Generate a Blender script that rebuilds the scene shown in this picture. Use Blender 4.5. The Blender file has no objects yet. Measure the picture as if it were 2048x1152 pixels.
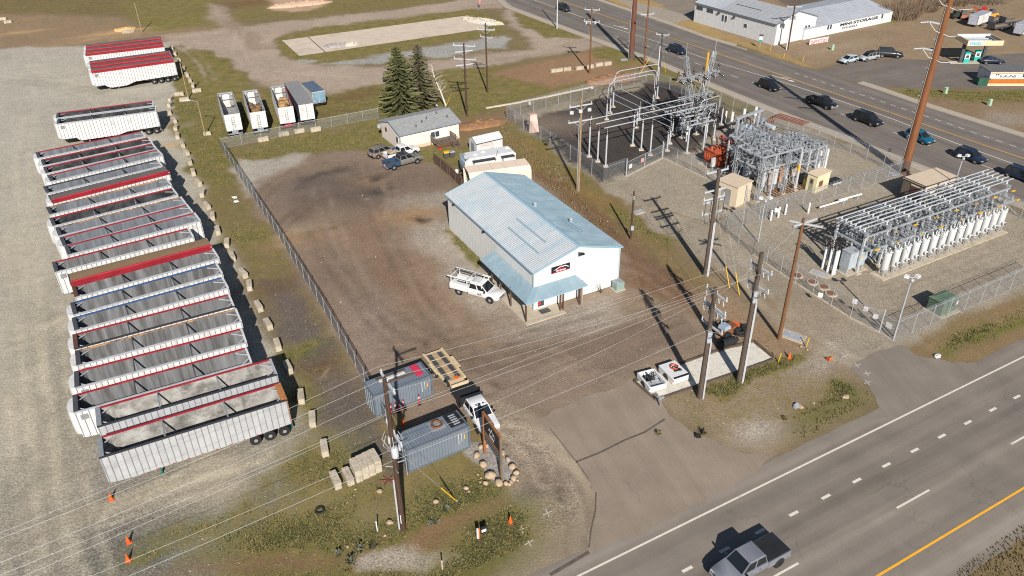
import bpy, math, random
import numpy as np
from mathutils import Vector, Matrix
from math import radians as rad, sin, cos, pi, atan2, hypot
random.seed(7)
SC = bpy.context.scene
COL = SC.collection
# ------------------------------------------------------------------ camera
FPX, HC = 1579.9, 50.0
RC = np.array([[0.99987408, 0.01586911, 0.0], [-0.00847349, 0.53389421, -0.84550882], [-0.01341748, 0.84540235, 0.53396145]])
cam = bpy.data.cameras.new('camera'); cam_ob = bpy.data.objects.new('camera', cam); COL.objects.link(cam_ob)
cam.sensor_width = 36.0; cam.lens = FPX/2048*36; cam.clip_start = 1.0; cam.clip_end = 9000
_m = Matrix.Identity(4)
for _i in range(3):
    for _j in range(3): _m[_i][_j] = RC[_i][_j]
_m[2][3] = HC; cam_ob.matrix_world = _m
SC.camera = cam_ob
# ------------------------------------------------------------------ light
SUN_EL, SUN_AZ = rad(32.7), rad(98-180)      # azimuth of the direction TOWARDS the sun, from +x
w = bpy.data.worlds.new('World'); SC.world = w; w.use_nodes = True
nt = w.node_tree; bg = nt.nodes['Background']
sky = nt.nodes.new('ShaderNodeTexSky'); sky.sky_type = 'NISHITA'; sky.sun_disc = False
sky.sun_elevation = SUN_EL; sky.sun_rotation = pi/2-SUN_AZ; sky.altitude = 700; sky.air_density = 1.0; sky.dust_density = .6
nt.links.new(sky.outputs[0], bg.inputs[0]); bg.inputs[1].default_value = 0.05
sl = bpy.data.lights.new('sun', 'SUN'); sl.energy = 4.5; sl.angle = rad(.53); sl.color = (1.0, .945, .87)
so = bpy.data.objects.new('sun', sl); COL.objects.link(so)
sd = Vector((cos(SUN_AZ)*cos(SUN_EL), sin(SUN_AZ)*cos(SUN_EL), sin(SUN_EL)))
so.rotation_euler = sd.to_track_quat('Z', 'Y').to_euler(); so.location = (30, -60, 80)
vs = SC.view_settings; vs.view_transform = 'Standard'; vs.look = 'None'; vs.gamma = 1; vs.exposure = 0.65; vs.use_curve_mapping = False
SC.cycles.max_bounces = 6; SC.cycles.transparent_max_bounces = 24; SC.cycles.use_denoising = False; SC.cycles.filter_width = 1.1
# ------------------------------------------------------------------ helpers
def G(px, py, z=0.0):                     # the point of height z that the photograph shows at (px, py)
    v = RC @ np.array([px-1024, 576-py, -FPX]); t = (z-HC)/v[2]
    return Vector((v[0]*t, v[1]*t, z))
def HT(px, py, ptop):                     # height of a vertical thing standing at (px, py) whose top shows at row ptop
    A = G(px, py); lo, hi = 0, 45
    for _ in range(40):
        z = (lo+hi)/2; c = RC.T @ np.array([A.x, A.y, z-HC]); y = 576-FPX*c[1]/-c[2]
        if y > ptop: lo = z
        else: hi = z
    return lo
def HD(a, b): return atan2((b-a).y, (b-a).x)
def lin(c): c /= 255; return c/12.92 if c <= .04045 else ((c+.055)/1.055)**2.4
KLIT = 1.22                               # how bright white ground in full sun renders: turns a seen colour into a base colour
def sc(r, g, b, k=1.0): return tuple(min(.85, lin(x)/KLIT*k) for x in (r, g, b))
class MB:
    def __init__(s): s.v, s.f, s.m, s.uv = [], [], [], None
    def add(s, vs, fs, mi=0):
        o = len(s.v); s.v += [tuple(x) for x in vs]; s.f += [tuple(i+o for i in f) for f in fs]; s.m += [mi]*len(fs); return s
    def box(s, x0, x1, y0, y1, z0, z1, mi=0):
        return s.add([(x0,y0,z0),(x1,y0,z0),(x1,y1,z0),(x0,y1,z0),(x0,y0,z1),(x1,y0,z1),(x1,y1,z1),(x0,y1,z1)],
            [(0,3,2,1),(4,5,6,7),(0,1,5,4),(1,2,6,5),(2,3,7,6),(3,0,4,7)], mi)
    def rbox(s, cx, cy, cz, dx, dy, dz, rz=0, mi=0):
        c, n = cos(rz), sin(rz); vs = []
        for z in (-dz/2, dz/2):
            for x, y in ((-1,-1),(1,-1),(1,1),(-1,1)):
                X, Y = x*dx/2, y*dy/2; vs.append((cx+X*c-Y*n, cy+X*n+Y*c, cz+z))
        return s.add(vs, [(0,3,2,1),(4,5,6,7),(0,1,5,4),(1,2,6,5),(2,3,7,6),(3,0,4,7)], mi)
    def tbox(s, x0, x1, y0, y1, z0, z1, ins, mi=0, inx=None):   # top inset by ins
        ix = ins if inx is None else inx
        return s.add([(x0,y0,z0),(x1,y0,z0),(x1,y1,z0),(x0,y1,z0),(x0+ix,y0+ins,z1),(x1-ix,y0+ins,z1),(x1-ix,y1-ins,z1),(x0+ix,y1-ins,z1)],
            [(0,3,2,1),(4,5,6,7),(0,1,5,4),(1,2,6,5),(2,3,7,6),(3,0,4,7)], mi)
    def beam(s, p, q, w=.1, h=None, mi=0):
        p, q = Vector(p), Vector(q); h = h or w; d = (q-p).normalized(); u = Vector((0,0,1)) if abs(d.z) < .95 else Vector((1,0,0))
        a = d.cross(u).normalized()*w/2; b = a.cross(d).normalized()*h/2
        return s.add([p-a-b, p+a-b, p+a+b, p-a+b, q-a-b, q+a-b, q+a+b, q-a+b], [(0,1,2,3),(7,6,5,4),(0,4,5,1),(1,5,6,2),(2,6,7,3),(3,7,4,0)], mi)
    def tube(s, p, q, r, r2=None, n=8, mi=0, cap=True):
        p, q = Vector(p), Vector(q); r2 = r if r2 is None else r2; d = (q-p).normalized(); u = Vector((0,0,1)) if abs(d.z) < .95 else Vector((1,0,0))
        a = d.cross(u).normalized(); b = a.cross(d); vs = []
        for c, R in ((p, r), (q, r2)):
            for i in range(n): t = 2*pi*i/n; vs.append(c+(a*cos(t)+b*sin(t))*R)
        fs = [(i, (i+1) % n, n+(i+1) % n, n+i) for i in range(n)]
        if cap: fs += [tuple(range(n-1, -1, -1)), tuple(range(n, 2*n))]
        return s.add(vs, fs, mi)
    def path(s, pts, r, n=6, mi=0):
        pts = [Vector(p) for p in pts]; vs = []; N = len(pts)
        for k, p in enumerate(pts):
            d = (pts[min(k+1, N-1)]-pts[max(k-1, 0)]).normalized(); u = Vector((0,0,1)) if abs(d.z) < .9 else Vector((1,0,0))
            a = d.cross(u).normalized(); b = a.cross(d)
            R = r[k] if isinstance(r, (list, tuple)) else r
            for i in range(n): t = 2*pi*i/n; vs.append(p+(a*cos(t)+b*sin(t))*R)
        fs = [(k*n+i, k*n+(i+1) % n, (k+1)*n+(i+1) % n, (k+1)*n+i) for k in range(N-1) for i in range(n)]
        fs += [tuple(range(n-1, -1, -1)), tuple(range((N-1)*n, N*n))]
        return s.add(vs, fs, mi)
    def lathe(s, prof, n=10, mi=0, at=(0,0,0), ax=None):
        vs = []; at = Vector(at); M3 = Matrix.Identity(3) if ax is None else Vector(ax).to_track_quat('Z', 'Y').to_matrix()
        for r, z in prof:
            for i in range(n): t = 2*pi*i/n; vs.append(at+M3 @ Vector((r*cos(t), r*sin(t), z)))
        fs = [(k*n+i, k*n+(i+1) % n, (k+1)*n+(i+1) % n, (k+1)*n+i) for k in range(len(prof)-1) for i in range(n)]
        fs += [tuple(range(n-1, -1, -1)), tuple(range((len(prof)-1)*n, len(prof)*n))]
        return s.add(vs, fs, mi)
    def prism(s, poly, z0, z1, mi=0):
        n = len(poly); return s.add([(p[0],p[1],z0) for p in poly]+[(p[0],p[1],z1) for p in poly],
            [tuple(range(n-1,-1,-1)), tuple(range(n,2*n))]+[(i,(i+1)%n,n+(i+1)%n,n+i) for i in range(n)], mi)
    def extr(s, poly, y0, y1, mi=0):      # (x, z) outline pushed along y
        n = len(poly); return s.add([(p[0],y0,p[1]) for p in poly]+[(p[0],y1,p[1]) for p in poly],
            [tuple(range(n)), tuple(range(2*n-1,n-1,-1))]+[(i,n+i,n+(i+1)%n,(i+1)%n) for i in range(n)], mi)
    def quad(s, a, b, c, d, mi=0): return s.add([a,b,c,d], [(0,1,2,3)], mi)
    def plate(s, a, b, c, d, ins=.1, off=.006, th=.0, mi=0, iv=None):   # inset plate lying proud of quad abcd
        a, b, c, d = map(Vector, (a,b,c,d)); nrm = (b-a).cross(d-a).normalized()*off; iv = ins if iv is None else iv
        f = lambda u, v: (a*(1-u)+b*u)*(1-v)+(d*(1-u)+c*u)*v+nrm
        return s.quad(f(ins,iv), f(1-ins,iv), f(1-ins,1-iv), f(ins,1-iv), mi)
    def ball(s, c, rx, ry, rz, nu=10, nv=6, mi=0, jit=0, seed=0):
        rn = random.Random(seed); vs = [(c[0],c[1],c[2]-rz)]
        for j in range(1, nv):
            t = -pi/2+pi*j/nv
            for i in range(nu): a = 2*pi*i/nu; k = 1+jit*(rn.random()-.5); vs.append((c[0]+rx*k*cos(t)*cos(a), c[1]+ry*k*cos(t)*sin(a), c[2]+rz*k*sin(t)))
        vs.append((c[0],c[1],c[2]+rz)); L = len(vs)-1
        fs = [(0,1+(i+1)%nu,1+i) for i in range(nu)]+[(L,L-nu+i,L-nu+(i+1)%nu) for i in range(nu)]
        fs += [(1+j*nu+i,1+j*nu+(i+1)%nu,1+(j+1)*nu+(i+1)%nu,1+(j+1)*nu+i) for j in range(nv-2) for i in range(nu)]
        return s.add(vs, fs, mi)
    def mesh(s, name, mats, smooth=None):
        me = bpy.data.meshes.new(name); me.from_pydata(s.v, [], s.f)
        for m in (mats if isinstance(mats, (list, tuple)) else [mats]): me.materials.append(m)
        if any(s.m): me.polygons.foreach_set('material_index', s.m)
        if smooth is not None:
            me.shade_smooth(); me.set_sharp_from_angle(angle=rad(smooth))
        me.update(); return me
def tag(o, label=None, cat=None, group=None, kind=None):
    if label: o['label'] = label
    if cat: o['category'] = cat
    if group: o['group'] = group
    if kind: o['kind'] = kind
    return o
def ob(name, me, parent=None, loc=(0,0,0), rz=0, label=None, cat=None, group=None, kind=None, mats=None, smooth=None, rot=None):
    if isinstance(me, MB): me = me.mesh(name, mats, smooth)
    o = bpy.data.objects.new(name, me); COL.objects.link(o); o.location = loc
    o.rotation_euler = rot if rot is not None else (0,0,rz)
    if parent is not None: o.parent = parent
    return tag(o, label, cat, group, kind)
def thing(name, label, cat, loc=(0,0,0), rz=0, group=None):
    o = bpy.data.objects.new(name, None); COL.objects.link(o); o.location = loc; o.rotation_euler = (0,0,rz); o.empty_display_size = .3
    return tag(o, label, cat, group)
def dup(o, loc=None, rz=None, label=None, group=None, parent=None):
    c = o.copy(); COL.objects.link(c)
    if parent is not None: c.parent = parent
    if loc is not None: c.location = loc
    if rz is not None: c.rotation_euler = (0,0,rz)
    if label: c['label'] = label
    if group: c['group'] = group
    for ch in o.children: dup(ch, parent=c)
    return c
# ------------------------------------------------------------------ materials
MATS = {}
def M(name, col=None, rough=.6, metal=0.0, var=.18, scale=1.5, bump=0.0, bscale=20., dirt=None, dscale=.6, dth=.55, spec=.4, stretch=None):
    if name in MATS: return MATS[name]
    m = bpy.data.materials.new(name); MATS[name] = m; m.use_nodes = True; n = m.node_tree.nodes; L = m.node_tree.links
    b = n['Principled BSDF']; b.inputs['Roughness'].default_value = rough; b.inputs['Metallic'].default_value = metal
    b.inputs['Specular IOR Level'].default_value = spec
    tc = n.new('ShaderNodeTexCoord'); oi = n.new('ShaderNodeObjectInfo'); ad = n.new('ShaderNodeVectorMath'); ad.operation = 'ADD'
    mu = n.new('ShaderNodeMath'); mu.operation = 'MULTIPLY'; mu.inputs[1].default_value = 37; L.new(oi.outputs['Random'], mu.inputs[0])
    src = tc.outputs['Object']
    if stretch:
        vm = n.new('ShaderNodeVectorMath'); vm.operation = 'MULTIPLY'; vm.inputs[1].default_value = stretch; L.new(src, vm.inputs[0]); src = vm.outputs[0]
    L.new(src, ad.inputs[0]); L.new(mu.outputs[0], ad.inputs[1])
    nz = n.new('ShaderNodeTexNoise'); nz.inputs['Scale'].default_value = scale; nz.inputs['Detail'].default_value = 6; nz.inputs['Roughness'].default_value = .62
    L.new(ad.outputs[0], nz.inputs['Vector'])
    mr = n.new('ShaderNodeMapRange'); mr.inputs[1].default_value = .28; mr.inputs[2].default_value = .72; mr.inputs[3].default_value = 1-var; mr.inputs[4].default_value = 1+var
    L.new(nz.outputs[0], mr.inputs[0])
    mx = n.new('ShaderNodeMix'); mx.data_type = 'RGBA'; mx.blend_type = 'MULTIPLY'; mx.inputs[0].default_value = 1
    mx.inputs[6].default_value = (*col, 1); L.new(mr.outputs[0], mx.inputs[7]); out = mx.outputs[2]
    if dirt:
        n2 = n.new('ShaderNodeTexNoise'); n2.inputs['Scale'].default_value = dscale; n2.inputs['Detail'].default_value = 8; n2.inputs['Roughness'].default_value = .7; L.new(ad.outputs[0], n2.inputs['Vector'])
        m2 = n.new('ShaderNodeMapRange'); m2.inputs[1].default_value = dth-.1; m2.inputs[2].default_value = dth+.12; L.new(n2.outputs[0], m2.inputs[0])
        x2 = n.new('ShaderNodeMix'); x2.data_type = 'RGBA'; L.new(m2.outputs[0], x2.inputs[0]); L.new(out, x2.inputs[6]); x2.inputs[7].default_value = (*dirt, 1); out = x2.outputs[2]
    L.new(out, b.inputs['Base Color'])
    if bump:
        n3 = n.new('ShaderNodeTexNoise'); n3.inputs['Scale'].default_value = bscale; n3.inputs['Detail'].default_value = 4; L.new(ad.outputs[0], n3.inputs['Vector'])
        bp = n.new('ShaderNodeBump'); bp.inputs['Strength'].default_value = bump; bp.inputs['Distance'].default_value = .05; L.new(n3.outputs[0], bp.inputs['Height']); L.new(bp.outputs[0], b.inputs['Normal'])
    return m
WHITE = M('white_paint', (.55,.55,.54), .5, var=.1, scale=.9, dirt=(.36,.335,.30), dscale=.8, dth=.62)
WHITEC = M('white_clean', (.6,.6,.6), .35, var=.04)
ALU = M('aluminium', (.50,.51,.53), .42, metal=.35, var=.14, scale=.8)
GALV = M('galvanised', (.40,.42,.45), .5, metal=.3, var=.15, scale=3)
GALVD = M('galvanised_dull', (.25,.27,.29), .6, metal=.2, var=.2, scale=3)
STEELL = M('pale_steel', (.48,.50,.53), .45, metal=.2, var=.12, scale=2)
BLACK = M('black_rubber', (.014,.014,.015), .8, var=.3, scale=6)
BLACKM = M('black_metal', (.02,.02,.022), .45, var=.2)
DARK = M('dark_grey', (.06,.06,.065), .55, var=.2)
CONC = M('concrete', sc(190,178,158), .85, var=.16, scale=3, bump=.4, bscale=14, dirt=sc(140,128,112), dscale=1.3, dth=.6)
WOODP = M('pole_wood_brown', (.062,.034,.022), .8, var=.35, scale=2.2, bump=.4, bscale=12, stretch=(6,6,.6))
WOODG = M('pole_wood_grey', (.085,.062,.048), .85, var=.3, scale=2.2, bump=.4, bscale=12, stretch=(6,6,.6))
WOODL = M('pole_wood_tan', (.27,.19,.115), .85, var=.3, scale=2.2, bump=.4, bscale=12, stretch=(6,6,.6))
WOODO = M('pole_wood_orange', (.15,.07,.032), .8, var=.3, scale=2.2, bump=.4, bscale=12, stretch=(6,6,.6))
BROWNI = M('brown_porcelain', (.022,.012,.010), .18, var=.2, spec=.6)
GREYI = M('grey_porcelain', (.42,.44,.46), .25, var=.1, spec=.6)
GLASS = M('dark_glass', (.012,.015,.018), .08, var=.2, spec=.7)
GLASSB = M('window_glass', (.05,.065,.075), .1, var=.3, spec=.7)
CHROME = M('rim_metal', (.45,.45,.46), .35, metal=.6, var=.1)
REDL = M('red_lens', (.35,.01,.01), .3, var=.1)
LAMPL = M('clear_lens', (.6,.6,.58), .2, var=.05)
ORANGE = M('safety_orange', (.62,.11,.02), .55, var=.12)
YELLOW = M('yellow_paint', (.62,.36,.02), .5, var=.1)
RUST = M('rust', (.16,.06,.025), .8, var=.4, scale=4)
REDP = M('red_rail', (.25,.015,.025), .5, var=.3, scale=1.2, dirt=(.2,.07,.05), dscale=1.2, dth=.68)
BLUEP = M('blue_rail', (.03,.075,.18), .5, var=.2)
TANP = M('tan_paint', sc(222,200,160,.9), .6, var=.1)
def text_mesh(txt, size, mat, extrude=.01, bold=0.0, align='CENTER', shear=0, sx=1):
    cu = bpy.data.curves.new('lettering', 'FONT'); cu.body = txt; cu.size = size; cu.extrude = extrude; cu.offset = bold; cu.align_x = align; cu.align_y = 'CENTER'; cu.shear = shear; cu.resolution_u = 2; cu.space_line = .8
    o = bpy.data.objects.new('lettering', cu); COL.objects.link(o); dg = bpy.context.evaluated_depsgraph_get(); dg.update()
    me = bpy.data.meshes.new_from_object(o.evaluated_get(dg)); bpy.data.objects.remove(o); bpy.data.curves.remove(cu); me.materials.clear(); me.materials.append(mat)
    if sx != 1: me.transform(Matrix.Diagonal((sx,1,1,1)))
    return me
# ------------------------------------------------------------------ ground sheet
def vnoise(x, y, seed=0):
    xi, yi = np.floor(x).astype(np.int64), np.floor(y).astype(np.int64); fx, fy = x-xi, y-yi
    fx = fx*fx*(3-2*fx); fy = fy*fy*(3-2*fy)
    def hsh(a, b):
        h = (a*374761393+b*668265263+seed*1442695041) & 0xffffffff; h = ((h ^ (h >> 13))*1274126177) & 0xffffffff
        return ((h ^ (h >> 16)) & 0xffff)/65535.0
    return (hsh(xi,yi)*(1-fx)+hsh(xi+1,yi)*fx)*(1-fy)+(hsh(xi,yi+1)*(1-fx)+hsh(xi+1,yi+1)*fx)*fy
def fbm(x, y, seed=0, o=4):
    t = 0; a = .5
    for k in range(o): t = t+a*vnoise(x*2**k+k*17.3, y*2**k-k*9.1, seed+k); a *= .5
    return t-.47
ys = [-4000, -1500, -500, -100, 0, 20]; y = 26.0
while y < 262: ys.append(y); y += min(.85, max(.2, (y*y+2500)/(50*50+38*38)*.2))
ys += [280, 330, 420, 700, 1500, 4500]; ys = np.array(ys)
us = np.concatenate([[-60,-15,-5,-2.2,-1.5], np.linspace(-1.12, 1.12, 700), [1.5,2.2,5,15,60]])
wy = np.where(ys > 20, 30+.55*np.clip(ys-20, 0, 900), 30.)
GX = wy[:,None]*us[None,:]; GY = np.repeat(ys[:,None], len(us), 1)
nr, ncl = GX.shape; PX, PY = GX.ravel(), GY.ravel(); NV = len(PX)
warp = np.clip((PY-20)/60, .25, 1.6)
WX = PX+(fbm(PX/5, PY/5, 3)*3.2+fbm(PX/1.1, PY/1.1, 5, 3)*1.1)*warp; WY = PY+(fbm(PX/5, PY/5, 11)*3.2+fbm(PX/1.1, PY/1.1, 13, 3)*1.1)*warp
def sdist(poly):
    P = np.array(poly); d = np.full(NV, 1e9); lo = P.min(0)-14; hi = P.max(0)+14
    idx = np.nonzero((PX > lo[0]) & (PX < hi[0]) & (PY > lo[1]) & (PY < hi[1]))[0]
    x, yv = WX[idx], WY[idx]; dd = np.full(len(idx), 1e9); ins = np.zeros(len(idx), bool)
    for a, b in zip(P, np.roll(P, -1, 0)):
        e = b-a; t = np.clip(((x-a[0])*e[0]+(yv-a[1])*e[1])/max(e@e, 1e-9), 0, 1)
        dd = np.minimum(dd, np.hypot(x-a[0]-t*e[0], yv-a[1]-t*e[1]))
        with np.errstate(divide='ignore', invalid='ignore'):
            c = ((a[1] > yv) != (b[1] > yv)) & (x < (b[0]-a[0])*(yv-a[1])/(b[1]-a[1])+a[0])
        ins ^= c
    d[idx] = np.where(ins, -dd, dd); return d
gcol = np.empty((NV,3)); gcol[:] = sc(128,112,84); gg = np.full(NV, .45); gv = np.full(NV, .3)
def paint(px, col, g, v, soft=1.0, amt=1.0, ragged=.0):
    d = sdist([G(*p)[:2] for p in px])
    if ragged: d = d+fbm(PX/3, PY/3, 21+len(px))*ragged*4
    a = (amt*np.clip(.5-d/(2*soft), 0, 1)); a = a*a*(3-2*a) if amt == 1 else a
    gcol[:] = gcol*(1-a[:,None])+np.array(sc(*col))*a[:,None]; gg[:] = gg*(1-a)+g*a; gv[:] = gv*(1-a)+v*a
def blob(px, py, rx, ry, col, g=0.0, v=.3, amt=.8, rz=.5):
    c = G(px, py); x = (WX-c.x)*cos(rz)+(WY-c.y)*sin(rz); yv = -(WX-c.x)*sin(rz)+(WY-c.y)*cos(rz)
    a = amt*np.exp(-((x/rx)**2+(yv/ry)**2)*1.2)
    gcol[:] = gcol*(1-a[:,None])+np.array(sc(*col))*a[:,None]; gg[:] = gg*(1-a)+g*a; gv[:] = gv*(1-a)+v*a
GR, DRY = (108,104,58), (126,112,76)
# far fields on the left and top
paint([(-400,-80),(330,-80),(430,60),(330,75),(160,92),(-400,118)], (146,124,98), .05, .2, 2)
paint([(-400,-120),(440,-120),(425,22),(260,36),(120,28),(-400,34)], (120,104,74), .5, .2, 4, ragged=1)
paint([(250,5),(420,-10),(440,50),(300,66),(262,40)], (122,116,70), .75, .2, 3)
blob(236,64,9,2.5,(205,165,118)); blob(40,66,6,2,(190,155,110)); blob(200,78,22,2,(178,150,116),amt=.6)
paint([(430,-60),(900,-60),(940,-8),(760,18),(540,36),(470,44)], (126,112,74), .55, .2, 4, ragged=1)
blob(480,8,14,6,(120,92,66),amt=.8); paint([(535,0),(600,-8),(662,4),(650,16),(580,24),(540,22)], (190,160,136), 0, .3, 2)
# grass of the middle field, then the dirt roads
paint([(350,90),(430,100),(520,180),(650,180),(770,150),(900,138),(1000,125),(1010,200),(930,235),(760,240),(560,262),(445,292),(400,350),(350,250)], (112,104,60), .75, .2, 2)
blob(720,190,9,4,(122,96,66),.25); blob(640,232,8,3,(118,98,66),.3); blob(430,170,5,3,(150,134,104),.1,amt=.6); blob(480,195,5,3,(140,120,84),.3)
ROADC = (172,154,137)
paint([(325,70),(440,58),(600,40),(780,21),(940,-3),(1090,-22),(1100,5),(960,19),(800,34),(650,53),(575,62),(545,80),(540,98),(570,114),(650,135),(780,133),(900,116),(1000,104),(1060,98),(1040,60),(1010,40),(1000,20),(1040,10),(1060,40),(1095,72),(1165,68),(1215,92),(1100,108),(1000,128),(880,142),(790,160),(660,186),(560,182),(480,152),(430,108),(345,92)], ROADC, 0, .4, 1.6)
paint([(412,8),(440,14),(470,40),(500,70),(470,72),(430,45)], (166,148,130), .05, .3, 2)
paint([(545,82),(620,56),(940,20),(1000,38),(1010,62),(800,100),(640,128),(570,112)], (114,108,62), .8, .2, 1.2)
paint([(633,129),(700,117),(780,105),(850,96),(1000,70),(1018,76),(1016,95),(900,113),(780,122),(690,133)], (164,161,154), .08, .7, 1, ragged=.6)
paint([(596,122),(620,117),(640,122),(610,127)], (164,160,150), .1, .6, .8)
for k in range(3):
    o = k*9
    paint([(440+o,40),(452+o,40),(512+o*1.4,100),(504+o*1.4,101)], (140,118,98), 0, .3, 1.2, .55)
paint([(1012,14),(1060,10),(1120,50),(1174,68),(1160,78),(1095,74),(1045,48)], (112,104,64), .7, .2, 1)
paint([(985,140),(1100,120),(1185,100),(1215,95),(1310,130),(1300,150),(1220,165),(1100,186),(990,152)], (150,120,92), .15, .3, 1.6)
paint([(880,146),(985,150),(1100,178),(1190,162),(1210,170),(1060,192),(970,222),(925,228)], (118,110,66), .7, .2, 1.5)
paint([(1180,98),(1240,92),(1440,172),(1540,217),(1700,283),(1870,345),(1850,356),(1640,280),(1480,222),(1340,164),(1240,150),(1215,120)], (116,110,62), .65, .2, 1.5)
blob(1270,132,6,3,(150,118,88),.1); blob(1480,200,5,3,(150,130,98),.2); blob(1640,268,7,3,(138,112,80),.25); blob(1240,155,9,4,(152,120,90),.1)
blob(970,250,9,5,(146,112,84),.1,amt=.95)
# left gravel lot
paint([(-500,112),(160,91),(345,84),(352,120),(345,190),(350,262),(400,372),(440,480),(520,612),(592,745),(628,840),(575,905),(470,1020),(400,1200),(-500,1200)], (179,172,157), .0, .45, 1.4)
paint([(90,640),(180,820),(225,960),(450,890),(575,880),(530,960),(420,1060),(360,1200),(-60,1200),(0,1040),(60,840)], (118,115,108), .02, 1.0, 5)
paint([(40,560),(110,560),(140,700),(170,880),(60,980),(30,820)], (166,158,140), 0, .4, 5, .7)
for p, q in (((40,640),(30,1000)),((90,830),(50,1140)),((150,960),(110,1140)),((390,900),(470,1000)),((20,420),(60,620))):
    blob((p[0]+q[0])/2,(p[1]+q[1])/2,8,2.2,(184,172,150),v=.3,amt=.55,rz=HD(G(*p),G(*q)))
blob(250,1000,9,1.0,(176,164,140),amt=.6,rz=.5); blob(435,960,8,3,(178,164,140),amt=.6); blob(200,620,10,1.2,(196,186,160),amt=.5,rz=.55)
blob(330,240,6,5,(150,138,118),v=.6,amt=.6); blob(345,290,3,1,(200,160,105),amt=.7)
# strip between the blocks and the mesh fence
paint([(350,90),(430,105),(520,180),(540,268),(445,296),(560,480),(690,690),(775,850),(800,960),(700,985),(640,860),(570,720),(490,560),(405,372),(352,256),(346,120)], (124,110,76), .5, .35, 1.2)
paint([(352,95),(430,112),(520,190),(535,262),(445,292),(470,370),(420,370),(372,290),(345,230)], (110,106,58), .85, .2, 1.6)
paint([(520,560),(590,560),(640,650),(720,760),(790,880),(800,960),(700,960),(640,850),(600,760),(540,640)], (108,98,90), .06, .5, 1.6, ragged=.7)
blob(640,735,2.5,2,(104,80,54),.5); blob(560,570,6,2.5,(112,90,66),.4); blob(610,700,3,1.3,(112,112,52),.9); blob(500,470,5,3,(118,112,60),.8); blob(590,800,2,4,(116,112,56),.9)
blob(380,250,3,2,(160,145,120),amt=.7); blob(640,920,4,3,(108,110,54),.95); blob(600,900,3,3,(150,140,120),.1,amt=.7)
# fenced yard
paint([(446,302),(760,246),(870,310),(905,385),(1060,330),(1250,480),(1440,600),(1520,690),(1300,790),(1330,830),(1000,830),(840,850),(745,775),(560,480)], (143,124,107), .0, .35, 1)
paint([(446,302),(620,270),(762,242),(860,300),(930,300),(960,330),(890,330),(840,318),(745,300),(600,312),(470,322)], (112,106,58), .85, .2, 1.4, ragged=.5)
paint([(462,322),(600,310),(590,330),(530,352),(500,390)], (176,168,154), .05, .6, 1.5)
paint([(800,450),(830,430),(880,405),(905,430),(960,520),(1040,610),(1060,640),(1240,590),(1250,640),(1080,680),(1000,680),(940,620),(830,500)], (168,157,143), .02, .6, 1.5)
paint([(780,402),(900,380),(900,408),(850,418),(800,416)], (166,156,142), .02, .6, 1.5)
paint([(860,412),(900,398),(905,432),(880,438)], (150,138,124), 0, .2, .6)
paint([(890,455),(910,458),(960,500),(975,530),(950,530),(920,500)], (112,110,58), .9, .2, .8)
paint([(590,365),(625,345),(672,338),(680,345),(640,356),(606,378)], (64,58,54), 0, .3, 1.4, .85); blob(640,372,7,4,(96,90,86),amt=.6)
blob(700,390,10,7,(92,82,76),amt=.75); blob(780,440,7,5,(104,92,82),amt=.4)
paint([(555,475),(600,455),(632,448),(640,455),(600,470),(560,488)], (176,158,130), 0, .3, 1.5, .85); blob(665,456,2.2,.7,(58,54,50)); blob(590,480,6,2,(160,132,98),amt=.6)
blob(820,432,5,3,(178,142,104),amt=.8); blob(842,436,1.6,1.2,(60,48,38),amt=.95); blob(732,358,3,2,(170,138,104),amt=.6); blob(740,520,16,5,(140,112,88),amt=.55,rz=-1.05); blob(850,560,12,4,(152,126,100),amt=.5,rz=-1.05)
blob(640,560,10,6,(112,98,86),amt=.4); blob(760,380,2,1,(64,58,52)); blob(748,352,2,.8,(64,58,52)); blob(900,680,14,3,(150,128,104),amt=.5,rz=.5); blob(850,350,9,4,(108,92,80),amt=.4)
paint([(690,590),(760,580),(800,700),(750,770),(720,720)], (146,130,118), 0, .5, 2, .7)
paint([(1230,570),(1330,540),(1440,600),(1440,650),(1290,640),(1240,620)], (158,138,114), 0, .4, 2.5, .6)
paint([(1000,800),(1262,745),(1340,800),(1400,870),(1200,960),(1060,830)], (145,127,110), 0, .5, 5, .7); blob(1290,700,12,2,(108,96,86),amt=.5,rz=.5); blob(1180,690,12,1.5,(118,102,90),amt=.5,rz=.5); blob(1010,760,6,4,(150,134,118),amt=.5)
# track and bank beside the building
paint([(935,235),(1005,240),(1100,310),(1205,372),(1292,452),(1400,545),(1440,590),(1330,560),(1245,500),(1160,430),(1062,332),(1000,285)], (128,108,72), .5, .3, 1.4)
paint([(1062,330),(1110,358),(1180,420),(1260,490),(1340,540),(1410,590),(1400,640),(1300,590),(1245,570),(1245,490),(1160,425)], (124,96,72), .05, .3, 1.4, ragged=.5)
paint([(1000,250),(1060,260),(1130,320),(1190,360),(1180,372),(1110,322),(1040,280)], (116,110,64), .7, .25, 1.2)
paint([(1225,420),(1270,440),(1330,480),(1325,490),(1270,460),(1225,432)], (110,112,56), .85, .25, 1); blob(1190,400,6,2.4,(140,112,72),.4,rz=-.9); blob(1060,300,8,3,(142,116,74),.5,rz=-.9)
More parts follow.
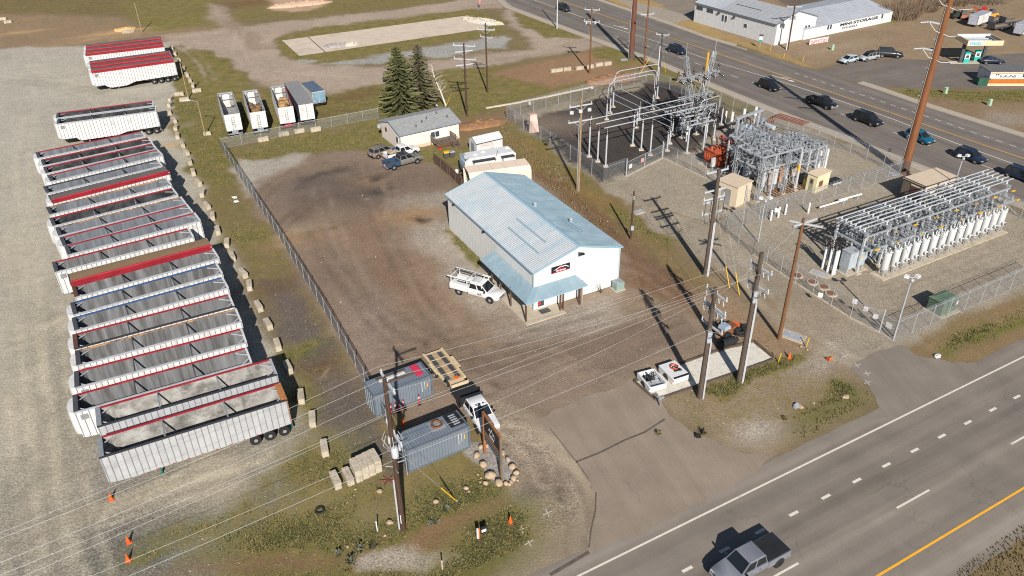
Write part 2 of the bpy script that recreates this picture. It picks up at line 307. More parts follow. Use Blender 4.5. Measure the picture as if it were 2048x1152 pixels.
# substations
paint([(1205,372),(1345,310),(1440,240),(1545,222),(1700,290),(1862,345),(2080,440),(2080,572),(1800,694),(1700,735),(1640,690),(1540,592),(1420,530),(1292,446)], (160,149,132), .02, .55, .8)
paint([(1018,238),(1165,200),(1290,166),(1340,168),(1440,215),(1470,242),(1400,290),(1345,310),(1206,364)], (72,66,63), .0, .85, .8)
blob(1100,245,10,6,(140,126,110),amt=.75,rz=-.3); blob(1320,306,9,2,(92,84,76),amt=.6)
paint([(1012,236),(1165,194),(1290,160),(1296,168),(1165,204),(1026,244)], (150,140,122), .2, .5, .6)
paint([(1015,242),(1030,240),(1205,358),(1200,368)], (150,140,122), .2, .5, .8)
blob(1560,640,12,5,(150,130,104),amt=.5); blob(1500,560,14,4,(142,126,108),amt=.4,rz=-.6)
paint([(1415,560),(1460,580),(1560,662),(1625,700),(1560,716),(1500,690),(1440,640)], (150,126,100), .12, .5, 1.5)
# ground by the highway
paint([(1322,800),(1430,765),(1545,715),(1640,700),(1728,760),(1742,800),(1610,880),(1530,915),(1440,885)], (148,130,106), .4, .5, 1, ragged=.5)
paint([(1400,780),(1440,765),(1545,715),(1600,700),(1600,720),(1500,760),(1440,800)], (112,112,54), .9, .2, .7); blob(1640,830,5,1.5,(104,104,52),.95,rz=.5); blob(1690,790,2,2,(104,104,50),.95); blob(1520,862,3,1.6,(182,173,160),0,.9); blob(1640,720,4,2,(170,160,146),.05,.8)
paint([(1795,698),(2080,575),(2080,690),(1900,742),(1835,716)], (140,118,88), .4, .4, 1); paint([(1870,702),(1960,660),(2080,620),(2080,650),(1960,690),(1880,715)], (112,112,56), .85, .3, 1, ragged=.5)
paint([(1840,1170),(1960,1080),(2080,1010),(2080,1200),(1840,1200)], (128,110,80), .55, .4, .8)
# foreground
paint([(470,1010),(575,910),(640,880),(700,980),(820,930),(945,880),(1010,960),(1020,1010),(1040,1060),(900,1200),(330,1200)], (120,110,72), .58, .35, 1.6, ragged=1.2)
paint([(340,1170),(420,1080),(520,1000),(560,960),(600,985),(540,1060),(470,1120),(430,1200),(330,1200)], (140,134,122), .2, .9, 1.2, .8)
blob(560,1060,6,3.5,(104,104,50),.9,amt=.7); blob(680,1080,4,3,(106,106,52),.9,amt=.7); blob(740,1030,4,2,(150,134,104),.2,amt=.5); blob(480,1090,3,1.5,(118,112,70),.6,amt=.6); blob(350,1060,4,1.2,(110,108,60),.8,amt=.6); blob(300,1110,3,1,(104,106,56),.85,amt=.6); blob(420,1050,3,.8,(112,110,62),.8,amt=.6); blob(620,1010,4,2,(150,134,100),.3,amt=.6); blob(560,1128,9,1.2,(130,104,78),.2,rz=.1); blob(900,935,5,2,(134,116,78),.4); blob(900,1010,4,2,(108,110,52),.95)
paint([(812,1092),(845,1050),(920,1015),(1000,998),(1022,1030),(965,1078),(880,1105),(830,1110)], (140,110,84), .02, .35, .8)
paint([(718,1118),(810,1092),(860,1110),(950,1086),(925,1120),(840,1140),(720,1140)], (172,160,144), .05, .9, .6, ragged=.4)
paint([(1005,985),(1040,960),(1000,880),(1000,800),(1085,840),(1160,940),(1198,1000),(1172,1092),(1080,1170),(960,1180),(1040,1080),(1030,1030)], (156,141,123), .02, .85, .8)
blob(1085,960,3.5,2,(128,112,98),amt=.6); blob(1110,890,7,1.0,(182,166,142),amt=.7,rz=-.95); blob(1150,950,3,.8,(182,166,142),amt=.7,rz=-.95); blob(1118,983,.5,.35,(96,84,74)); blob(1122,997,.5,.35,(84,76,70)); blob(1060,990,2,1,(110,100,92),amt=.6)
blob(990,1050,4,2,(96,108,48),.95); blob(980,1110,6,3,(108,106,54),.85,amt=.8)
paint([(925,905),(945,885),(1000,880),(1030,930),(1035,965),(985,970),(960,935)], (160,154,146), 0, .8, .3)
blob(1010,720,8,2,(128,112,96),amt=.4,rz=.5)
# across the far road
paint([(1190,-40),(1700,-60),(2200,-60),(2200,150),(1920,160),(1780,112),(1640,134),(1560,112),(1320,42)], (150,129,104), .08, .3, 1.5)
paint([(1190,-10),(1290,0),(1440,62),(1560,105),(1630,135),(1600,132),(1440,80),(1300,35)], (168,142,96), .25, .3, 1)
paint([(1296,0),(1400,-30),(1420,8),(1395,40),(1330,22)], (138,126,114), 0, .4, 1); paint([(1600,-60),(1660,-60),(1640,18),(1600,24),(1540,-10)], (112,100,90), .0, .4, 2); blob(1680,95,10,3,(172,154,130),amt=.6); blob(1770,40,5,3,(108,108,54),.7)
paint([(1734,172),(1850,178),(2200,182),(2200,300),(2020,276),(1850,214)], (142,120,94), .15, .5, 1)
paint([(1800,180),(1900,180),(2200,180),(2200,208),(1960,202),(1830,192)], (114,112,58), .85, .2, 1.2); blob(2010,240,8,3,(160,150,136),.05,.8)
hd_ = PX*-sin(rad(28.4))+PY*cos(rad(28.4)); onroad = (hd_ < 36.2) & (hd_ > 15.8); gg[onroad] = 0; gv[onroad] = 0
for pp in ([(1065,830),(1250,760),(1330,800),(1400,870),(1560,905),(1560,960),(1150,1110),(1185,1000)], [(1690,735),(1800,685),(1960,722),(1980,760),(1750,850)], [(1010,-60),(1190,-60),(1420,76),(1740,174),(2120,300),(2120,440),(1860,345),(1530,215),(1170,74)], [(1630,142),(1790,112),(2150,100),(2150,186),(1740,172)]):
    k_ = sdist([G(*q)[:2] for q in pp]) < .6; gg[k_] = 0; gv[k_] = 0
def track(px, w_, col, amt=.5, twin=0.0, v=None, seed=70):
    P = np.array([G(*q)[:2] for q in px]); dm = np.full(NV, 1e9)
    for a, b in zip(P, P[1:]):
        lo = np.minimum(a,b)-6; hi = np.maximum(a,b)+6; i = np.nonzero((PX > lo[0]) & (PX < hi[0]) & (PY > lo[1]) & (PY < hi[1]))[0]
        if not len(i): continue
        e = b-a; x = PX[i]+(WX[i]-PX[i])*.18; yv = PY[i]+(WY[i]-PY[i])*.18; t = np.clip(((x-a[0])*e[0]+(yv-a[1])*e[1])/max(e@e,1e-9),0,1); dm[i] = np.minimum(dm[i], np.hypot(x-a[0]-t*e[0], yv-a[1]-t*e[1]))
    d = np.abs(dm-twin) if twin else dm; k = amt*np.exp(-(d/w_)**2)*np.clip(.75+fbm(PX/2.5,PY/2.5,seed)*2.2,0,1.3); k = np.clip(k,0,1)*(dm < 1e8)
    gcol[:] = gcol*(1-k[:,None])+np.array(sc(*col))*k[:,None]; gg[:] *= 1-k*.8
    if v is not None: gv[:] = gv*(1-k)+v*k
def arc(p, q, bend, n=9):
    return [(p[0]+(q[0]-p[0])*t+bend[0]*4*t*(1-t), p[1]+(q[1]-p[1])*t+bend[1]*4*t*(1-t)) for t in [i/(n-1) for i in range(n)]]
LT, DK = (196,186,164), (146,140,126)
for k, (p_, q_, b_, c_, w2, a_) in enumerate((((120,1152),(60,560),(-18,0),LT,.5,.5),((200,1152),(105,620),(-25,0),LT,.45,.4),((40,1152),(-20,600),(-10,0),LT,.6,.4),((95,900),(20,330),(-12,0),LT,.5,.35),((70,560),(60,230),(-20,0),LT,.6,.35),((140,640),(0,690),(-5,12),LT,.35,.55),((180,600),(-20,700),(-5,8),DK,.4,.35),((330,260),(60,130),(-30,-10),LT,.6,.35),((300,200),(-40,160),(-10,-8),DK,.6,.35),((240,1010),(520,910),(0,-6),LT,.45,.55),((230,1030),(460,960),(0,-4),LT,.35,.5),((390,960),(560,900),(0,6),DK,.5,.5),((20,1000),(160,760),(10,0),DK,.7,.4),((90,1100),(60,800),(-4,0),DK,.6,.4))): track(arc(p_,q_,b_), w2, c_, a_, .9, seed=70+k)
YL, YD = (154,136,118), (108,92,78)
for k, (p_, q_, b_, c_, w2, a_) in enumerate((((1180,860),(640,380),(-60,120),YL,.5,.5),((1120,840),(600,400),(-40,90),YD,.5,.4),((1000,760),(720,330),(-30,40),YD,.55,.4),((1060,720),(780,360),(-60,60),YL,.55,.45),((900,700),(600,420),(-40,20),YD,.5,.35),((1350,640),(860,740),(0,14),YD,.5,.4),((1400,690),(900,780),(0,10),YL,.5,.4),((1320,600),(760,690),(0,30),YD,.45,.35),((1250,780),(1000,640),(-20,0),YL,.5,.4),((840,330),(560,460),(-10,-30),YD,.55,.45),((700,330),(520,400),(-20,-20),YD,.5,.4),((1240,520),(1420,690),(30,-10),YL,.5,.4),((1180,430),(1330,560),(10,-10),YD,.5,.4),((1090,345),(1250,520),(6,-12),(116,90,68),.5,.5))): track(arc(p_,q_,b_), w2, c_, a_, .85, seed=90+k)
for k, (p_, q_, b_) in enumerate((((1700,720),(1440,470),(-30,10)),((1680,700),(1300,400),(-40,20)),((1720,730),(1500,560),(-20,16)),((1440,470),(1260,375),(-20,0)))): track(arc(p_,q_,b_), .5, (150,134,112) if k % 2 else (176,164,146), .5, .85, seed=110+k)
for k in range(9): track(arc((1760+k*7,560-k*4+k*16),(2060,440+k*17),(0,6)), .22, (140,126,108), .5, .0, seed=120+k)
for k, (p_, q_, b_) in enumerate((((330,80),(980,10),(0,8)),((560,140),(1060,105),(0,26)),((350,95),(560,165),(-10,30)),((480,60),(520,140),(-20,10)),((1160,80),(1000,118),(0,10)),((345,85),(420,160),(10,-10)))): track(arc(p_,q_,b_), .6, (186,170,152) if k % 2 else (150,132,114), .5, .9, seed=130+k)
for k, (p_, q_, b_) in enumerate((((1010,860),(1190,1060),(40,-40)),((1020,900),(1150,1100),(50,-30)),((980,840),(1090,960),(20,-10)))): track(arc(p_,q_,b_), .35, (184,168,146) if k % 2 == 0 else (120,106,92), .55, .8, seed=140+k)
for k in range(26):
    rr_ = random.Random(300+k); x_, y_ = rr_.uniform(480,1400), rr_.uniform(340,780); blob(x_, y_, rr_.uniform(.3,1.1), rr_.uniform(.2,.6), rr_.choice(((92,80,70),(104,92,82),(168,150,130))), 0, .3, rr_.uniform(.3,.7), rr_.uniform(0,3)) if 1 else 0
mott = fbm(PX/9, PY/9, 31)*.20+fbm(PX/2.2, PY/2.2, 37)*.20
ca, sa = cos(rad(28.4)), sin(rad(28.4)); mott = mott+fbm((PX*ca+PY*sa)/11, (-PX*sa+PY*ca)/.7, 43, 3)*.13*(gg < .3)+fbm((PX*sa-PY*ca)/12, (PX*ca+PY*sa)/.8, 47, 3)*.10*(gg < .3)
gcol *= (1+mott)[:,None]
me = bpy.data.meshes.new('ground'); idx = np.arange(NV).reshape(nr, ncl)
quads = np.stack([idx[:-1,:-1], idx[:-1,1:], idx[1:,1:], idx[1:,:-1]], -1).reshape(-1, 4)
me.vertices.add(NV); me.vertices.foreach_set('co', np.stack([PX, PY, np.zeros(NV)], -1).ravel().astype(np.float32))
me.loops.add(quads.size); me.loops.foreach_set('vertex_index', quads.ravel().astype(np.int32))
me.polygons.add(len(quads)); me.polygons.foreach_set('loop_start', np.arange(0, quads.size, 4, dtype=np.int32))
at = me.attributes.new('soil', 'FLOAT_COLOR', 'POINT'); at.data.foreach_set('color', np.concatenate([gcol, np.ones((NV,1))], 1).ravel().astype(np.float32))
for nm, arr in (('grass', gg), ('gravel', gv)):
    at = me.attributes.new(nm, 'FLOAT', 'POINT'); at.data.foreach_set('value', arr.astype(np.float32))
me.update(); me.validate()
def ground_mat():
    m = bpy.data.materials.new('soil_gravel_grass'); m.use_nodes = True; N = m.node_tree.nodes; L = m.node_tree.links; b = N['Principled BSDF']; b.inputs['Roughness'].default_value = .95; b.inputs['Specular IOR Level'].default_value = .15
    tc = N.new('ShaderNodeTexCoord')
    def attr(a): n = N.new('ShaderNodeAttribute'); n.attribute_name = a; return n
    def noise(s, d, r=.6): n = N.new('ShaderNodeTexNoise'); n.inputs['Scale'].default_value = s; n.inputs['Detail'].default_value = d; n.inputs['Roughness'].default_value = r; L.new(tc.outputs['Object'], n.inputs['Vector']); return n.outputs[0]
    def mrange(x, a, c, e, f): n = N.new('ShaderNodeMapRange'); n.inputs[1].default_value = a; n.inputs[2].default_value = c; n.inputs[3].default_value = e; n.inputs[4].default_value = f; L.new(x, n.inputs[0]); return n.outputs[0]
    def math(op, a, c):
        n = N.new('ShaderNodeMath'); n.operation = op
        for i, x in enumerate((a, c)):
            if isinstance(x, (int, float)): n.inputs[i].default_value = x
            else: L.new(x, n.inputs[i])
        return n.outputs[0]
    def mix(t, f, a, c):
        n = N.new('ShaderNodeMix'); n.data_type = 'RGBA'; n.blend_type = t
        for i, x in ((0, f), (6, a), (7, c)):
            if isinstance(x, (int, float)): n.inputs[i].default_value = x
            elif isinstance(x, tuple): n.inputs[i].default_value = (*x, 1)
            else: L.new(x, n.inputs[i])
        return n.outputs[2]
    so_, gr, gv_ = attr('soil'), attr('grass'), attr('gravel'); nA, nB, nC = noise(.9, 8, .68), noise(4.5, 6, .7), noise(11, 4, .75)
    vo = N.new('ShaderNodeTexVoronoi'); vo.inputs['Scale'].default_value = 7.5; L.new(tc.outputs['Object'], vo.inputs['Vector']); vsep = N.new('ShaderNodeSeparateColor'); L.new(vo.outputs['Color'], vsep.inputs[0])
    c = mix('MULTIPLY', 1., so_.outputs['Color'], mrange(nA, .25, .75, .88, 1.12)); c = mix('MULTIPLY', 1., c, mrange(nB, .25, .75, .86, 1.14))
    st = math('ADD', math('MULTIPLY', math('SUBTRACT', vsep.outputs[0], .5), gv_.outputs['Fac']), math('MULTIPLY', math('SUBTRACT', nC, .5), 1.3)); c = mix('MULTIPLY', 1., c, math('ADD', 1., math('MULTIPLY', st, .75)))
    green = mix('MIX', mrange(noise(.5, 5), .35, .65, 0, 1), sc(98,106,44), sc(146,130,82)); green = mix('MIX', mrange(noise(2.3, 6, .7), .42, .62, 0, .75), green, sc(134,108,76)); green = mix('MULTIPLY', 1., green, mrange(nC, .3, .7, .55, 1.5))
    gf = math('ADD', math('MULTIPLY', gr.outputs['Fac'], 1.25), math('ADD', math('MULTIPLY', math('SUBTRACT', nA, .5), 2.2), math('MULTIPLY', math('SUBTRACT', nB, .5), 1.4)))
    c = mix('MIX', mrange(gf, .42, .95, 0, .92), c, green)
    L.new(c, b.inputs['Base Color'])
    bp = N.new('ShaderNodeBump'); bp.inputs['Strength'].default_value = .55; bp.inputs['Distance'].default_value = .12
    L.new(math('ADD', math('ADD', nB, math('MULTIPLY', nC, .5)), math('MULTIPLY', math('MULTIPLY', vsep.outputs[1], gv_.outputs['Fac']), .35)), bp.inputs['Height']); L.new(bp.outputs[0], b.inputs['Normal'])
    return m
me.materials.append(ground_mat()); ob('ground', me, kind='structure')
# grass tufts, weeds and pebbles that stand proud of the sheet
def scatter(n, test, fn, name, mats, seed=1):
    rs = np.random.RandomState(seed); mb = MB(); k = 0; tries = 0
    pid = np.nonzero((PY > 26) & (PY < 262))[0]; cellw = np.ones(len(pid)); t = test(pid); pid = pid[t > 0]; p = t[t > 0]; sel = rs.choice(pid, n, p=p/p.sum())
    for i in sel: fn(mb, PX[i]+rs.uniform(-.2,.2), PY[i]+rs.uniform(-.2,.2), rs)
    return ob(name, mb, kind='stuff', mats=mats)
def tuft(mb, x, y, r):
    s = r.uniform(.07,.2)
    for _ in range(4):
        a = r.uniform(0,6.28); d = r.uniform(0,.18); X, Y = x+d*cos(a), y+d*sin(a); b = r.uniform(0,6.28); wd = s*.28
        mb.add([(X-wd*cos(b),Y-wd*sin(b),0),(X+wd*cos(b),Y+wd*sin(b),0),(X+s*.5*cos(a+.3),Y+s*.5*sin(a+.3),s)], [(0,1,2)], 0 if r.rand() < .6 else (1 if r.rand() < .6 else 2))
GT = [M('grass_green', (.105,.112,.036), .9, var=.3), M('grass_straw', (.2,.16,.08), .9, var=.3), M('grass_dark', (.08,.08,.03), .9, var=.3)]
scatter(22000, lambda i: np.clip(gg[i]-.5, 0, 1)**1.2*(PY[i] < 150), tuft, 'grass', GT)
def pebble(mb, x, y, r):
    s = r.uniform(.025,.06)*(2.2 if r.rand() < .04 else 1); a = r.uniform(0,6.28); pts = [(x+s*cos(a+k*1.57)*r.uniform(.7,1.2), y+s*sin(a+k*1.57)*r.uniform(.7,1.2), 0) for k in range(4)]
    mb.add(pts+[(x,y,s*.9)], [(0,1,4),(1,2,4),(2,3,4),(3,0,4)], int(r.rand() < .4))
scatter(6000, lambda i: np.clip(gv[i]-.1, 0, 1)*(PY[i] < 110)*(gcol[i,0] > .08), pebble, 'pebbles', [M('stone_grey', sc(150,142,132), .9, var=.3), M('stone_pale', sc(176,164,148), .9, var=.2)], 5)
# ------------------------------------------------------------------ paved sheets
def gp(pts, z): return [G(*p)[:2]+[] if False else (G(*p).x, G(*p).y, z) for p in pts]
def smooth_poly(pts, jit=.12, step=1.2, seed=0):
    r = random.Random(seed); out = []
    for i, a in enumerate(pts):
        a = Vector(a[:2]); b = Vector(pts[(i+1) % len(pts)][:2]); n = max(1, int((b-a).length/step))
        for k in range(n): p = a.lerp(b, k/n); j = jit if 0 < k else 0; out.append((p.x+r.uniform(-j,j), p.y+r.uniform(-j,j)))
    return out
def sheet(name, pts, z, mat, label=None, kind='structure', jit=.0, step=1.2, parent=None):
    if jit: pts = smooth_poly(pts, jit, step, len(name))
    mb = MB(); mb.add([(p[0],p[1],z) for p in pts], [tuple(range(len(pts)))]); return ob(name, mb, mats=mat, kind=kind, parent=parent, label=label)
def asphalt(name, col, ang, streak=.2, nscale=26, bands=(), cracks=0):
    m = bpy.data.materials.new(name); m.use_nodes = True; N = m.node_tree.nodes; L = m.node_tree.links; b = N['Principled BSDF']; b.inputs['Roughness'].default_value = .85; b.inputs['Specular IOR Level'].default_value = .25
    tc = N.new('ShaderNodeTexCoord'); mp = N.new('ShaderNodeMapping'); mp.inputs['Rotation'].default_value = (0,0,-ang); L.new(tc.outputs['Object'], mp.inputs[0])
    m2 = N.new('ShaderNodeVectorMath'); m2.operation = 'MULTIPLY'; m2.inputs[1].default_value = (.018,.62,1); L.new(mp.outputs[0], m2.inputs[0])
    def noise(v, s, d, r=.6): n = N.new('ShaderNodeTexNoise'); n.inputs['Scale'].default_value = s; n.inputs['Detail'].default_value = d; n.inputs['Roughness'].default_value = r; L.new(v, n.inputs['Vector']); return n.outputs[0]
    def rng(x, lo, hi, a=.3, c=.7): n = N.new('ShaderNodeMapRange'); n.inputs[1].default_value = a; n.inputs[2].default_value = c; n.inputs[3].default_value = lo; n.inputs[4].default_value = hi; L.new(x, n.inputs[0]); return n.outputs[0]
    def mul(a, c):
        n = N.new('ShaderNodeMix'); n.data_type = 'RGBA'; n.blend_type = 'MULTIPLY'; n.inputs[0].default_value = 1
        if isinstance(a, tuple): n.inputs[6].default_value = (*a, 1)
        else: L.new(a, n.inputs[6])
        L.new(c, n.inputs[7]); return n.outputs[2]
    c = mul(col, rng(noise(m2.outputs[0], 1., 4), 1-streak, 1+streak)); c = mul(c, rng(noise(tc.outputs['Object'], .22, 5), .88, 1.12)); c = mul(c, rng(noise(tc.outputs['Object'], nscale, 3, .8), .72, 1.28))
    if bands:
        sp = N.new('ShaderNodeSeparateXYZ'); L.new(mp.outputs[0], sp.inputs[0]); wob = N.new('ShaderNodeMath'); wob.operation = 'MULTIPLY_ADD'; wob.inputs[1].default_value = 1.2; L.new(noise(m2.outputs[0], 2.2, 3), wob.inputs[0]); L.new(sp.outputs[1], wob.inputs[2])
        for off, wd, am in bands:
            d = N.new('ShaderNodeMath'); d.operation = 'SUBTRACT'; d.inputs[1].default_value = off+.6; L.new(wob.outputs[0], d.inputs[0]); ab = N.new('ShaderNodeMath'); ab.operation = 'ABSOLUTE'; L.new(d.outputs[0], ab.inputs[0])
            r = N.new('ShaderNodeMapRange'); r.interpolation_type = 'SMOOTHSTEP'; r.inputs[1].default_value = 0; r.inputs[2].default_value = wd; r.inputs[3].default_value = 1+am; r.inputs[4].default_value = 1; L.new(ab.outputs[0], r.inputs[0]); c = mul(c, r.outputs[0])
    if cracks:
        vo = N.new('ShaderNodeTexVoronoi'); vo.feature = 'DISTANCE_TO_EDGE'; vo.inputs['Scale'].default_value = .16; nv = N.new('ShaderNodeTexNoise'); nv.inputs['Scale'].default_value = .9; nv.inputs['Detail'].default_value = 5; L.new(tc.outputs['Object'], nv.inputs['Vector']); va = N.new('ShaderNodeMix'); va.data_type = 'RGBA'; va.blend_type = 'LINEAR_LIGHT'; va.inputs[0].default_value = .9; L.new(tc.outputs['Object'], va.inputs[6]); L.new(nv.outputs['Color'], va.inputs[7]); L.new(va.outputs[2], vo.inputs['Vector'])
        cm = rng(noise(tc.outputs['Object'], .12, 2), 0, 1, .5, .6); cr = rng(vo.outputs['Distance'], cracks, 0, .004, .014); mm = N.new('ShaderNodeMath'); mm.operation = 'MULTIPLY'; L.new(cm, mm.inputs[0]); L.new(cr, mm.inputs[1]); m1 = N.new('ShaderNodeMath'); m1.operation = 'SUBTRACT'; m1.inputs[0].default_value = 1; L.new(mm.outputs[0], m1.inputs[1]); c = mul(c, m1.outputs[0])
    L.new(c, b.inputs['Base Color']); bp = N.new('ShaderNodeBump'); bp.inputs['Strength'].default_value = .3; bp.inputs['Distance'].default_value = .02; L.new(noise(tc.outputs['Object'], 40, 3), bp.inputs['Height']); L.new(bp.outputs[0], b.inputs['Normal']); return m
HA = rad(28.4); hu = Vector((cos(HA), sin(HA), 0)); hn = Vector((-sin(HA), cos(HA), 0))
ASPD = asphalt('asphalt_drive', sc(147,133,118), HA+1.4, .1, 26, (), .15); ASPS = asphalt('asphalt_side_drive', sc(134,125,114), HA+1.2, .08)
LINE = M('road_paint_white', sc(222,214,200), .7, var=.1, scale=4, dirt=sc(150,140,128), dscale=3, dth=.66); LINEY = M('road_paint_yellow', sc(246,178,44), .7, var=.12, scale=4); LINEO = M('road_paint_worn_yellow', sc(206,160,84), .75, var=.2, scale=3)
def hpt(s, n): p = hu*s+hn*n; return (p.x, p.y)
def hsn(px, py): p = G(px, py); return p @ hu, p @ hn
nE = (hsn(1400,1035)[1]+hsn(1800,833)[1])/2; nY = (hsn(1800,1128)[1]+hsn(2000,1002)[1])/2; nD = (hsn(1618,1012)[1]+hsn(1883,872)[1])/2; nL = (hsn(1828,999)[1]+hsn(2034,880)[1])/2
ASP = asphalt('asphalt_highway', sc(133,124,114), HA, .16, 26, [(nD-1.0,.9,-.26),(nD-2.9,.9,-.18),(nL,1.1,.16),(nL-1.4,.8,-.1),(nL-3.0,.8,-.12),(nY-1.6,1.5,.3),(nE-1.2,.9,-.1),(nE+1.0,1.0,.14)], .13)
sheet('highway', smooth_poly([hpt(-80,nY-3.2), hpt(160,nY-3.2), hpt(160,nE+1.9), hpt(-80,nE+1.9)], .1, 1.5), .004, ASP)
def hrect(name, s0, s1, n0, n1, z, mat): return sheet(name, [hpt(s0,n0), hpt(s1,n0), hpt(s1,n1), hpt(s0,n1)], z, mat)
hrect('edge_line', -80, 160, nE-.09, nE+.09, .0125, LINE); hrect('yellow_line', -80, 160, nY-.09, nY+.09, .0125, LINEY)
s0 = hsn(1649,991)[0]; per = (hsn(1883,872)[0]-hsn(1649,991)[0])/4
for k in range(-8, 12): hrect('lane_dash', s0+k*per-.48, s0+k*per+.48, nD-.13, nD+.13, .0125, LINE)
s0 = hsn(1828,999)[0]; per = hsn(2048,870)[0]-hsn(1830,998)[0]; per = 15.0
for k in range(-3, 7): hrect('lane_dash', s0+k*per-2, s0+k*per+2, nL-.09, nL+.09, .0125, LINE)
sheet('driveway', gp([(1078,838),(1110,873),(1150,922),(1180,965),(1192,990),(1190,1020),(1180,1062),(1176,1090),(1178,1110),(1300,1060),(1500,952),(1560,905),(1500,908),(1440,890),(1395,868),(1350,840),(1318,800),(1262,757),(1240,772),(1180,790)], .008), .008, ASPD, jit=.28, step=.7)
sheet('substation_driveway', gp([(1702,735),(1740,708),(1790,692),(1804,690),(1838,712),(1905,726),(1950,724),(1965,745),(1880,800),(1790,838),(1752,838),(1758,815),(1736,770)], .008), .008, ASPS, jit=.2, step=.7)
# the far road: curbs, verge walk, lanes
def rl(*p): return [G(*q) for q in p]
near = rl((960,-40),(1024,14),(1174,70),(1319,122),(1414,163),(1536,213),(1711,279),(1861,338),(2010,392),(2110,430)); far = rl((1150,-40),(1184,-2),(1316,42),(1409,76),(1536,113),(1631,141),(1736,174),(1848,213),(2048,276),(2200,322))
from_far = [Vector((p.x,p.y,0)) for p in far]
def offs(line, d):
    out = []
    for i, p in enumerate(line):
        t = (line[min(i+1,len(line)-1)]-line[max(i-1,0)]).normalized(); out.append(p+Vector((-t.y,t.x,0))*d)
    return out
ASPF = asphalt('asphalt_far_road', sc(120,112,105), HD(G(1319,122), G(1861,338)), .2, 12)
def band(name, A, B, z, mat, kind='structure', parent=None, h=None):
    mb = MB(); n = len(A)
    if h is None: mb.add([(p.x,p.y,z) for p in A]+[(p.x,p.y,z) for p in B], [(i,i+1,n+i+1,n+i) for i in range(n-1)])
    else:
        for i in range(n-1): mb.add([(A[i].x,A[i].y,0),(A[i+1].x,A[i+1].y,0),(B[i+1].x,B[i+1].y,0),(B[i].x,B[i].y,0),(A[i].x,A[i].y,h),(A[i+1].x,A[i+1].y,h),(B[i+1].x,B[i+1].y,h),(B[i].x,B[i].y,h)], [(4,5,6,7),(0,1,5,4),(2,3,7,6),(1,2,6,5),(3,0,4,7)])
    return ob(name, mb, mats=mat, kind=kind, parent=parent)
def resamp(line, n):
    L = [0]
    for a, b in zip(line, line[1:]): L.append(L[-1]+(b-a).length)
    out = []
    for k in range(n):
        s = L[-1]*k/(n-1); i = max(j for j in range(len(L)) if L[j] <= s+1e-9); i = min(i, len(line)-2); out.append(line[i].lerp(line[i+1], (s-L[i])/max(L[i+1]-L[i],1e-6)))
    return out
NR, FR = resamp(near, 40), resamp(far, 40)
band('far_road', NR, FR, .004, ASPF)
WALK = M('sidewalk_concrete', sc(176,164,148), .85, var=.12, scale=2)
lo = lambda t, e: (G(*t)-G(*e)).length
band('sidewalk', offs(NR, -.35), offs(NR, -2.1), .0, WALK, h=.13); band('curb', offs(NR, -.02), offs(NR, -.3), .0, WALK, h=.15)
fg = [i for i in range(40)]
band('curb', offs(FR[:22], .02), offs(FR[:22], .35), 0, WALK, h=.14); band('curb', offs(FR[28:], .02), offs(FR[28:], .35), 0, WALK, h=.14); band('sidewalk', offs(FR[28:], .4), offs(FR[28:], 1.9), 0, WALK, h=.12); band('sidewalk', offs(FR[4:21], .4), offs(FR[4:21], 1.6), 0, WALK, h=.12)
yel = resamp(rl((1050,-24),(1116,0),(1316,67),(1536,141),(1740,211),(1961,288),(2110,338)), 60)
wl = resamp(rl((1060,-3),(1199,47),(1324,87),(1434,125),(1543,157),(1666,197),(1761,229),(1911,286),(2090,350)), 60); wl2 = resamp(rl((1199,62),(1340,107),(1434,142),(1563,183),(1696,233),(1780,262),(1930,318),(2080,372)), 60)
band('yellow_line', offs(yel, -.22), offs(yel, -.08), .0125, LINEO); band('yellow_line', offs(yel, .08), offs(yel, .22), .0125, LINEO)
band('white_line', offs(wl, -.09), offs(wl, .09), .0125, LINE)
for i in range(3, 57, 3): band('lane_dash', offs(wl2, -.08)[i:i+2], offs(wl2, .08)[i:i+2], .0125, LINE)
fd = resamp(rl((1590,146),(1691,180),(1740,195),(1814,220),(1893,246),(1955,268),(2060,303)), 44)
for i in range(0, 43, 2): band('lane_dash', offs(fd, -.08)[i:i+2], offs(fd, .08)[i:i+2], .0125, LINE)
def arrow(px, py, rz):
    p = G(px, py); mb = MB(); f = lambda q: [(x, y, 0) for x, y in q]
    mb.add(f([(-3,-.12),(1.2,-.12),(1.2,.12),(-3,.12)]), [(0,1,2,3)]); mb.add(f([(1.2,-.55),(2.6,0),(1.2,.55)]), [(0,1,2)]); mb.add(f([(-1.2,.12),(-.7,.12),(.5,1.0),(.1,1.15)]), [(0,1,2,3)])
    ob('lane_arrow', mb, loc=(p.x,p.y,.0128), rz=rz, mats=LINE, kind='structure')
for px, py in ((1243,55),(1569,158)): arrow(px, py, HD(G(1434,125), G(1543,157)))
for pts in ([(1176,66),(1230,75),(1250,92),(1220,95),(1172,80)],): sheet('side_street_apron', gp(pts, .012), .0045, ASPS)
sheet('forecourt', gp([(1634,142),(1664,133),(1700,124),(1790,117),(1900,121),(1950,112),(2150,100),(2150,184),(1960,176),(1850,178),(1740,172)], .008), .004, asphalt('asphalt_forecourt', sc(120,111,103), .4, .12, 12), jit=.2)
sheet('concrete_pad', gp([(564,81),(936,31),(976,57),(599,112)], .008), .02, M('pad_concrete', sc(208,191,172), .9, var=.1, scale=.4, dirt=sc(170,158,146), dscale=.25, dth=.64), jit=.1)
sheet('crossroad', gp([(1224,-6),(1330,18),(1395,36),(1340,48),(1316,43)], .008), .0045, M('apron_concrete', sc(160,148,134), .9))
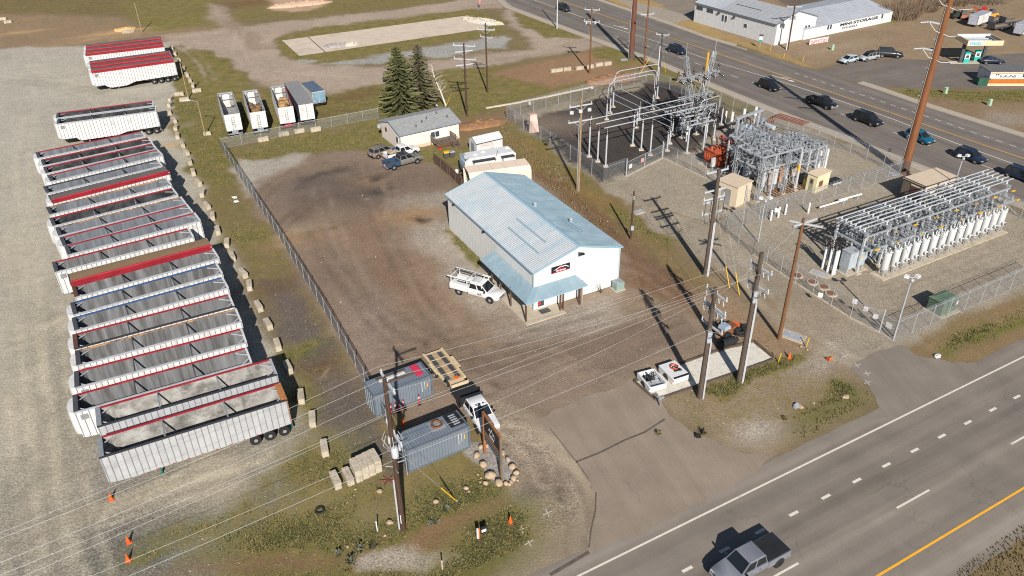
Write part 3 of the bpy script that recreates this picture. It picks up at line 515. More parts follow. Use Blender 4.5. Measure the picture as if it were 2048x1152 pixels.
# painted survey crosses and dark repair seam
XP = M('spray_white', sc(226,222,214), .9)
for px, py, a in ((1714,731,.3),(1734,747,.2),(1735,765,.4),(1095,1026,.5),(1044,1058,.3),(1058,1085,.6),(1660,686,.2),(1690,712,.5)):
    p = G(px, py); mb = MB()
    for r in (a, a+1.35): mb.rbox(p.x, p.y, .015, .85, .045, .002, r)
    ob('survey_cross', mb, mats=XP, kind='structure')
SEAM = M('tar_seam', sc(98,88,79), .8, var=.3, scale=2)
def strip(name, pts, wd, z, mat):
    P = rl(*pts); return band(name, offs(P, -wd/2), offs(P, wd/2), z, mat)
strip('tar_seam', [(1152,924),(1200,905),(1250,880),(1290,864),(1330,838)], .2, .0125, SEAM); strip('tar_seam', [(1100,857),(1150,920),(1178,958)], .08, .0125, SEAM); strip('tar_seam', [(1100,1150),(1178,1104)], .3, .0125, SEAM)
strip('tar_seam', [(1192,985),(1191,1020),(1182,1060),(1178,1095)], .12, .0125, SEAM)
strip('pad_joint', [(616,74),(650,104)], .25, .0245, SEAM)
# ------------------------------------------------------------------ chip trailers
TL, TW, TH = 15.4, 2.6, 4.1
def seal(m): return m
TUBS = [M('tub_bare_metal', (.19,.195,.20), .5, metal=.25, var=.45, scale=.7, dirt=(.085,.08,.075), dscale=.5, dth=.56, stretch=(2.5,1,.25)), M('tub_dark', (.05,.052,.056), .6, var=.5, scale=.8, dirt=(.012,.012,.014), dscale=.7, dth=.5),
        M('tub_weathered', (.33,.32,.30), .65, var=.3, scale=.6, dirt=(.12,.115,.105), dscale=.7, dth=.52), M('tub_blue_grey', (.15,.165,.185), .55, metal=.2, var=.35, scale=.8, stretch=(2.5,1,.25))]
TARPB2 = M('tarp_dull_red', (.16,.07,.065), .75, var=.15); TARPG, TARPB, TARPR = M('tarp_grey', (.115,.105,.10), .75, var=.2, scale=.8), M('tarp_brown', (.215,.14,.075), .75, var=.12), M('tarp_red', (.25,.012,.02), .6, var=.3, scale=.7)
RAILK = M('rail_black', (.03,.03,.035), .5, var=.2); RAILO = M('rail_rusty_orange', (.40,.21,.09), .7, var=.35, scale=.8, dirt=(.08,.07,.07), dscale=.7, dth=.5); RAILG = M('rail_grey', (.30,.31,.33), .5, var=.2)
BROWNP = M('brown_rust_cap', (.10,.045,.03), .7, var=.3); GREENP = M('green_frame', (.01,.12,.085), .5, var=.2)
CH = {}
def prof(k, side):     # lower outline of a trailer side, front at x = 0
    L = TL
    if k == 4: return [(0,1.35),(1.9,1.35),(2.3,.62),(5.6,.62),(7.2,1.15),(L,1.3)]
    if k == 3: return [(0,1.15),(1.5,1.0),(9.8,1.05),(L,1.25)]
    return [(0,1.35),(2.3,1.35),(2.7,.75),(8.6,.8),(10.2,1.2),(L,1.3)]
def zlow(pr, x):
    for (a, za), (b, zb) in zip(pr, pr[1:]):
        if a <= x <= b: return za+(zb-za)*(x-a)/max(b-a, 1e-6)
    return pr[-1][1]
def shared(key, fn, mat, smooth=None):
    if key not in CH: CH[key] = fn().mesh(str(key if isinstance(key, str) else key[0]), mat, smooth)
    return CH[key]
def wheel_mesh():
    if 'wheel' not in CH:
        t = MB(); t.lathe([(.3,-.14),(.5,-.14),(.53,-.08),(.53,.08),(.5,.14),(.3,.14)], 14, ax=(0,1,0)); r = MB(); r.lathe([(.05,-.15),(.16,-.16),(.2,-.11),(.3,-.13),(.31,.1),(.05,.1)], 12, ax=(0,1,0))
        CH['wheel'] = (t.mesh('tyre', BLACK, 40), r.mesh('rim', CHROME, 40))
    return CH['wheel']
def panel_mesh(x, dx, pr, mat, y0):
    mb = MB(); za, zb = zlow(pr, x), zlow(pr, x+dx); yo, yi = y0-.0, y0+.03
    mb.add([(x+.01,yo,za),(x+dx-.05,yo,zb),(x+dx-.05,yo,TH-.16),(x+.01,yo,TH-.16),(x+.01,yi,za),(x+dx-.05,yi,zb),(x+dx-.05,yi,TH-.16),(x+.01,yi,TH-.16)], [(0,1,2,3),(4,7,6,5),(0,4,5,1),(1,5,6,2),(2,6,7,3),(3,7,4,0)])
    return mb
SEAMW = M('panel_post_grey', (.20,.20,.205), .5, var=.2); SEAMS = M('panel_post_silver', (.26,.27,.28), .45, metal=.3, var=.2)
def trailer(loc, rz, label, rail=REDP, near=None, tub=0, tarp=None, skin=WHITE, axles=3, cap=DARK, nose=True, rear=None, group='open-topped chip trailers in the slanted row', wheels=True, L=15.4, frame=None):
    near = near or RAILG; pr = prof(axles, 0); t = thing('chip_trailer', label, 'trailer', loc, rz, group); W2 = TW/2; post = SEAMS if skin is ALU else SEAMW; TM = TUBS[tub]
    # side walls: inner lining, then panels and posts on the outside
    key = ('lining', tub, axles)
    if key not in CH:
        mb = MB()
        for s in (-1, 1):
            a, b = sorted((s*(W2-.04), s*(W2-.09))); mb.extr([(.05,1.2),(TL-.05,1.35),(TL-.05,TH-.1),(.05,TH-.1)], a, b)
        mb.box(.1, TL-.05, -W2+.1, W2-.1, 1.22, 1.27); mb.box(TL-.1, TL-.05, -W2+.1, W2-.1, 1.25, TH-.25)
        for x in (.35, .75):    # rounded front corners inside
            pass
        mb.prism([(.1,-W2+.1),(.9,-W2+.1),(.1,-W2+.7)], 1.27, TH-.6); mb.prism([(.1,W2-.1),(.1,W2-.7),(.9,W2-.1)], 1.27, TH-.6); mb.prism([(TL-.1,-W2+.1),(TL-.1,-W2+.8),(TL-.7,-W2+.1)], 1.27, TH-.3); mb.prism([(TL-.1,W2-.1),(TL-.7,W2-.1),(TL-.1,W2-.8)], 1.27, TH-.3)
        CH[key] = mb.mesh('tub', TM)
    ob('tub', CH[key], t)
    n = 29; dx = (TL-.1)/n
    for i in range(n):
        k2 = ('pan', i, axles, skin.name)
        if k2 not in CH: CH[k2] = panel_mesh(.05+i*dx, dx, pr, skin, -W2-.015).mesh('side_panel', skin)
        ob('side_panel', CH[k2], t)
    k3 = ('posts', axles, post.name, skin.name)
    if k3 not in CH:
        mb = MB()
        for i in range(n+1): x = .05+i*dx; mb.box(x-.05, x+.015, -W2-.055, -W2+.01, zlow(pr, max(0, min(TL, x))), TH-.15)
        CH[k3] = mb.mesh('side_post', post)
        mb = MB(); mb.extr([(x, z) for x, z in pr]+[(TL, TH-.1), (0, TH-.1)], W2-.035, W2+.015); CH[k3+('far',)] = mb.mesh('far_side_wall', skin)
        mb = MB(); mb.box(-.05, 0, -W2, W2, 1.2, TH-.1); CH[k3+('front',)] = mb.mesh('front_wall', skin)
    ob('side_post', CH[k3], t, kind='stuff'); ob('far_side_wall', CH[k3+('far',)], t); ob('front_wall', CH[k3+('front',)], t)
    mb = MB(); mb.box(-.05, TL+.02, W2-.1, W2+.05, TH-.1, TH+.03); ob('top_rail', mb, t, mats=rail)
    mb = MB(); mb.box(-.05, TL+.02, -W2-.06, -W2+.06, TH-.16, TH+.02); ob('top_rail', mb, t, mats=near)
    mb = MB(); mb.box(-.06, .34, -W2, W2, TH-.12, TH+.035); ob('front_cap', mb, t, mats=cap)
    rc = rear or RAILG
    mb = MB(); mb.box(TL-.08, TL+.04, -W2, W2, 1.3, TH-.12); mb.box(TL-.15, TL+.05, -W2, W2, TH-.12, TH+.04)
    ob('tailgate', mb, t, mats=rc if rear else skin)
    if rear: mb = MB(); mb.box(TL-.5, TL-.16, -W2+.07, W2-.11, TH-.1, TH+.05); ob('rear_cap', mb, t, mats=rear)
    if nose:
        mb = MB(); n1 = 10; vs = []; fs = []
        for j in range(5):
            z = 1.5+j*(TH-1.62)/4
            for i in range(n1+1): a = -pi/2+pi*i/n1; vs.append((-.05-.62*cos(a)*(1-.12*(j == 4)), W2*.94*sin(a), z))
        fs = [(j*(n1+1)+i, j*(n1+1)+i+1, (j+1)*(n1+1)+i+1, (j+1)*(n1+1)+i) for j in range(4) for i in range(n1)]; fs.append(tuple(4*(n1+1)+i for i in range(n1+1))); mb.add(vs, fs); ob('front_fairing', mb, t, mats=skin, smooth=50)
    if tarp:
        tm, rm = tarp; k5 = ('tarp', tm.name)
        if k5 not in CH:
            mb = MB(); nn = 24
            for i in range(nn+1):
                x = .1+(TL-.15)*i/nn; sg = .05*sin(i*1.9)+.03*sin(i*.7)
                for y, z in ((W2+.02, TH+.05), (.5, TH+.17+sg*.3), (-W2*.62, TH+.16)): mb.v.append((x, y, z))
            for i in range(nn):
                for k in range(2): mb.f.append((i*3+k, i*3+k+1, (i+1)*3+k+1, (i+1)*3+k)); mb.m.append(0)
            CH[k5] = mb.mesh('tarp', tm, 60); r = MB(); r.tube((.0,-W2*.68,TH+.14),(TL+.05,-W2*.68,TH+.14),.12,n=8); r.add([(0,-W2*.62,TH+.17),(TL,-W2*.62,TH+.17),(TL,-W2-.07,TH-.02),(0,-W2-.07,TH-.02)], [(0,1,2,3)]); r.box(0,TL,-W2-.08,-W2-.05,TH-.22,TH)
            CH[k5+('roll',)] = r.mesh('tarp_roll', rm, 40)
        ob('tarp', CH[k5], t); ob('tarp_roll', CH[k5+('roll',)], t)
    else:
        for x in (5.1, 10.3):
            mb = MB(); mb.box(x-.06, x+.06, -W2+.05, W2-.05, TH-.14, TH-.02); ob('cross_brace', mb, t, mats=DARK if skin is not ALU else GALVD)
            for s_ in (-1,1): ob('inner_post', shared('ip', lambda: MB().beam((0,0,TH-.15),(.05,0,1.3),.1), GALVD), t, (x,s_*(W2-.1),0))
        for k_, (p_, q_) in enumerate((((.1,W2-.9),(1.1,W2-.12)), ((.1,-W2+.9),(1.1,-W2+.12)), ((TL-.1,W2-1),(TL-1.1,W2-.12)), ((TL-.1,-W2+1),(TL-1.1,-W2+.12)))):
            ob('corner_brace', shared(('cb', k_), lambda: MB().beam((*p_,TH-.2),(*q_,TH-.25),.07), STEELL), t)
    # running gear
    ty, ri = wheel_mesh(); rails = MB(); fm = frame or (REDP if rail in (REDP, TARPR) else GALVD); rails.box(9.2, TL, -.5, .5, .75, 1.25); rails.box(0, 3, -.45, .45, 1.0, 1.35)
    for k in range(axles):
        x = TL-.75-k*1.3
        rails.box(x-.06, x+.06, -1.1, 1.1, .48, .6)
        for s in (-1, 1): wo = ob('wheel', ty, t, (x, s*1.12, .53)); ob('rim', ri, wo, (0,0,0), rz=0 if s < 0 else pi)
    rails.box(TL-.1, TL+.05, -1.2, 1.2, .6, .75); ob('chassis', rails, t, mats=fm)
    for s in (-1, 1): ob('landing_leg', shared(('lg', fm.name), lambda: MB().box(-.07,.08,-.08,.08,0,1.3).box(-.12,.13,-.15,.15,0,.03), fm), t, (3.97, s*.8, 0))
    for i in range(9): x = 2.6+i*1.2; ob('reflector', shared('rfl', lambda: MB().box(0,.22,-.003,.003,0,.06), REDL), t, (x, -W2-.06, zlow(pr, x)+.02))
    if axles == 4 or skin is not ALU:
        mb = MB(); z = zlow(pr, .9); mb.box(.35,.95,-W2-.065,-W2-.058,TH-1.0,TH-.45); ob('decal', mb, t, mats=M('decal_grey', (.2,.2,.21), .5))
    return t
def tr_at(a, b):                          # from the near rail's front and rear ends
    A, B = G(*a, TH), G(*b, TH); rz = HD(A, B); mid = (A+B)/2; u = Vector((cos(rz), sin(rz), 0)); v = Vector((-sin(rz), cos(rz), 0))
    p = mid-u*TL/2+v*TW/2; return (p.x, p.y, 0), rz
ROW = [ # near rail ends, options, label
 ((197,915),(575,798),dict(rail=REDP,near=RAILK,tub=2,skin=ALU,rear=M('orange_board',(.36,.15,.05),.7,var=.2),nose=False,cap=GALVD,axles=3,frame=GREENP),'silver ribbed open trailer nearest the road with an orange board across its rear'),
 ((192,853),(556,747),dict(rail=REDP,near=RAILK,tub=2,skin=ALU,nose=False,cap=GALVD,frame=GREENP),'silver ribbed open trailer directly behind the one with the orange rear board'),
 ((144,826),(507,723),dict(rail=REDP,tub=0),'white open trailer with red rail, first white one behind the two silver trailers'),
 ((147,776),(496,683),dict(rail=REDP,tub=0,near=RAILG),'white open trailer with red rail, second white one behind the silver pair'),
 ((150,732),(486,641),dict(rail=RAILO,tub=0,cap=DARK),'white open trailer with black and orange rail, third behind the two silver ones'),
 ((147,697),(470,611),dict(rail=REDP,tub=0,cap=BROWNP,near=RAILK),'white open trailer with a brown front cap beside the orange railed trailer'),
 ((146,662),(460,574),dict(rail=BLUEP,tub=0),'white open trailer with blue rail, nearer of the two blue railed ones'),
 ((145,630),(447,545),dict(rail=BLUEP,tub=0),'white open trailer with blue rail, farther of the two blue railed ones'),
 ((148,595),(440,515),dict(rail=REDP,tub=0,cap=BROWNP,nose=False),'white open trailer with brown front cap just nearer than the brown tarped one'),
 ((139,570),(426,494),dict(rail=RAILK,near=TARPR,tarp=(TARPB,TARPR),nose=False),'white trailer closed by a brown tarp with a red roll along its near side'),
 ((107,545),(390,472),dict(rail=REDP,tub=0,nose=False),'white open trailer with red rail just behind the brown tarped trailer'),
 ((135,510),(402,440),dict(rail=REDP,tub=3,nose=False),'white open trailer with dark red rail, second behind the brown tarped one'),
 ((127,492),(386,423),dict(rail=REDP,tub=3),'white open trailer with red rail, third behind the brown tarped one'),
 ((116,472),(374,407),dict(rail=RAILO,tub=3),'white open trailer with rust streaked orange rail next to the sooty one'),
 ((106,452),(356,389),dict(rail=REDP,tub=1),'white open trailer with soot black inside, second in front of the grey tarped one'),
 ((96,430),(346,368),dict(rail=RAILO,tub=3,nose=False),'white open trailer with orange rail just in front of the grey tarped one'),
 ((102,405),(341,345),dict(rail=RAILK,near=TARPR,tarp=(TARPG,TARPR)),'white trailer closed by a grey tarp with red roll in the middle of the row'),
 ((91,387),(327,330),dict(rail=RAILK,tub=3,nose=False),'white open trailer with black rail just behind the grey tarped one'),
 ((100,363),(327,309),dict(rail=REDP,tub=3),'white open trailer with red rail, second behind the grey tarped one'),
 ((90,347),(316,297),dict(rail=REDP,tub=1),'dark lined open trailer with red rail, third behind the grey tarped one'),
 ((82,332),(309,284),dict(rail=REDP,tub=1),'dark lined open trailer, second from the far end of the long row'),
 ((71,317),(295,271),dict(rail=REDP,tub=3),'white open trailer at the far end of the long slanted row'),
 ((112,248),(314,221),dict(rail=RAILG,tub=1,axles=2),'white open trailer showing its ribbed side, nearer of the pair parked apart'),
 ((110,236),(309,210),dict(rail=REDP,tub=1,axles=2),'white open trailer with red rail, farther of the pair parked apart'),
]
for i, (a, b, o, lab) in enumerate(ROW):
    loc, rz = tr_at(a, b); trailer(loc, rz, lab, group=('pair of chip trailers parked apart' if i > 21 else 'chip trailers in the long slanted row'), **o)
for gi, (a, b) in enumerate((((182,145),(350,122)), ((172,110),(327,92)))):
    loc, rz = tr_at(a, b); v = Vector((-sin(rz), cos(rz), 0)); gname = ['nearer','farther'][gi]
    for k in range(3):
        p = Vector(loc)+v*k*3.02
        trailer(p, rz, [f'grey tarped trailer showing its whole ribbed side, {gname} group of three', f'red and grey tarped trailer in the middle of the {gname} group of three', f'tarped trailer at the back of the {gname} group of three'][k], rail=RAILK, near=TARPR, tarp=(TARPB2 if (k+gi) % 3 == 1 else TARPG, TARPR), axles=4, group='tarped trailers by the dirt road')
# the four parked nose-up beside the dirt road: rear end towards the camera
def parked(rear_l, rear_r, far_top, lab, **o):
    A, B = G(*rear_l), G(*rear_r); rz = HD(B, A)-pi/2; c = (A+B)/2; u = Vector((cos(rz+pi), sin(rz+pi), 0))
    return c, rz
LAD = MB()
for k in range(6): LAD.box(0,.02,-.2,.2,1.5+k*.4,1.54+k*.4)
LAD.box(0,.02,-.22,-.18,1.2,3.7); LAD.box(0,.02,.18,.22,1.2,3.7)
for (x0,y0),(x1,y1),tub,rail,lab in (((462,276),(484,274),2,RAILG,'old white open trailer with ladder on its tail, leftmost of the three by the grass'),((512,271),(535,269),2,RAILG,'old white open trailer with rusty cargo, middle of the three by the grass'),((566,262),(591,258),2,REDP,'old white open trailer with red rail and yellow cargo, right of the three')):
    A = G((x0+x1)/2,(y0+y1)/2); top = G((x0+x1)/2-22,(y0+y1)/2-84,TH); rz = HD(top, A); u = Vector((cos(rz), sin(rz), 0)); p = A-u*12.6
    t = trailer((p.x,p.y,0), rz, lab, rail=rail, tub=tub, axles=2, nose=False, group='old trailers parked on the grass', cap=RAILG)
    s = 12.6/TL; t.scale = (s, 1.0, 1.0); ob('ladder', LAD.mesh('ladder', BLACKM), t, (TL+.05,0,0))
    if 'cargo' in lab:
        mb = MB(); rn = random.Random(int(x0))
        for k in range(14): mb.ball((4+k*.75,rn.uniform(-.5,.5),1.9),1.2,.9,rn.uniform(.4,1.5),8,5,jit=.4,seed=k)
        ob('cargo_heap', mb, t, mats=M('rusty_load' if 'rusty' in lab else 'yellow_load', (.18,.10,.05) if 'rusty' in lab else (.36,.22,.09), .9, var=.35), smooth=60)
# grey closed van trailer and a small camper beside them
def boxvan(loc, rz, L, Wd, H, roof, side, back, lab, name='van_trailer', cat='trailer', z0=1.15, group=None):
    t = thing(name, lab, cat, loc, rz, group); h = Wd/2
    mb = MB(); mb.box(0, L, -h, h, z0, H); ob('body', mb, t, mats=side); mb = MB(); mb.box(-.02, L+.02, -h-.02, h+.02, H, H+.06)
    for k in range(int(L/.6)): mb.box(.3+k*.6, .34+k*.6, -h+.02, h-.02, H+.06, H+.075)
    ob('roof', mb, t, mats=roof)
    for s in (-1, 1): mb = MB(); mb.box(L, L+.04, min(s*.03, s*(h-.04)), max(s*.03, s*(h-.04)), z0+.05, H-.1); ob('door', mb, t, mats=back)
    ty, ri = wheel_mesh(); mb = MB(); mb.box(L*.5, L+.05, -.5, .5, .8, z0); mb.box(L-.1, L+.06, -h, h, .5, .65); ob('chassis', mb, t, mats=BLACKM)
    for k in range(2):
        for s in (-1, 1): wo = ob('wheel', ty, t, (L-1-k*1.3, s*(h-.18), .53)); ob('rim', ri, wo, rz=0 if s < 0 else pi)
    for s in (-1, 1): mb = MB(); mb.box(L+.045, L+.06, s*h*.8-.15, s*h*.8+.15, .75, .9); ob('tail_light', mb, t, mats=REDL)
    
    for s in (-1, 1): ob('landing_leg', MB().box(2, 2.15, s*.82-.07, s*.82+.07, 0, z0), t, mats=BLACKM)
    return t
A = G(618,252); top = G(606,209,4.1); d = HD(G(577,165,4.1), top); u = Vector((cos(d), sin(d), 0)); p = A-u*13.4
boxvan((p.x,p.y,0), d, 13.4, 2.6, 4.1, M('van_roof_grey', (.2,.2,.205), .6, var=.12), M('van_side_dark', (.055,.055,.075), .5, var=.15), WHITE, 'closed grey van trailer with two white rear doors beside the old trailers')
A = G(641,214); d = HD(G(609,178,3), G(631,197,3)); u = Vector((cos(d), sin(d), 0)); p = A-u*6.5
boxvan((p.x,p.y,0), d, 6.5, 2.4, 3.0, M('camper_roof_blue', (.08,.11,.15), .4, var=.3), WHITE, M('camper_glass_blue', (.16,.26,.33), .2, var=.4), 'small white box camper with dark blue roof right of the grey van trailer', 'camper', 'camper', .8)
# ------------------------------------------------------------------ concrete blocks along the trailers
def block_mesh(L=1.75, wd=.62, h=.65, seed=0):
    mb = MB(); c = .05; rn = random.Random(seed)
    poly = [(-L/2+c,-wd/2),(L/2-c,-wd/2),(L/2,-wd/2+c),(L/2,wd/2-c),(L/2-c,wd/2),(-L/2+c,wd/2),(-L/2,wd/2-c),(-L/2,-wd/2+c)]
    mb.prism([(x+rn.uniform(-.02,.02), y+rn.uniform(-.02,.02)) for x, y in poly], 0, h); mb.box(-L/2+.15, L/2-.15, -.06, .06, h, h+.03); mb.tube((-.08,0,h+.02),(.08,0,h+.06),.02,n=5); return mb
BLK = [block_mesh(seed=k).mesh('concrete_block', CONC) for k in range(3)]
bl = [(344,97),(351,108),(358,121),(368,138),(374,150),(380,161),(387,172),(394,182),(359,189),(369,200),(342,199),(341,210),(339,225),(349,242),(353,257),(356,273),(365,291),(373,306),(380,325),(387,346),(397,367),(406,388),(414,413),(426,434),(436,463),(455,488),(465,515),(487,549),(500,573),(518,615),(537,651),(556,692),(577,737),(603,796),(626,841),(650,899)]
ordn = ['nearest','second','third','fourth','fifth','sixth','seventh','eighth','ninth','tenth','eleventh','twelfth','thirteenth','fourteenth','fifteenth','sixteenth','seventeenth','eighteenth','nineteenth','twentieth']
for i, (x, y) in enumerate(bl):
    k = len(bl)-1-i
    lab = f'weathered concrete block, {ordn[k]} one along the trailer row counted from the block stack' if k < 20 else f'weathered concrete block, {ordn[i]} one counted from the dirt road end of the block line'
    p = G(x, y+2); q = G(*bl[min(i+1, len(bl)-1)]) if i < len(bl)-1 else p; d = HD(p, q) if i < len(bl)-1 else HD(G(*bl[-2]), p)
    if 8 <= i <= 9: d = rad(25)
    o = ob('concrete_block', BLK[i % 3], None, (p.x,p.y,0), d+random.uniform(-.25,.25), label=lab, cat='block', group='concrete blocks along the trailer row')
for k, (x, y) in enumerate(((527,282),(568,271),(599,265),(632,262))):
    p = G(x, y); ob('concrete_block', BLK[k % 3], None, (p.x,p.y,0), rad(28), label=['leftmost','second from left','third from left','rightmost'][k]+' concrete block behind the old trailers by the mesh fence', cat='block', group='concrete blocks by the mesh fence')
far_bl = [(1109,143),(1117,142),(1134,140),(1159,138),(1180,135),(1198,131),(1215,129)]
for k, (x, y) in enumerate(far_bl): p = G(x, y+1); ob('concrete_block', BLK[k % 3], None, (p.x,p.y,0), rad(26), label=f'white concrete block in the line before the dirt mound, {ordn[k].replace("nearest","first")} from the left', cat='block', group='concrete blocks on the far dirt')
for k, (x, y) in enumerate(((6,40),(16,46),(252,66),(262,65))): p = G(x, y); ob('concrete_block', BLK[k % 3], None, (p.x,p.y,0), rad(20+k*12), label=['small pale block at the far upper left edge','larger pale block at the far upper left edge','left block holding back the sand heap','right block holding back the sand heap'][k], cat='block', group='blocks beyond the trailers')
# stack by the pole
SA = rad(-62)
st = [((672,965),0,'outer left low block of the stack by the pole'),((697,958),0,'second low block from the left in the stack by the pole')]
for (x, y), z, lab in st: p = G(x, y); ob('concrete_block', BLK[0], None, (p.x,p.y,z), SA, label=lab, cat='block', group='stacked blocks by the pole')
for c in range(4):
    for z in (0, .69):
        p = G(714+c*12.5, 951-c*6.2); ob('concrete_block', BLK[(c+int(z > 0)) % 3], None, (p.x,p.y,z), SA+.01*c, label=f'{["upper","lower"][z == 0]} block of the {["first","second","third","fourth"][c]} pair in the tall part of the stack', cat='block', group='stacked blocks by the pole')
# ------------------------------------------------------------------ main metal building
def zfor(P, py):                     # height at which a vertical through P crosses row py
    lo, hi = -2, 40
    for _ in range(40):
        z = (lo+hi)/2; c = RC.T @ np.array([P.x, P.y, z-HC]); y = 576-FPX*c[1]/-c[2]
        if y > py: lo = z
        else: hi = z
    return lo
BA = rad(28.2); EH = 5.2; BW, BL = 11.45, 22.7
F0 = G(1068,543,EH); bu = Vector((cos(BA), sin(BA), 0)); bv = Vector((-sin(BA), cos(BA), 0)); RH = zfor(F0+bu*BW/2, 490)
def loc_of(px, py, z, o=None, a=None):
    o = o or F0; a = BA if a is None else a; p = G(px, py, z)-o; return p.x*cos(a)+p.y*sin(a), -p.x*sin(a)+p.y*cos(a)
SIDING = M('white_siding', (.62,.625,.605), .45, var=.05, scale=.4, dirt=(.52,.515,.49), dscale=.25, dth=.66); ROOFB = M('roof_blue_steel', (.22,.31,.36), .5, metal=.05, var=.08, scale=.5, dirt=(.30,.38,.43), dscale=.22, dth=.55); ROOFW = M('roof_pale_blue', (.385,.415,.435), .5, metal=.05, var=.08, scale=.5, dirt=(.285,.37,.425), dscale=.22, dth=.56, spec=.5)
TRIMB = M('blue_trim', (.22,.34,.42), .5, var=.06)
bt = thing('metal_building', 'large white metal building with pale blue ribbed gable roof and corner awning', 'building', (F0.x,F0.y,0), BA)
mb = MB(); mb.extr([(.06,0),(BW-.06,0),(BW-.06,EH-.05),(BW/2,RH-.05),(.06,EH-.05)], .06, BL-.06); ob('wall_core', mb, bt, mats=SIDING)
def rib_panel(L, H1, H2, mat, key):    # panel in the x-z plane facing -y, with two raised ribs
    mb = MB(); mb.add([(.004,0,0),(L-.004,0,0),(L-.004,0,H2),(.004,0,H1),(.004,.05,0),(L-.004,.05,0),(L-.004,.05,H2),(.004,.05,H1)], [(0,1,2,3),(4,7,6,5),(0,4,5,1),(1,5,6,2),(2,6,7,3),(3,7,4,0)])
    for x in (L*.0+.03, L*.5): h = H1+(H2-H1)*x/L; mb.add([(x-.03,0,0),(x-.012,-.006,0),(x+.012,-.006,0),(x+.03,0,0),(x-.03,0,h),(x-.012,-.006,h),(x+.012,-.006,h),(x+.03,0,h)], [(0,1,5,4),(1,2,6,5),(2,3,7,6)])
    return mb
n = 13; dx = BW/n
for i in range(n):
    zr = lambda x: EH+(RH-EH)*(1-abs(x-BW/2)/(BW/2))-.03
    if abs((i+.5)*dx-BW/2) < dx/2: h1 = zr(i*dx); h2 = zr((i+1)*dx)
    else: h1, h2 = zr(i*dx), zr((i+1)*dx)
    ob('wall_panel', rib_panel(dx, h1, h2, SIDING, 0), bt, (i*dx,0,0), mats=SIDING)
n = 25; dy = BL/n; pm = rib_panel(dy, EH-.03, EH-.03, SIDING, 0).mesh('wall_panel', SIDING)
for i in range(n): ob('wall_panel', pm, bt, (0,(i+1)*dy,0), rz=-pi/2); ob('wall_panel', pm, bt, (BW,i*dy,0), rz=pi/2)
ob('back_wall', MB().box(0,BW,BL-.05,BL,0,EH), bt, mats=SIDING)
oh = .25; sl_ = hypot(BW/2+oh, (RH-EH)*(BW/2+oh)/(BW/2)); pitch = atan2(RH-EH, BW/2); n = 25; dy = (BL+.5)/n
def roof_panel(L, w_):
    mb = MB(); mb.box(0, L, .004, w_-.004, 0, .03)
    for k in range(3): y = w_*(k+.17)/3; mb.add([(0,y-.04,.03),(0,y-.015,.06),(0,y+.015,.06),(0,y+.04,.03),(L,y-.04,.03),(L,y-.015,.06),(L,y+.015,.06),(L,y+.04,.03)], [(0,1,5,4),(1,2,6,5),(2,3,7,6)])
    return mb
rpl = roof_panel(sl_, dy).mesh('roof_panel', ROOFW); rpr = roof_panel(sl_, dy).mesh('roof_panel', ROOFB)  # left slope takes the paler blue, right slope the deeper blue
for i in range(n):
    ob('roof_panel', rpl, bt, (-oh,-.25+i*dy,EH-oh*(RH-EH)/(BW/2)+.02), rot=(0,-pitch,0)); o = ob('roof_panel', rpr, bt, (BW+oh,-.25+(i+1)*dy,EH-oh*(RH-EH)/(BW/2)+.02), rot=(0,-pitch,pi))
mb = MB(); mb.extr([(BW/2-.35,RH-.12+.06),(BW/2,RH+.1),(BW/2+.35,RH-.06),(BW/2,RH+.02)], -.27, BL+.27); ob('ridge_cap', mb, bt, mats=TRIMB)
for s, x0 in ((1,-oh),(-1,BW+oh)):
    z0 = EH-oh*(RH-EH)/(BW/2)
    for y in (-.29, BL+.24): mb = MB(); mb.beam((x0,y,z0-.02),(BW/2,y,RH-.0),.06,.2); ob('rake_trim', mb, bt, mats=TRIMB)
    ob('gutter', MB().box(x0-.1 if s > 0 else x0-.02, x0+.02 if s > 0 else x0+.1, -.27, BL+.27, z0-.08, z0+.04), bt, mats=TRIMB)
for x in (-.03, BW+.03): ob('corner_trim', MB().box(x-.08,x+.08,-.06,.06,0,EH-.05), bt, mats=M('corner_trim_pale', (.36,.43,.45), .5))
for (y0, y1), xr in (((3.2,10.2),.60),((2.2,9.4),.34),): ob('skylight_strip', MB().box(0,.24,y0,y1,.062,.075), bt, (-oh+ (sl_*xr)*cos(pitch),0,EH-oh*(RH-EH)/(BW/2)+.02+sl_*xr*sin(pitch)), rot=(0,-pitch,0), mats=M('faded_strip',(.24,.33,.38),.5,var=.06))
for (y0, y1), xr in (((3.0,8.2),.6),((3.6,8.0),.5)): ob('roof_seam', MB().box(0,.12,-y1,-y0,.062,.075), bt, (BW+oh-(sl_*xr)*cos(pitch),0,EH-oh*(RH-EH)/(BW/2)+.02+sl_*xr*sin(pitch)), rot=(0,-pitch,pi), mats=TRIMB)
for x, y in ((BW*.5+.9, 11.2),(BW*.5+3.2, 6.6)):
    z = RH-(x-BW/2)*(RH-EH)/(BW/2); mb = MB(); mb.lathe([(.16,0),(.13,.35),(.26,.38),(.26,.5),(.05,.62)], 10); ob('roof_vent', mb, bt, (x,y,z), mats=GALV)
    ob('vent_boot', MB().lathe([(.3,-.05),(.28,.1),(.14,.16)],10), bt, (x,y,z), mats=TRIMB)
mb = MB(); mb.beam((BW/2-.1,-.3,RH-.75),(BW/2-.1,-.9,RH-.65),.07); mb.lathe([(.1,0),(.3,.12),(.3,.2),(.1,.24)],10,at=(BW/2-.1,-.95,RH-.8)); ob('gable_light', mb, bt, mats=BLACKM); ob('camera_dome', MB().ball((BW/2+.05,-.2,RH-1.2),.16,.16,.2), bt, mats=GALVD)
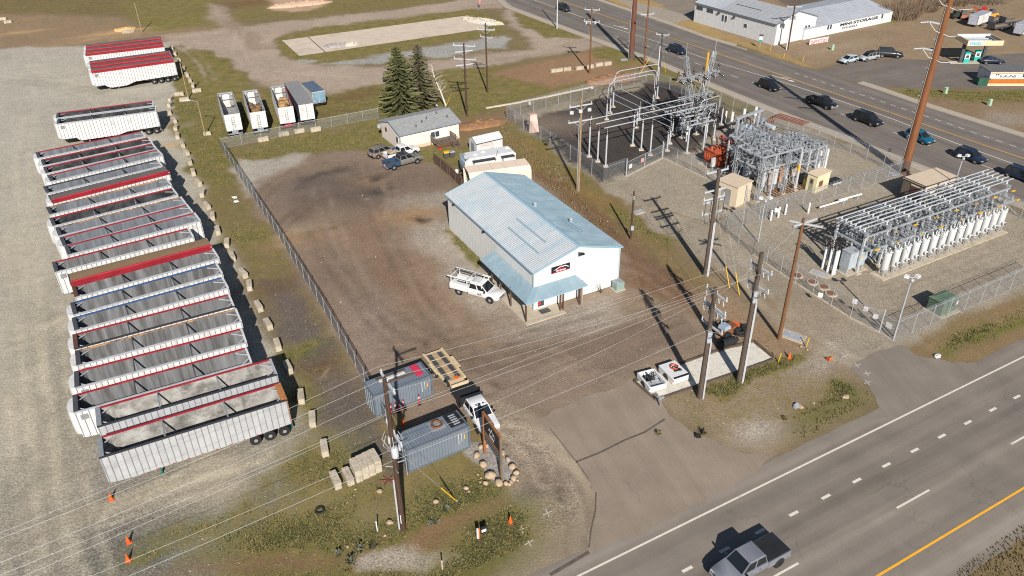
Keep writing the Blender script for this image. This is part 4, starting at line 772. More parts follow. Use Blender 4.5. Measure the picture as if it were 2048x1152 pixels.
# awning round the front-left corner
xo = -2.05; yo = -1.75; zi, zo = 3.15, 2.55
yb = loc_of(968,517,zo)[1]; xr = loc_of(1171,566,zo)[0]
def awn(pts_in, pts_out, n, name):
    for k in range(n):
        f = lambda P, t: Vector(P[0]).lerp(Vector(P[1]), t); a, b = f(pts_in,k/n), f(pts_in,(k+1)/n); c, d = f(pts_out,(k+1)/n), f(pts_out,k/n)
        mb = MB(); e = Vector((0,0,.03)); mb.add([a,b,c,d,a+e,b+e,c+e,d+e], [(0,1,2,3),(4,7,6,5),(0,4,5,1),(1,5,6,2),(2,6,7,3),(3,7,4,0)])
        for t in (.12,.45,.78): p, q = a.lerp(b,t)+e*1.3, d.lerp(c,t)+e*1.3; mb.beam(p,q,.05,.035)
        ob('awning_panel', mb, bt, mats=ROOFB)
awn([(-.08,yb,zi),(-.08,-.05,zi)], [(xo,yb,zo),(xo,yo,zo)], 12, 'l'); awn([(-.05,-.08,zi),(xr-.6,-.08,zi)], [(xo,yo,zo),(xr,yo,zo)], 9, 'f')
ob('awning_hip', MB().beam((-.05,-.07,zi+.06),(xo,yo,zo+.06),.2,.04), bt, mats=TRIMB)
ob('awning_fascia', MB().box(xo-.03,xo+.02,yo,yb,zo-.2,zo), bt, mats=BLACKM); ob('awning_fascia', MB().box(xo,xr,yo-.03,yo+.02,zo-.16,zo), bt, mats=TRIMB)
PB = M('post_brown', (.095,.052,.034), .8, var=.25)
for x, y in ((xo+.15,yo+.2),(xo+.15,2.0),(xo+.15,4.4),(xo+.15,6.6),(2.55,yo+.2),(2.9,yo+.2),(5.4,yo+.2),(5.15,yo+.25)): ob('awning_post', MB().box(x-.08,x+.08,y-.08,y+.08,0,zo+.1), bt, mats=PB if x < 5.3 else M('post_pale', (.3,.25,.19), .8))
ob('porch_slab', MB().box(xo-.1,2.9,yo-.45,-.02,0,.12).box(xo-.1,-.02,-.02,yb,0,.12), bt, mats=M('porch_concrete', sc(190,178,158), .85, var=.12))
dr = ob('front_door', MB().box(.32,1.42,-.06,-.025,.14,2.3), bt, mats=WHITEC); ob('door_glass', MB().box(.46,1.28,-.075,-.06,.4,2.15), dr, mats=GLASSB); ob('red_notice', MB().add([(.5,-.08,.5),(.95,-.08,.75),(.5,-.08,1.15)],[(0,1,2)]), dr, mats=M('notice_red', (.5,.02,.02), .6))
ob('doormat', MB().box(.35,1.6,-1.2,-.35,.12,.14), bt, mats=DARK)
for x0 in (1.9, 3.7, 5.3): wd = ob('window', MB().box(x0,x0+1.3,-.06,-.025,1.25,2.2), bt, mats=WHITEC); ob('pane', MB().box(x0+.08,x0+1.22,-.072,-.06,1.32,2.13), wd, mats=M('green_poster', (.03,.22,.12), .4) if x0 < 2 else GLASSB)
for y0 in (1.5, 4.0): wd = ob('window', MB().box(-.06,-.025,y0,y0+1.2,1.2,2.1), bt, mats=WHITEC); ob('pane', MB().box(-.072,-.06,y0+.08,y0+1.12,1.27,2.03), wd, mats=GLASSB)
ob('side_door', MB().box(-.07,-.025,6.2,7.1,.12,2.2), bt, mats=BLACKM)
for y in (20.6, 12.0): ob('wall_lamp', MB().box(-.3,-.03,y-.12,y+.12,EH-.7,EH-.5), bt, mats=BLACKM)
# sign board on the gable
sg = thing('wall_sign', 'black and red company sign with white mountain peaks on the white gable', 'sign', (F0+bu*0)-bu*0, BA)
x0, z0 = loc_of(1110,545,3.6)[0], 0; x0 = 2.2; x1 = 4.62; z0, z1 = zfor(F0+bu*2.2, 548), zfor(F0+bu*4.62, 524)
sg.location = (F0.x,F0.y,0); sw, sh = x1-x0, z1-z0
ob('board', MB().box(x0,x1,-.09,-.045,z0,z1), sg, mats=M('sign_black', (.012,.012,.018), .5)); ob('stripe', MB().box(x0,x1,-.095,-.09,z0,z0+sh*.15), sg, mats=M('sign_red', (.33,.01,.02), .5))
P = lambda a: [(x0+sw*q[0], -.1, z0+sh*q[1]) for q in a]
ob('peak', MB().add(P([(.08,.42),(.3,.68),(.5,.92),(.62,.8),(.74,.86),(.97,.45),(.9,.45),(.72,.72),(.62,.66),(.5,.8),(.28,.52)]),[tuple(range(11))]), sg, mats=WHITEC)
P2 = lambda a: [(x0+sw*q[0], -.103, z0+sh*q[1]) for q in a]
ob('slope', MB().add(P2([(.2,.4),(.5,.76),(.72,.4)]),[(0,1,2)]), sg, mats=MATS['sign_red'])
ob('lettering', text_mesh('Northwest', sh*.34, WHITEC, .004, bold=.012, sx=1.02), sg, (x0+sw*.5,-.11,z0+sh*.28), rot=(pi/2,0,0))
# utility cabinet at the wall's corner and gas meter
o = thing('air_conditioner', 'grey green air conditioning box on the grass at the gable corner', 'air conditioner', (F0+bu*10.9-bv*.9).to_tuple()[:2]+(0,), BA)
ob('casing', MB().box(-.55,.55,-.5,.5,.08,1.05), o, mats=M('ac_green', (.22,.29,.27), .5, var=.12)); ob('grille', MB().lathe([(.38,1.05),(.36,1.08),(.12,1.09)],12), o, mats=GALVD); ob('pad', MB().box(-.7,.7,-.62,.62,0,.08), o, mats=CONC)
o = thing('shrub', 'bare thin shrub against the white gable wall', 'shrub', (F0+bu*8.6-bv*.7).to_tuple()[:2]+(0,), 0); mb = MB(); rn = random.Random(3)
for k in range(16): a = rn.uniform(0,6.28); mb.tube((0,0,0),(rn.uniform(.3,.9)*cos(a),rn.uniform(.2,.5)*sin(a),rn.uniform(.6,1.7)),.015,.005,4)
ob('branches', mb, o, mats=WOODG); ob('stem', MB().tube((0,0,0),(0.03,0,.5),.035,.025,6), o, mats=WOODG)
# ------------------------------------------------------------------ the small manufactured house
HF, HR, HB = G(798.6,271.7,2.9), G(921.8,244,2.9), G(757.4,240.5,2.9); HAg = HD(HF, HR); hL = (HR-HF).length; hW = min(9.2, (HB-HF).length); hu_ = Vector((cos(HAg), sin(HAg), 0))
ht = thing('house', 'small cream single storey house with grey shingle roof and front deck', 'house', (HF.x,HF.y,0), HAg); CREAM = M('cream_siding', sc(236,222,212,.95), .6, var=.05); ST = M('shingles_grey', (.26,.265,.265), .9, var=.25, scale=1.4, bump=.5, bscale=8, stretch=(1,3,3))
e = .3; ob('wall', MB().extr([(0,0),(0,0)][:0]+[(e,0),(hL-e,0),(hL-e,2.85),(e,2.85)], e, hW-e), ht, mats=CREAM)
RZ = 4.05; mb = MB(); mb.add([(e,e,2.85),(e,hW/2,RZ-.12),(e,hW-e,2.85),(hL-e,e,2.85),(hL-e,hW/2,RZ-.12),(hL-e,hW-e,2.85)], [(0,1,2),(3,5,4)]); ob('gable', mb, ht, mats=CREAM)
for k in range(12):       # shingle courses on each slope
    for sgn in (0, 1):
        t0, t1 = k/12, (k+1)/12; y0, y1 = (hW/2*t0, hW/2*t1) if not sgn else (hW-hW/2*t0, hW-hW/2*t1); za, zb = 2.9+(RZ-2.9)*t0, 2.9+(RZ-2.9)*t1
        mb = MB(); mb.add([(0,y0,za+.05),(hL,y0,za+.05),(hL,y1,zb+.02),(0,y1,zb+.02),(0,y0,za),(hL,y0,za),(hL,y1,zb-.03),(0,y1,zb-.03)], [(0,1,2,3),(7,6,5,4),(0,4,5,1),(1,5,6,2),(3,2,6,7),(0,3,7,4)]); ob('shingle_course', mb, ht, mats=ST)
for x in (.0, hL): mb = MB(); mb.beam((x,0,2.88),(x,hW/2,RZ),.06,.2); mb.beam((x,hW,2.88),(x,hW/2,RZ),.06,.2); ob('rake_trim', mb, ht, mats=TRIMB)
ob('gutter', MB().box(0,hL,-.1,.0,2.78,2.92), ht, mats=M('gutter_blue_grey', (.18,.22,.27), .5))
for x, y in ((hL*.32,1.2),(hL*.55,2.6),(hL*.45,2.0),(hL*.86,1.9),(hL*.75,3.4)): ob('roof_vent', MB().lathe([(.12,-.1),(.1,.4),(.06,.42)],8), ht, (x,y,2.95+(RZ-2.9)*y/(hW/2)), mats=DARK)
wd = ob('window', MB().box(hL*.5,hL*.5+1.7,e-.05,e+.01,1.15,2.2), ht, mats=WHITEC)
for x in (hL*.5+.08, hL*.5+.9): ob('pane', MB().box(x,x+.72,e-.065,e-.05,1.22,2.13), wd, mats=GLASSB)
ob('door', MB().box(hL*.67,hL*.67+1,e-.06,e+.01,.75,2.65), ht, mats=WHITEC)
wd = ob('window', MB().box(e-.05,e+.01,1.2,2.1,1.1,2.2), ht, mats=WHITEC); ob('pane', MB().box(e-.065,e-.05,1.28,2.02,1.17,2.13), wd, mats=GLASSB); ob('round_vent', MB().lathe([(.4,0),(.38,.08),(.1,.1)],12,ax=(-1,0,0)), ht, (e,hW*.72,2.0), mats=DARK)
ob('skirting', MB().box(e-.04,hL-e+.04,e-.04,e-.01,0,.55), ht, mats=M('skirting_tan', sc(206,186,160), .8, var=.15)); ob('satellite_dish', MB().lathe([(.05,0),(.3,.1),(.4,.22)],12,ax=(-.8,-.4,.4)), ht, (e-.5,hW-1,2.2), mats=GALV)
dk = thing('wooden_deck', 'brown wooden deck with railing and steps at the house door', 'deck', (HF+hu_*hL*.5).to_tuple()[:2]+(0,), HAg); DKM = M('deck_brown', (.12,.058,.034), .8, var=.3, scale=3); DKG = M('deck_grey', (.135,.11,.09), .85, var=.3, scale=3)
w0 = .3
for k in range(12): ob('board', MB().box(0,3.6,w0-2.2+k*.18,w0-2.2+k*.18+.165,.68,.72), dk, mats=DKG)
ob('skirt', MB().box(0,3.6,w0-2.22,w0-2.19,.2,.66), dk, mats=DKM)
for x, y in ((0,w0-2.2),(1.2,w0-2.2),(2.4,w0-2.2),(0,w0-.1),(3.6,w0-2.2),(3.6,w0-.1)): ob('post', MB().box(x-.05,x+.05,y-.05,y+.05,0,1.75), dk, mats=DKM)
def rail(a, b):
    for z in (1.05,1.4,1.72): ob('rail', MB().beam((*a,z),(*b,z),.04,.12), dk, mats=DKG)
    for k in range(11): p = Vector((*a,0)).lerp(Vector((*b,0)),k/10); ob('baluster', MB().box(p.x-.03,p.x+.03,p.y-.02,p.y+.02,.75,1.7), dk, mats=DKG)
rail((0,w0-2.2),(2.5,w0-2.2)); rail((0,w0-2.2),(0,w0-.1)); rail((3.6,w0-2.2),(3.6,w0-.1))
for k in range(4): ob('step', MB().box(2.55,3.55,w0-2.5-k*.3,w0-2.2-k*.3,.5-k*.16,.55-k*.16), dk, mats=DKG)
for x in (2.5,3.6): ob('stair_rail', MB().beam((x,w0-2.2,1.5),(x,w0-3.5,.9),.05,.1), dk, mats=DKG); ob('stringer', MB().beam((x,w0-2.2,.6),(x,w0-3.4,.05),.05,.2), dk, mats=DKM); ob('post', MB().box(x-.05,x+.05,w0-3.5,w0-3.4,0,.95), dk, mats=DKG)
# shed, travel trailer and tan shelter
A, B, C = G(952.5,288,2.3), G(1006.5,275.5,2.3), G(940,276,2.3); d = HD(A,B); L, W_ = (B-A).length, min(4.5,(C-A).length)
t = thing('garden_shed', 'white garden shed with low gable roof behind the travel trailer', 'shed', (A.x,A.y,0), d); ob('wall', MB().box(.1,L-.1,.1,W_-.1,0,2.3), t, mats=WHITE); ob('gable', MB().add([(.1,.1,2.3),(.1,W_-.1,2.3),(.1,W_/2,2.95),(L-.1,.1,2.3),(L-.1,W_-.1,2.3),(L-.1,W_/2,2.95)],[(0,1,2),(3,5,4)]), t, mats=WHITE)
RW = M('shed_roof_white', (.55,.56,.58), .4, metal=.1, var=.08)
for k in range(10):
    x = L*k/10
    for y0 in (0, W_): mb = MB(); mb.add([(x+.01,y0,2.25),(x+L/10-.01,y0,2.25),(x+L/10-.01,W_/2,3.0),(x+.01,W_/2,3.0)],[(0,1,2,3)]); mb.beam((x+.02,y0,2.27),(x+.02,W_/2,3.02),.05,.04); ob('roof_panel', mb, t, mats=RW)
ob('door', MB().box(.07,.1,W_*.3,W_*.7,.1,2.0), t, mats=GALVD); ob('fascia', MB().box(0,L,-.04,0,2.15,2.27), t, mats=DARK); ob('banner', MB().box(1,3.2,.07,.1,1.5,2.0), t, mats=M('old_banner', (.55,.45,.42), .6, var=.3, scale=6))
A, B = G(923.5,321,3.1), G(1031.4,303.5,3.1); d = HD(A,B); L = (B-A).length
t = thing('travel_trailer', 'white travel trailer with grey blue front cap and dark awnings', 'travel trailer', (A.x,A.y,0), d); W_ = 2.6
mb = MB(); mb.extr([(.5,.7),(L,.7),(L,2.9),(L-.3,3.1),(1.2,3.1),(.5,2.7)], 0, W_); ob('body', mb, t, mats=WHITE)
RR = M('rv_roof', (.58,.58,.585), .5, var=.06); ob('roof', MB().box(1.2,L-.3,.05,W_-.05,3.1,3.16), t, mats=RR)
mb = MB(); vs = []; n1 = 8
for (z, dxx) in ((.7,.1),(1.3,-.3),(2.2,-.35),(2.8,.1),(3.12,.9)):
    for i in range(n1+1): a = -pi/2+pi*i/n1; vs.append((.52+dxx*cos(a)*1.0 if dxx < 0 else .52+dxx*cos(a), W_/2+W_/2*sin(a), z))
mb.add(vs, [(j*(n1+1)+i, j*(n1+1)+i+1, (j+1)*(n1+1)+i+1, (j+1)*(n1+1)+i) for j in range(4) for i in range(n1)]); ob('front_cap', mb, t, mats=M('cap_grey_blue', (.17,.215,.25), .35, var=.08), smooth=60)
for x0, x1 in ((1.6,5.2),(6.2,L-.4)): ob('awning', MB().box(x0,x1,-.9,-.02,2.75,2.82), t, mats=M('awning_dark', (.03,.032,.04), .6)); ob('slide_out', MB().box(x0+.2,x1-.2,-.8,0,1.0,2.7), t, mats=WHITE)
for x, y in ((3.6,1.5),(7.6,1.6),(2.2,1.0)): ob('roof_vent', MB().tbox(x,x+.6,y,y+.6,3.16,3.32,.06), t, mats=WHITEC)
ob('ladder_hatch', MB().beam((5.4,-.2,3.0),(6.0,.6,3.5),.06), t, mats=DARK)
ty, ri = wheel_mesh()
for x in (L*.55,L*.55+1):
    for y in (.1,W_-.1): wo = ob('wheel', ty, t, (x,y,.53)); ob('rim', ri, wo)
ob('hitch', MB().beam((.5,.5,.6),(-.9,W_/2,.5),.1).beam((.5,W_-.5,.6),(-.9,W_/2,.5),.1), t, mats=BLACKM); ob('propane_tank', MB().lathe([(.05,0),(.28,.1),(.3,.5),(.2,.65),(.05,.7)],10,at=(-.5,W_/2,.55)), t, mats=WHITEC)
A, B = G(926,331,3.3), G(1047,315,3.3); d = HD(A,B); L = (B-A).length; W_ = 3.9
t = thing('vehicle_shelter', 'long tan shelter with sloping shoulders between the travel trailer and blue roofed building', 'shelter', (A.x,A.y,0), d); TS = M('shelter_tan', sc(236,216,194,.95), .6, var=.06)
pr = [(0,0),(0,2.9),(-.7,3.45),(-W_+.7,3.45),(-W_,2.9),(-W_,0)]
for (a, b) in zip(pr, pr[1:]):
    for k in range(5): x0, x1 = L*k/5, L*(k+1)/5; mb = MB(); mb.add([(x0+.01,a[0],a[1]),(x1-.01,a[0],a[1]),(x1-.01,b[0],b[1]),(x0+.01,b[0],b[1])],[(0,1,2,3)]); ob('roof_panel' if min(a[1],b[1]) > 2 else 'side_panel', mb, t, mats=TS)
ob('end_wall', MB().add([(L-.02,p[0],p[1]) for p in pr],[tuple(range(6))]), t, mats=TS)
ob('stored_equipment', MB().box(.9,1.0,-W_+.5,-.4,.3,2.4).beam((.5,-W_+.3,0),(.5,-.5,2.6),.1).beam((.4,-W_+1.3,0),(.4,-.2,1.8),.08).beam((.3,-W_+.6,2.5),(.3,-1,.2),.08), t, mats=GALVD)
# brown board fence
def board_fence(pts, h, lab):
    P = rl(*pts); o = P[0]; t = thing('wooden_fence', lab, 'fence', (o.x,o.y,0)); FB = M('fence_brown', (.10,.062,.045), .85, var=.35, scale=2)
    for a, b in zip(P, P[1:]):
        L = (b-a).length; n = int(L/.16); d = HD(a,b); u = (b-a).normalized(); FBm = MB().box(0,.15,-.012,.012,.05,h).mesh('board', FB)
        for k in range(n): p = a+u*(k*L/n)-o; ob('board', FBm, t, (p.x,p.y,random.uniform(-.06,.03)), d)
        for k in range(int(L/2.4)+1): p = a+u*min(L,k*2.4)-o; ob('post', MB().box(-.05,.05,-.1,-.0,0,h+.12), t, (p.x,p.y,0), d, mats=FB)
        for z in (.4,h-.3): q = b-o; p = a-o; ob('rail', MB().beam((p.x,p.y,z),(q.x,q.y,z),.05,.09), t, mats=FB)
board_fence([(869,327),(900,352),(926,378)], 1.7, 'weathered brown board fence between the yard and the travel trailer')
o = thing('barbecue_grill', 'yellow topped barbecue on the grass beside the house fence', 'grill', G(893,316).to_tuple(), .3); ob('lid', MB().box(-.45,.45,-.3,.3,.9,1.15), o, mats=YELLOW); ob('cart', MB().box(-.4,.4,-.25,.25,.1,.9), o, mats=DARK)
o = thing('burn_barrel_stand', 'dark grey box stand right of the yellow topped barbecue', 'stand', G(905,314).to_tuple(), .3); ob('cabinet', MB().box(-.4,.4,-.3,.3,.1,.9), o, mats=DARK); ob('top', MB().tbox(-.45,.45,-.35,.35,.9,1.05,.1), o, mats=GALVD)
ob('debris', MB().ball((0,0,.1),.25,.2,.2,jit=.4), None, G(881,299), label='red plastic item on the grass before the deck', cat='toy', mats=M('plastic_red', (.5,.02,.02), .5))
# ------------------------------------------------------------------ storage buildings across the far road
WS = M('storage_white', (.54,.55,.56), .5, var=.05); RG = M('storage_roof_grey', (.30,.31,.325), .6, var=.1, scale=.3, stretch=(1,6,1)); RG2 = M('storage_roof_pale', (.36,.38,.41), .6, var=.12, scale=.3); TD = M('trim_slate', (.12,.15,.18), .5)
A, B = G(1387,43), G(1548,91); d = HD(A,B); L = (B-A).length; hz = zfor(B, 48.5); E1 = G(1632,32,hz); W_ = abs(-(E1-B).x*sin(d)+(E1-B).y*cos(d)); W_ = min(max(W_,9),22); rz_ = zfor(B+Vector((-sin(d),cos(d),0))*W_/2, 22)
t = thing('storage_building', 'tall white storage building with grey gable roof beside the far road', 'building', (A.x,A.y,0), d)
n = 18; dx = L/n; wpm = MB().box(.01,dx-.01,-.03,0,0,hz-.02).box(dx*.5-.03,dx*.5+.03,-.05,-.03,0,hz-.05).mesh('wall_panel', WS)
for k in range(n): ob('wall_panel', wpm, t, (k*dx,0,0))
n2 = 12; dw = W_/n2
for k in range(n2):
    zz = lambda y: hz+(rz_-hz)*(1-abs(y-W_/2)/(W_/2))-.04
    ob('wall_panel', MB().add([(L+.03,k*dw+.01,0),(L+.03,(k+1)*dw-.01,0),(L+.03,(k+1)*dw-.01,zz((k+1)*dw)),(L+.03,k*dw+.01,zz(k*dw)),(L,k*dw+.01,0),(L,(k+1)*dw-.01,0),(L,(k+1)*dw-.01,zz((k+1)*dw)),(L,k*dw+.01,zz(k*dw))],[(0,1,2,3),(4,7,6,5),(0,4,5,1),(1,5,6,2),(2,6,7,3),(3,7,4,0)]), t, mats=WS)
ob('wall_core', MB().add([(0,0,0),(L,0,0),(L,W_,0),(0,W_,0),(0,0,hz),(L,0,hz),(L,W_,hz),(0,W_,hz),(0,W_/2,rz_-.08),(L,W_/2,rz_-.08)],[(0,1,5,4),(1,2,6,9,5),(2,3,7,6),(3,0,4,8,7)]), t, mats=WS)
for k in range(n):
    for y0, y1, ya in ((-.3,W_/2,0),(W_+.3,W_/2,1)): zb = hz-.3*(rz_-hz)/(W_/2); mb = MB(); mb.add([(k*dx,y0,zb),((k+1)*dx-.02,y0,zb),((k+1)*dx-.02,y1,rz_),(k*dx,y1,rz_)],[(0,1,2,3)]); mb.beam((k*dx+.05,y0,zb+.02),(k*dx+.05,y1,rz_+.02),.08,.05); ob('roof_panel', mb, t, mats=RG if k > 5 else RG2)
ob('eave_trim', MB().box(-.1,L+.1,-.38,-.3,hz-.25,hz), t, mats=TD); ob('rake_trim', MB().beam((L+.1,-.3,hz-.05),(L+.1,W_/2,rz_),.1,.25).beam((L+.1,W_+.3,hz-.05),(L+.1,W_/2,rz_),.1,.25), t, mats=TD)
for x0, z0 in ((.6,hz-1.6),(4.2,hz-1.6)): wd = ob('window', MB().box(x0,x0+2.2,-.07,-.03,z0,z0+.9), t, mats=M('frame_brown', (.1,.08,.08), .6)); ob('pane', MB().box(x0+.1,x0+2.1,-.085,-.07,z0+.1,z0+.8), wd, mats=GLASSB)
for x0, w_ in ((9.5,.8),(10.5,.8),(24.0*L/38,1.1)): wd = ob('window', MB().box(x0,x0+w_,-.07,-.03,2.0,3.6 if w_ < 1 else 3.0), t, mats=WHITEC); ob('pane', MB().box(x0+.08,x0+w_-.08,-.085,-.07,2.08,3.5 if w_ < 1 else 2.9), wd, mats=GLASSB)
for y0 in (W_*.72, W_*.8): wd = ob('window', MB().box(L+.03,L+.07,y0,y0+.8,1.6,3.2), t, mats=WHITEC); ob('pane', MB().box(L+.07,L+.085,y0+.08,y0+.72,1.7,3.1), wd, mats=GLASSB)
for x0 in (8.2, L*.5): ob('wall_lamp', MB().box(x0,x0+.5,-.4,-.05,hz-1.2,hz-.8), t, mats=DARK)
ob('ridge_vent', MB().box(L*.4,L*.7,W_*.24,W_*.25,hz+(rz_-hz)*.5+.05,hz+(rz_-hz)*.5+.1), t, mats=DARK)
A, B = G(1606,80), G(1781,43); d = HD(A,B); L = (B-A).length; hz = zfor(B, 22.5); t = thing('storage_building', 'long low white storage building with black lettering on its wall', 'building', (A.x,A.y,0), d); W_ = 17; rz_ = hz+1.6
n = 24; dx = L/n; wpm = MB().box(.01,dx-.01,-.03,0,0,hz-.02).box(dx*.5-.03,dx*.5+.03,-.05,-.03,0,hz-.05).mesh('wall_panel', WS)
for k in range(n): ob('wall_panel', wpm, t, (k*dx,0,0))
ob('wall_core', MB().box(0,L,0,W_,0,hz), t, mats=WS)
for k in range(n):
    for y0 in (-.2, W_+.2): mb = MB(); mb.add([(k*dx,y0,hz),((k+1)*dx-.02,y0,hz),((k+1)*dx-.02,W_/2,rz_),(k*dx,W_/2,rz_)],[(0,1,2,3)]); mb.beam((k*dx+.05,y0,hz+.02),(k*dx+.05,W_/2,rz_+.02),.08,.04); ob('roof_panel', mb, t, mats=RG2)
u_ = lambda px, py, z: (lambda p: p.x*cos(d)+p.y*sin(d))(G(px,py,z)-A)
xa, xb = u_(1681,50,hz*.72), u_(1750,33,hz*.72)
BLK2 = M('letter_black', (.02,.02,.025), .7); tm = text_mesh('MINI-STORAGE', 1.0, BLK2, .004, bold=.03); ext = max(v.co.x for v in tm.vertices)-min(v.co.x for v in tm.vertices); s_ = (xb-xa)/ext
o = ob('lettering', tm, t, ((xa+xb)/2,-.09,hz*.70), rot=(pi/2,0,0)); o.scale = (s_, hz*.36, 1)
tm = text_mesh('773-5553', 1.0, BLK2, .004, bold=.02); ext = max(v.co.x for v in tm.vertices)-min(v.co.x for v in tm.vertices); xc, xd_ = u_(1696,57,1.2), u_(1725,50,1.2); o = ob('lettering', tm, t, ((xc+xd_)/2,-.09,hz*.34), rot=(pi/2,0,0)); o.scale = ((xd_-xc)/ext, hz*.22, 1)
for x0 in (u_(1655,58,1.5),): 
    for q in (0,.9): wd = ob('window', MB().box(x0+q,x0+q+.75,-.07,-.03,1.2,2.4), t, mats=WHITEC); ob('pane', MB().box(x0+q+.08,x0+q+.67,-.085,-.07,1.28,2.32), wd, mats=GLASSB)
for x0 in (u_(1773,38,1.5),): wd = ob('window', MB().box(x0,x0+.8,-.07,-.03,1.2,2.4), t, mats=WHITEC); ob('pane', MB().box(x0+.08,x0+.72,-.085,-.07,1.28,2.32), wd, mats=GLASSB)
A, B = G(1618,91), G(1655,84.5); d = HD(A,B); L = (B-A).length; t = thing('banner', 'white banner with red lettering standing on the dirt before the storage building', 'banner', (A.x,A.y,0), d)
hb = zfor(A, 79.5); ob('cloth', MB().box(0,L,-.03,.03,.15,hb), t, mats=WHITEC); RT = M('letter_red', (.5,.02,.03), .6)
for s_, z in (('Storage & RV Open',.68),('208-773-5553',.32)): tm = text_mesh(s_, 1, RT, .003, bold=.02); ext = max(v.co.x for v in tm.vertices)-min(v.co.x for v in tm.vertices); o = ob('lettering', tm, t, (L/2,-.05,hb*z), rot=(pi/2,0,0)); o.scale = (L*.86/ext, hb*.38, 1)
for x in (.05,L-.05): ob('stake', MB().box(x-.03,x+.03,.03,.09,0,hb+.1), t, mats=GALVD)
# fuel canopy with pumps
zt = zfor(G(1918.5,126.5), 86)+.9; A, B, C = G(1937.6,81.6,zt), G(2007.6,81,zt), G(1905,68.5,zt); d = HD(A,B); L = (B-A).length; W_ = (C-A).length; W_ = min(W_, 11)
t = thing('fuel_canopy', 'cream fuel station canopy with open metal top and diesel sign', 'canopy', (A.x,A.y,0), d); CF = M('canopy_cream', sc(238,205,165,.95), .55, var=.05); CB = M('canopy_shade', (.24,.20,.165), .6)
ob('fascia', MB().box(0,L,-.1,0,zt-1,zt), t, mats=CF); ob('fascia', MB().box(0,L,W_,W_+.1,zt-1,zt), t, mats=WHITEC); ob('fascia', MB().box(-.1,0,-.1,W_+.1,zt-1,zt), t, mats=CF); ob('fascia', MB().box(L,L+.1,-.1,W_+.1,zt-1,zt), t, mats=CF)
for k in range(8): ob('deck_panel', MB().box(L*k/8+.02,L*(k+1)/8-.02,.02,W_-.02,zt-.75,zt-.7), t, mats=M('deck_metal', (.33,.37,.40), .5, metal=.2, var=.1))
for k in range(3): ob('deck_beam', MB().box(.02,L-.02,W_*(k+1)/4-.12,W_*(k+1)/4+.12,zt-.7,zt-.5), t, mats=GALV)
for x in (.5, L-.6): ob('valley_gutter', MB().box(x-.35,x+.35,.05,W_-.05,zt-.69,zt-.35), t, mats=TD)
tm = text_mesh('DIESEL', 1, M('letter_teal', (.02,.36,.40), .5), .004, bold=.02); ext = max(v.co.x for v in tm.vertices)-min(v.co.x for v in tm.vertices); o = ob('lettering', tm, t, (L*.22,-.14,zt-.55), rot=(pi/2,0,0)); o.scale = (L*.34/ext,.95,1); ob('sign_panel', MB().box(L*.02,L*.42,-.12,-.1,zt-.95,zt-.1), t, mats=WHITEC)
for px, py in ((1919,126),(1966,114)): p = G(px,py)-A; x, y_ = p.x*cos(d)+p.y*sin(d), -p.x*sin(d)+p.y*cos(d); ob('column', MB().box(x-.3,x+.3,y_-.25,y_+.25,0,zt-.75), t, mats=M('column_slate', (.07,.075,.085), .5))
for k, (px, py) in enumerate(((1930,126),(1951,122))):
    o = thing('fuel_pump', ['left','right'][k]+' teal and white fuel pump under the canopy', 'fuel pump', G(px,py).to_tuple(), d); TE = M('pump_teal', (.02,.40,.34), .45)
    ob('base', MB().box(-.6,.6,-.35,.35,.15,.95), o, mats=TE); ob('body', MB().box(-.55,.55,-.3,.3,.95,1.9), o, mats=WHITEC); ob('screen', MB().box(-.3,.3,-.32,-.3,1.1,1.7), o, mats=DARK); ob('top', MB().box(-.6,.6,-.35,.35,1.9,2.25), o, mats=TE); ob('hose', MB().path([(.6,0,1.8),(.85,-.1,1.2),(.8,-.1,.6),(.6,0,1.0)],.04,5), o, mats=BLACK)
ob('pump_island', MB().box(-4.5,1.6,-.8,.8,0,.15), None, G(1940,125).to_tuple(), d, label='raised concrete island under the two fuel pumps', cat='island', mats=CONC)
# coffee hut
A = G(1974.3,171.5); d = HD(G(1974.3,171.5), G(2048,171.5)); hz = zfor(A, 145); L, W_ = 13, 4.6; t = thing('drive_through_hut', 'white drive-through hut with an orange stripe along its base', 'hut', (A.x,A.y,0), d)
ob('wall', MB().box(0,L,0,W_,0,hz), t, mats=WHITEC); ob('stripe', MB().box(0,L,-.03,-.005,.45,1.35), t, mats=M('hut_orange', (.42,.12,.015), .55)); ob('skirting', MB().box(-.02,L,-.05,-.005,0,.42), t, mats=CF); ob('roof', MB().box(-.15,L,-.15,W_+.15,hz,hz+.12), t, mats=M('hut_roof_grey', (.12,.12,.125), .8, var=.15)); ob('cornice', MB().box(-.17,L,-.2,-.15,hz-.12,hz+.12), t, mats=CF)
for q in (0,1.1): wd = ob('window', MB().box(6.0+q,6.9+q,-.05,-.005,1.6,3.0), t, mats=WHITEC); ob('pane', MB().box(6.08+q,6.82+q,-.065,-.05,1.68,2.92), wd, mats=GLASSB)
o = ob('lettering', text_mesh('KoKoPelli', .75, BLK2, .004, bold=.01), t, (3.4,-.02,hz-.75), rot=(pi/2,0,0))
for x in (1.0,1.4): ob('wall_lamp', MB().box(x,x+.2,-.15,-.01,hz-.5,hz-.3), t, mats=DARK)
o = thing('dumpster', 'green dumpster against the left end of the hut', 'dumpster', G(1962,169).to_tuple(), d); ob('bin', MB().tbox(-1,1,-.7,.7,.1,1.4,-.12), o, mats=M('dumpster_green', (.02,.09,.055), .6, var=.2)); ob('lid', MB().box(-1.1,1.1,-.8,.8,1.4,1.47), o, mats=DARK)
o = thing('storage_box', 'grey blue lattice enclosure behind the green dumpster', 'enclosure', G(1967,158).to_tuple(), d); ob('frame', MB().box(-1.2,1.2,-.6,.6,0,2.2), o, mats=M('enclosure_blue', (.10,.13,.17), .6, var=.3, scale=3)); ob('top', MB().box(-1.25,1.25,-.65,.65,2.2,2.28), o, mats=GALVD)
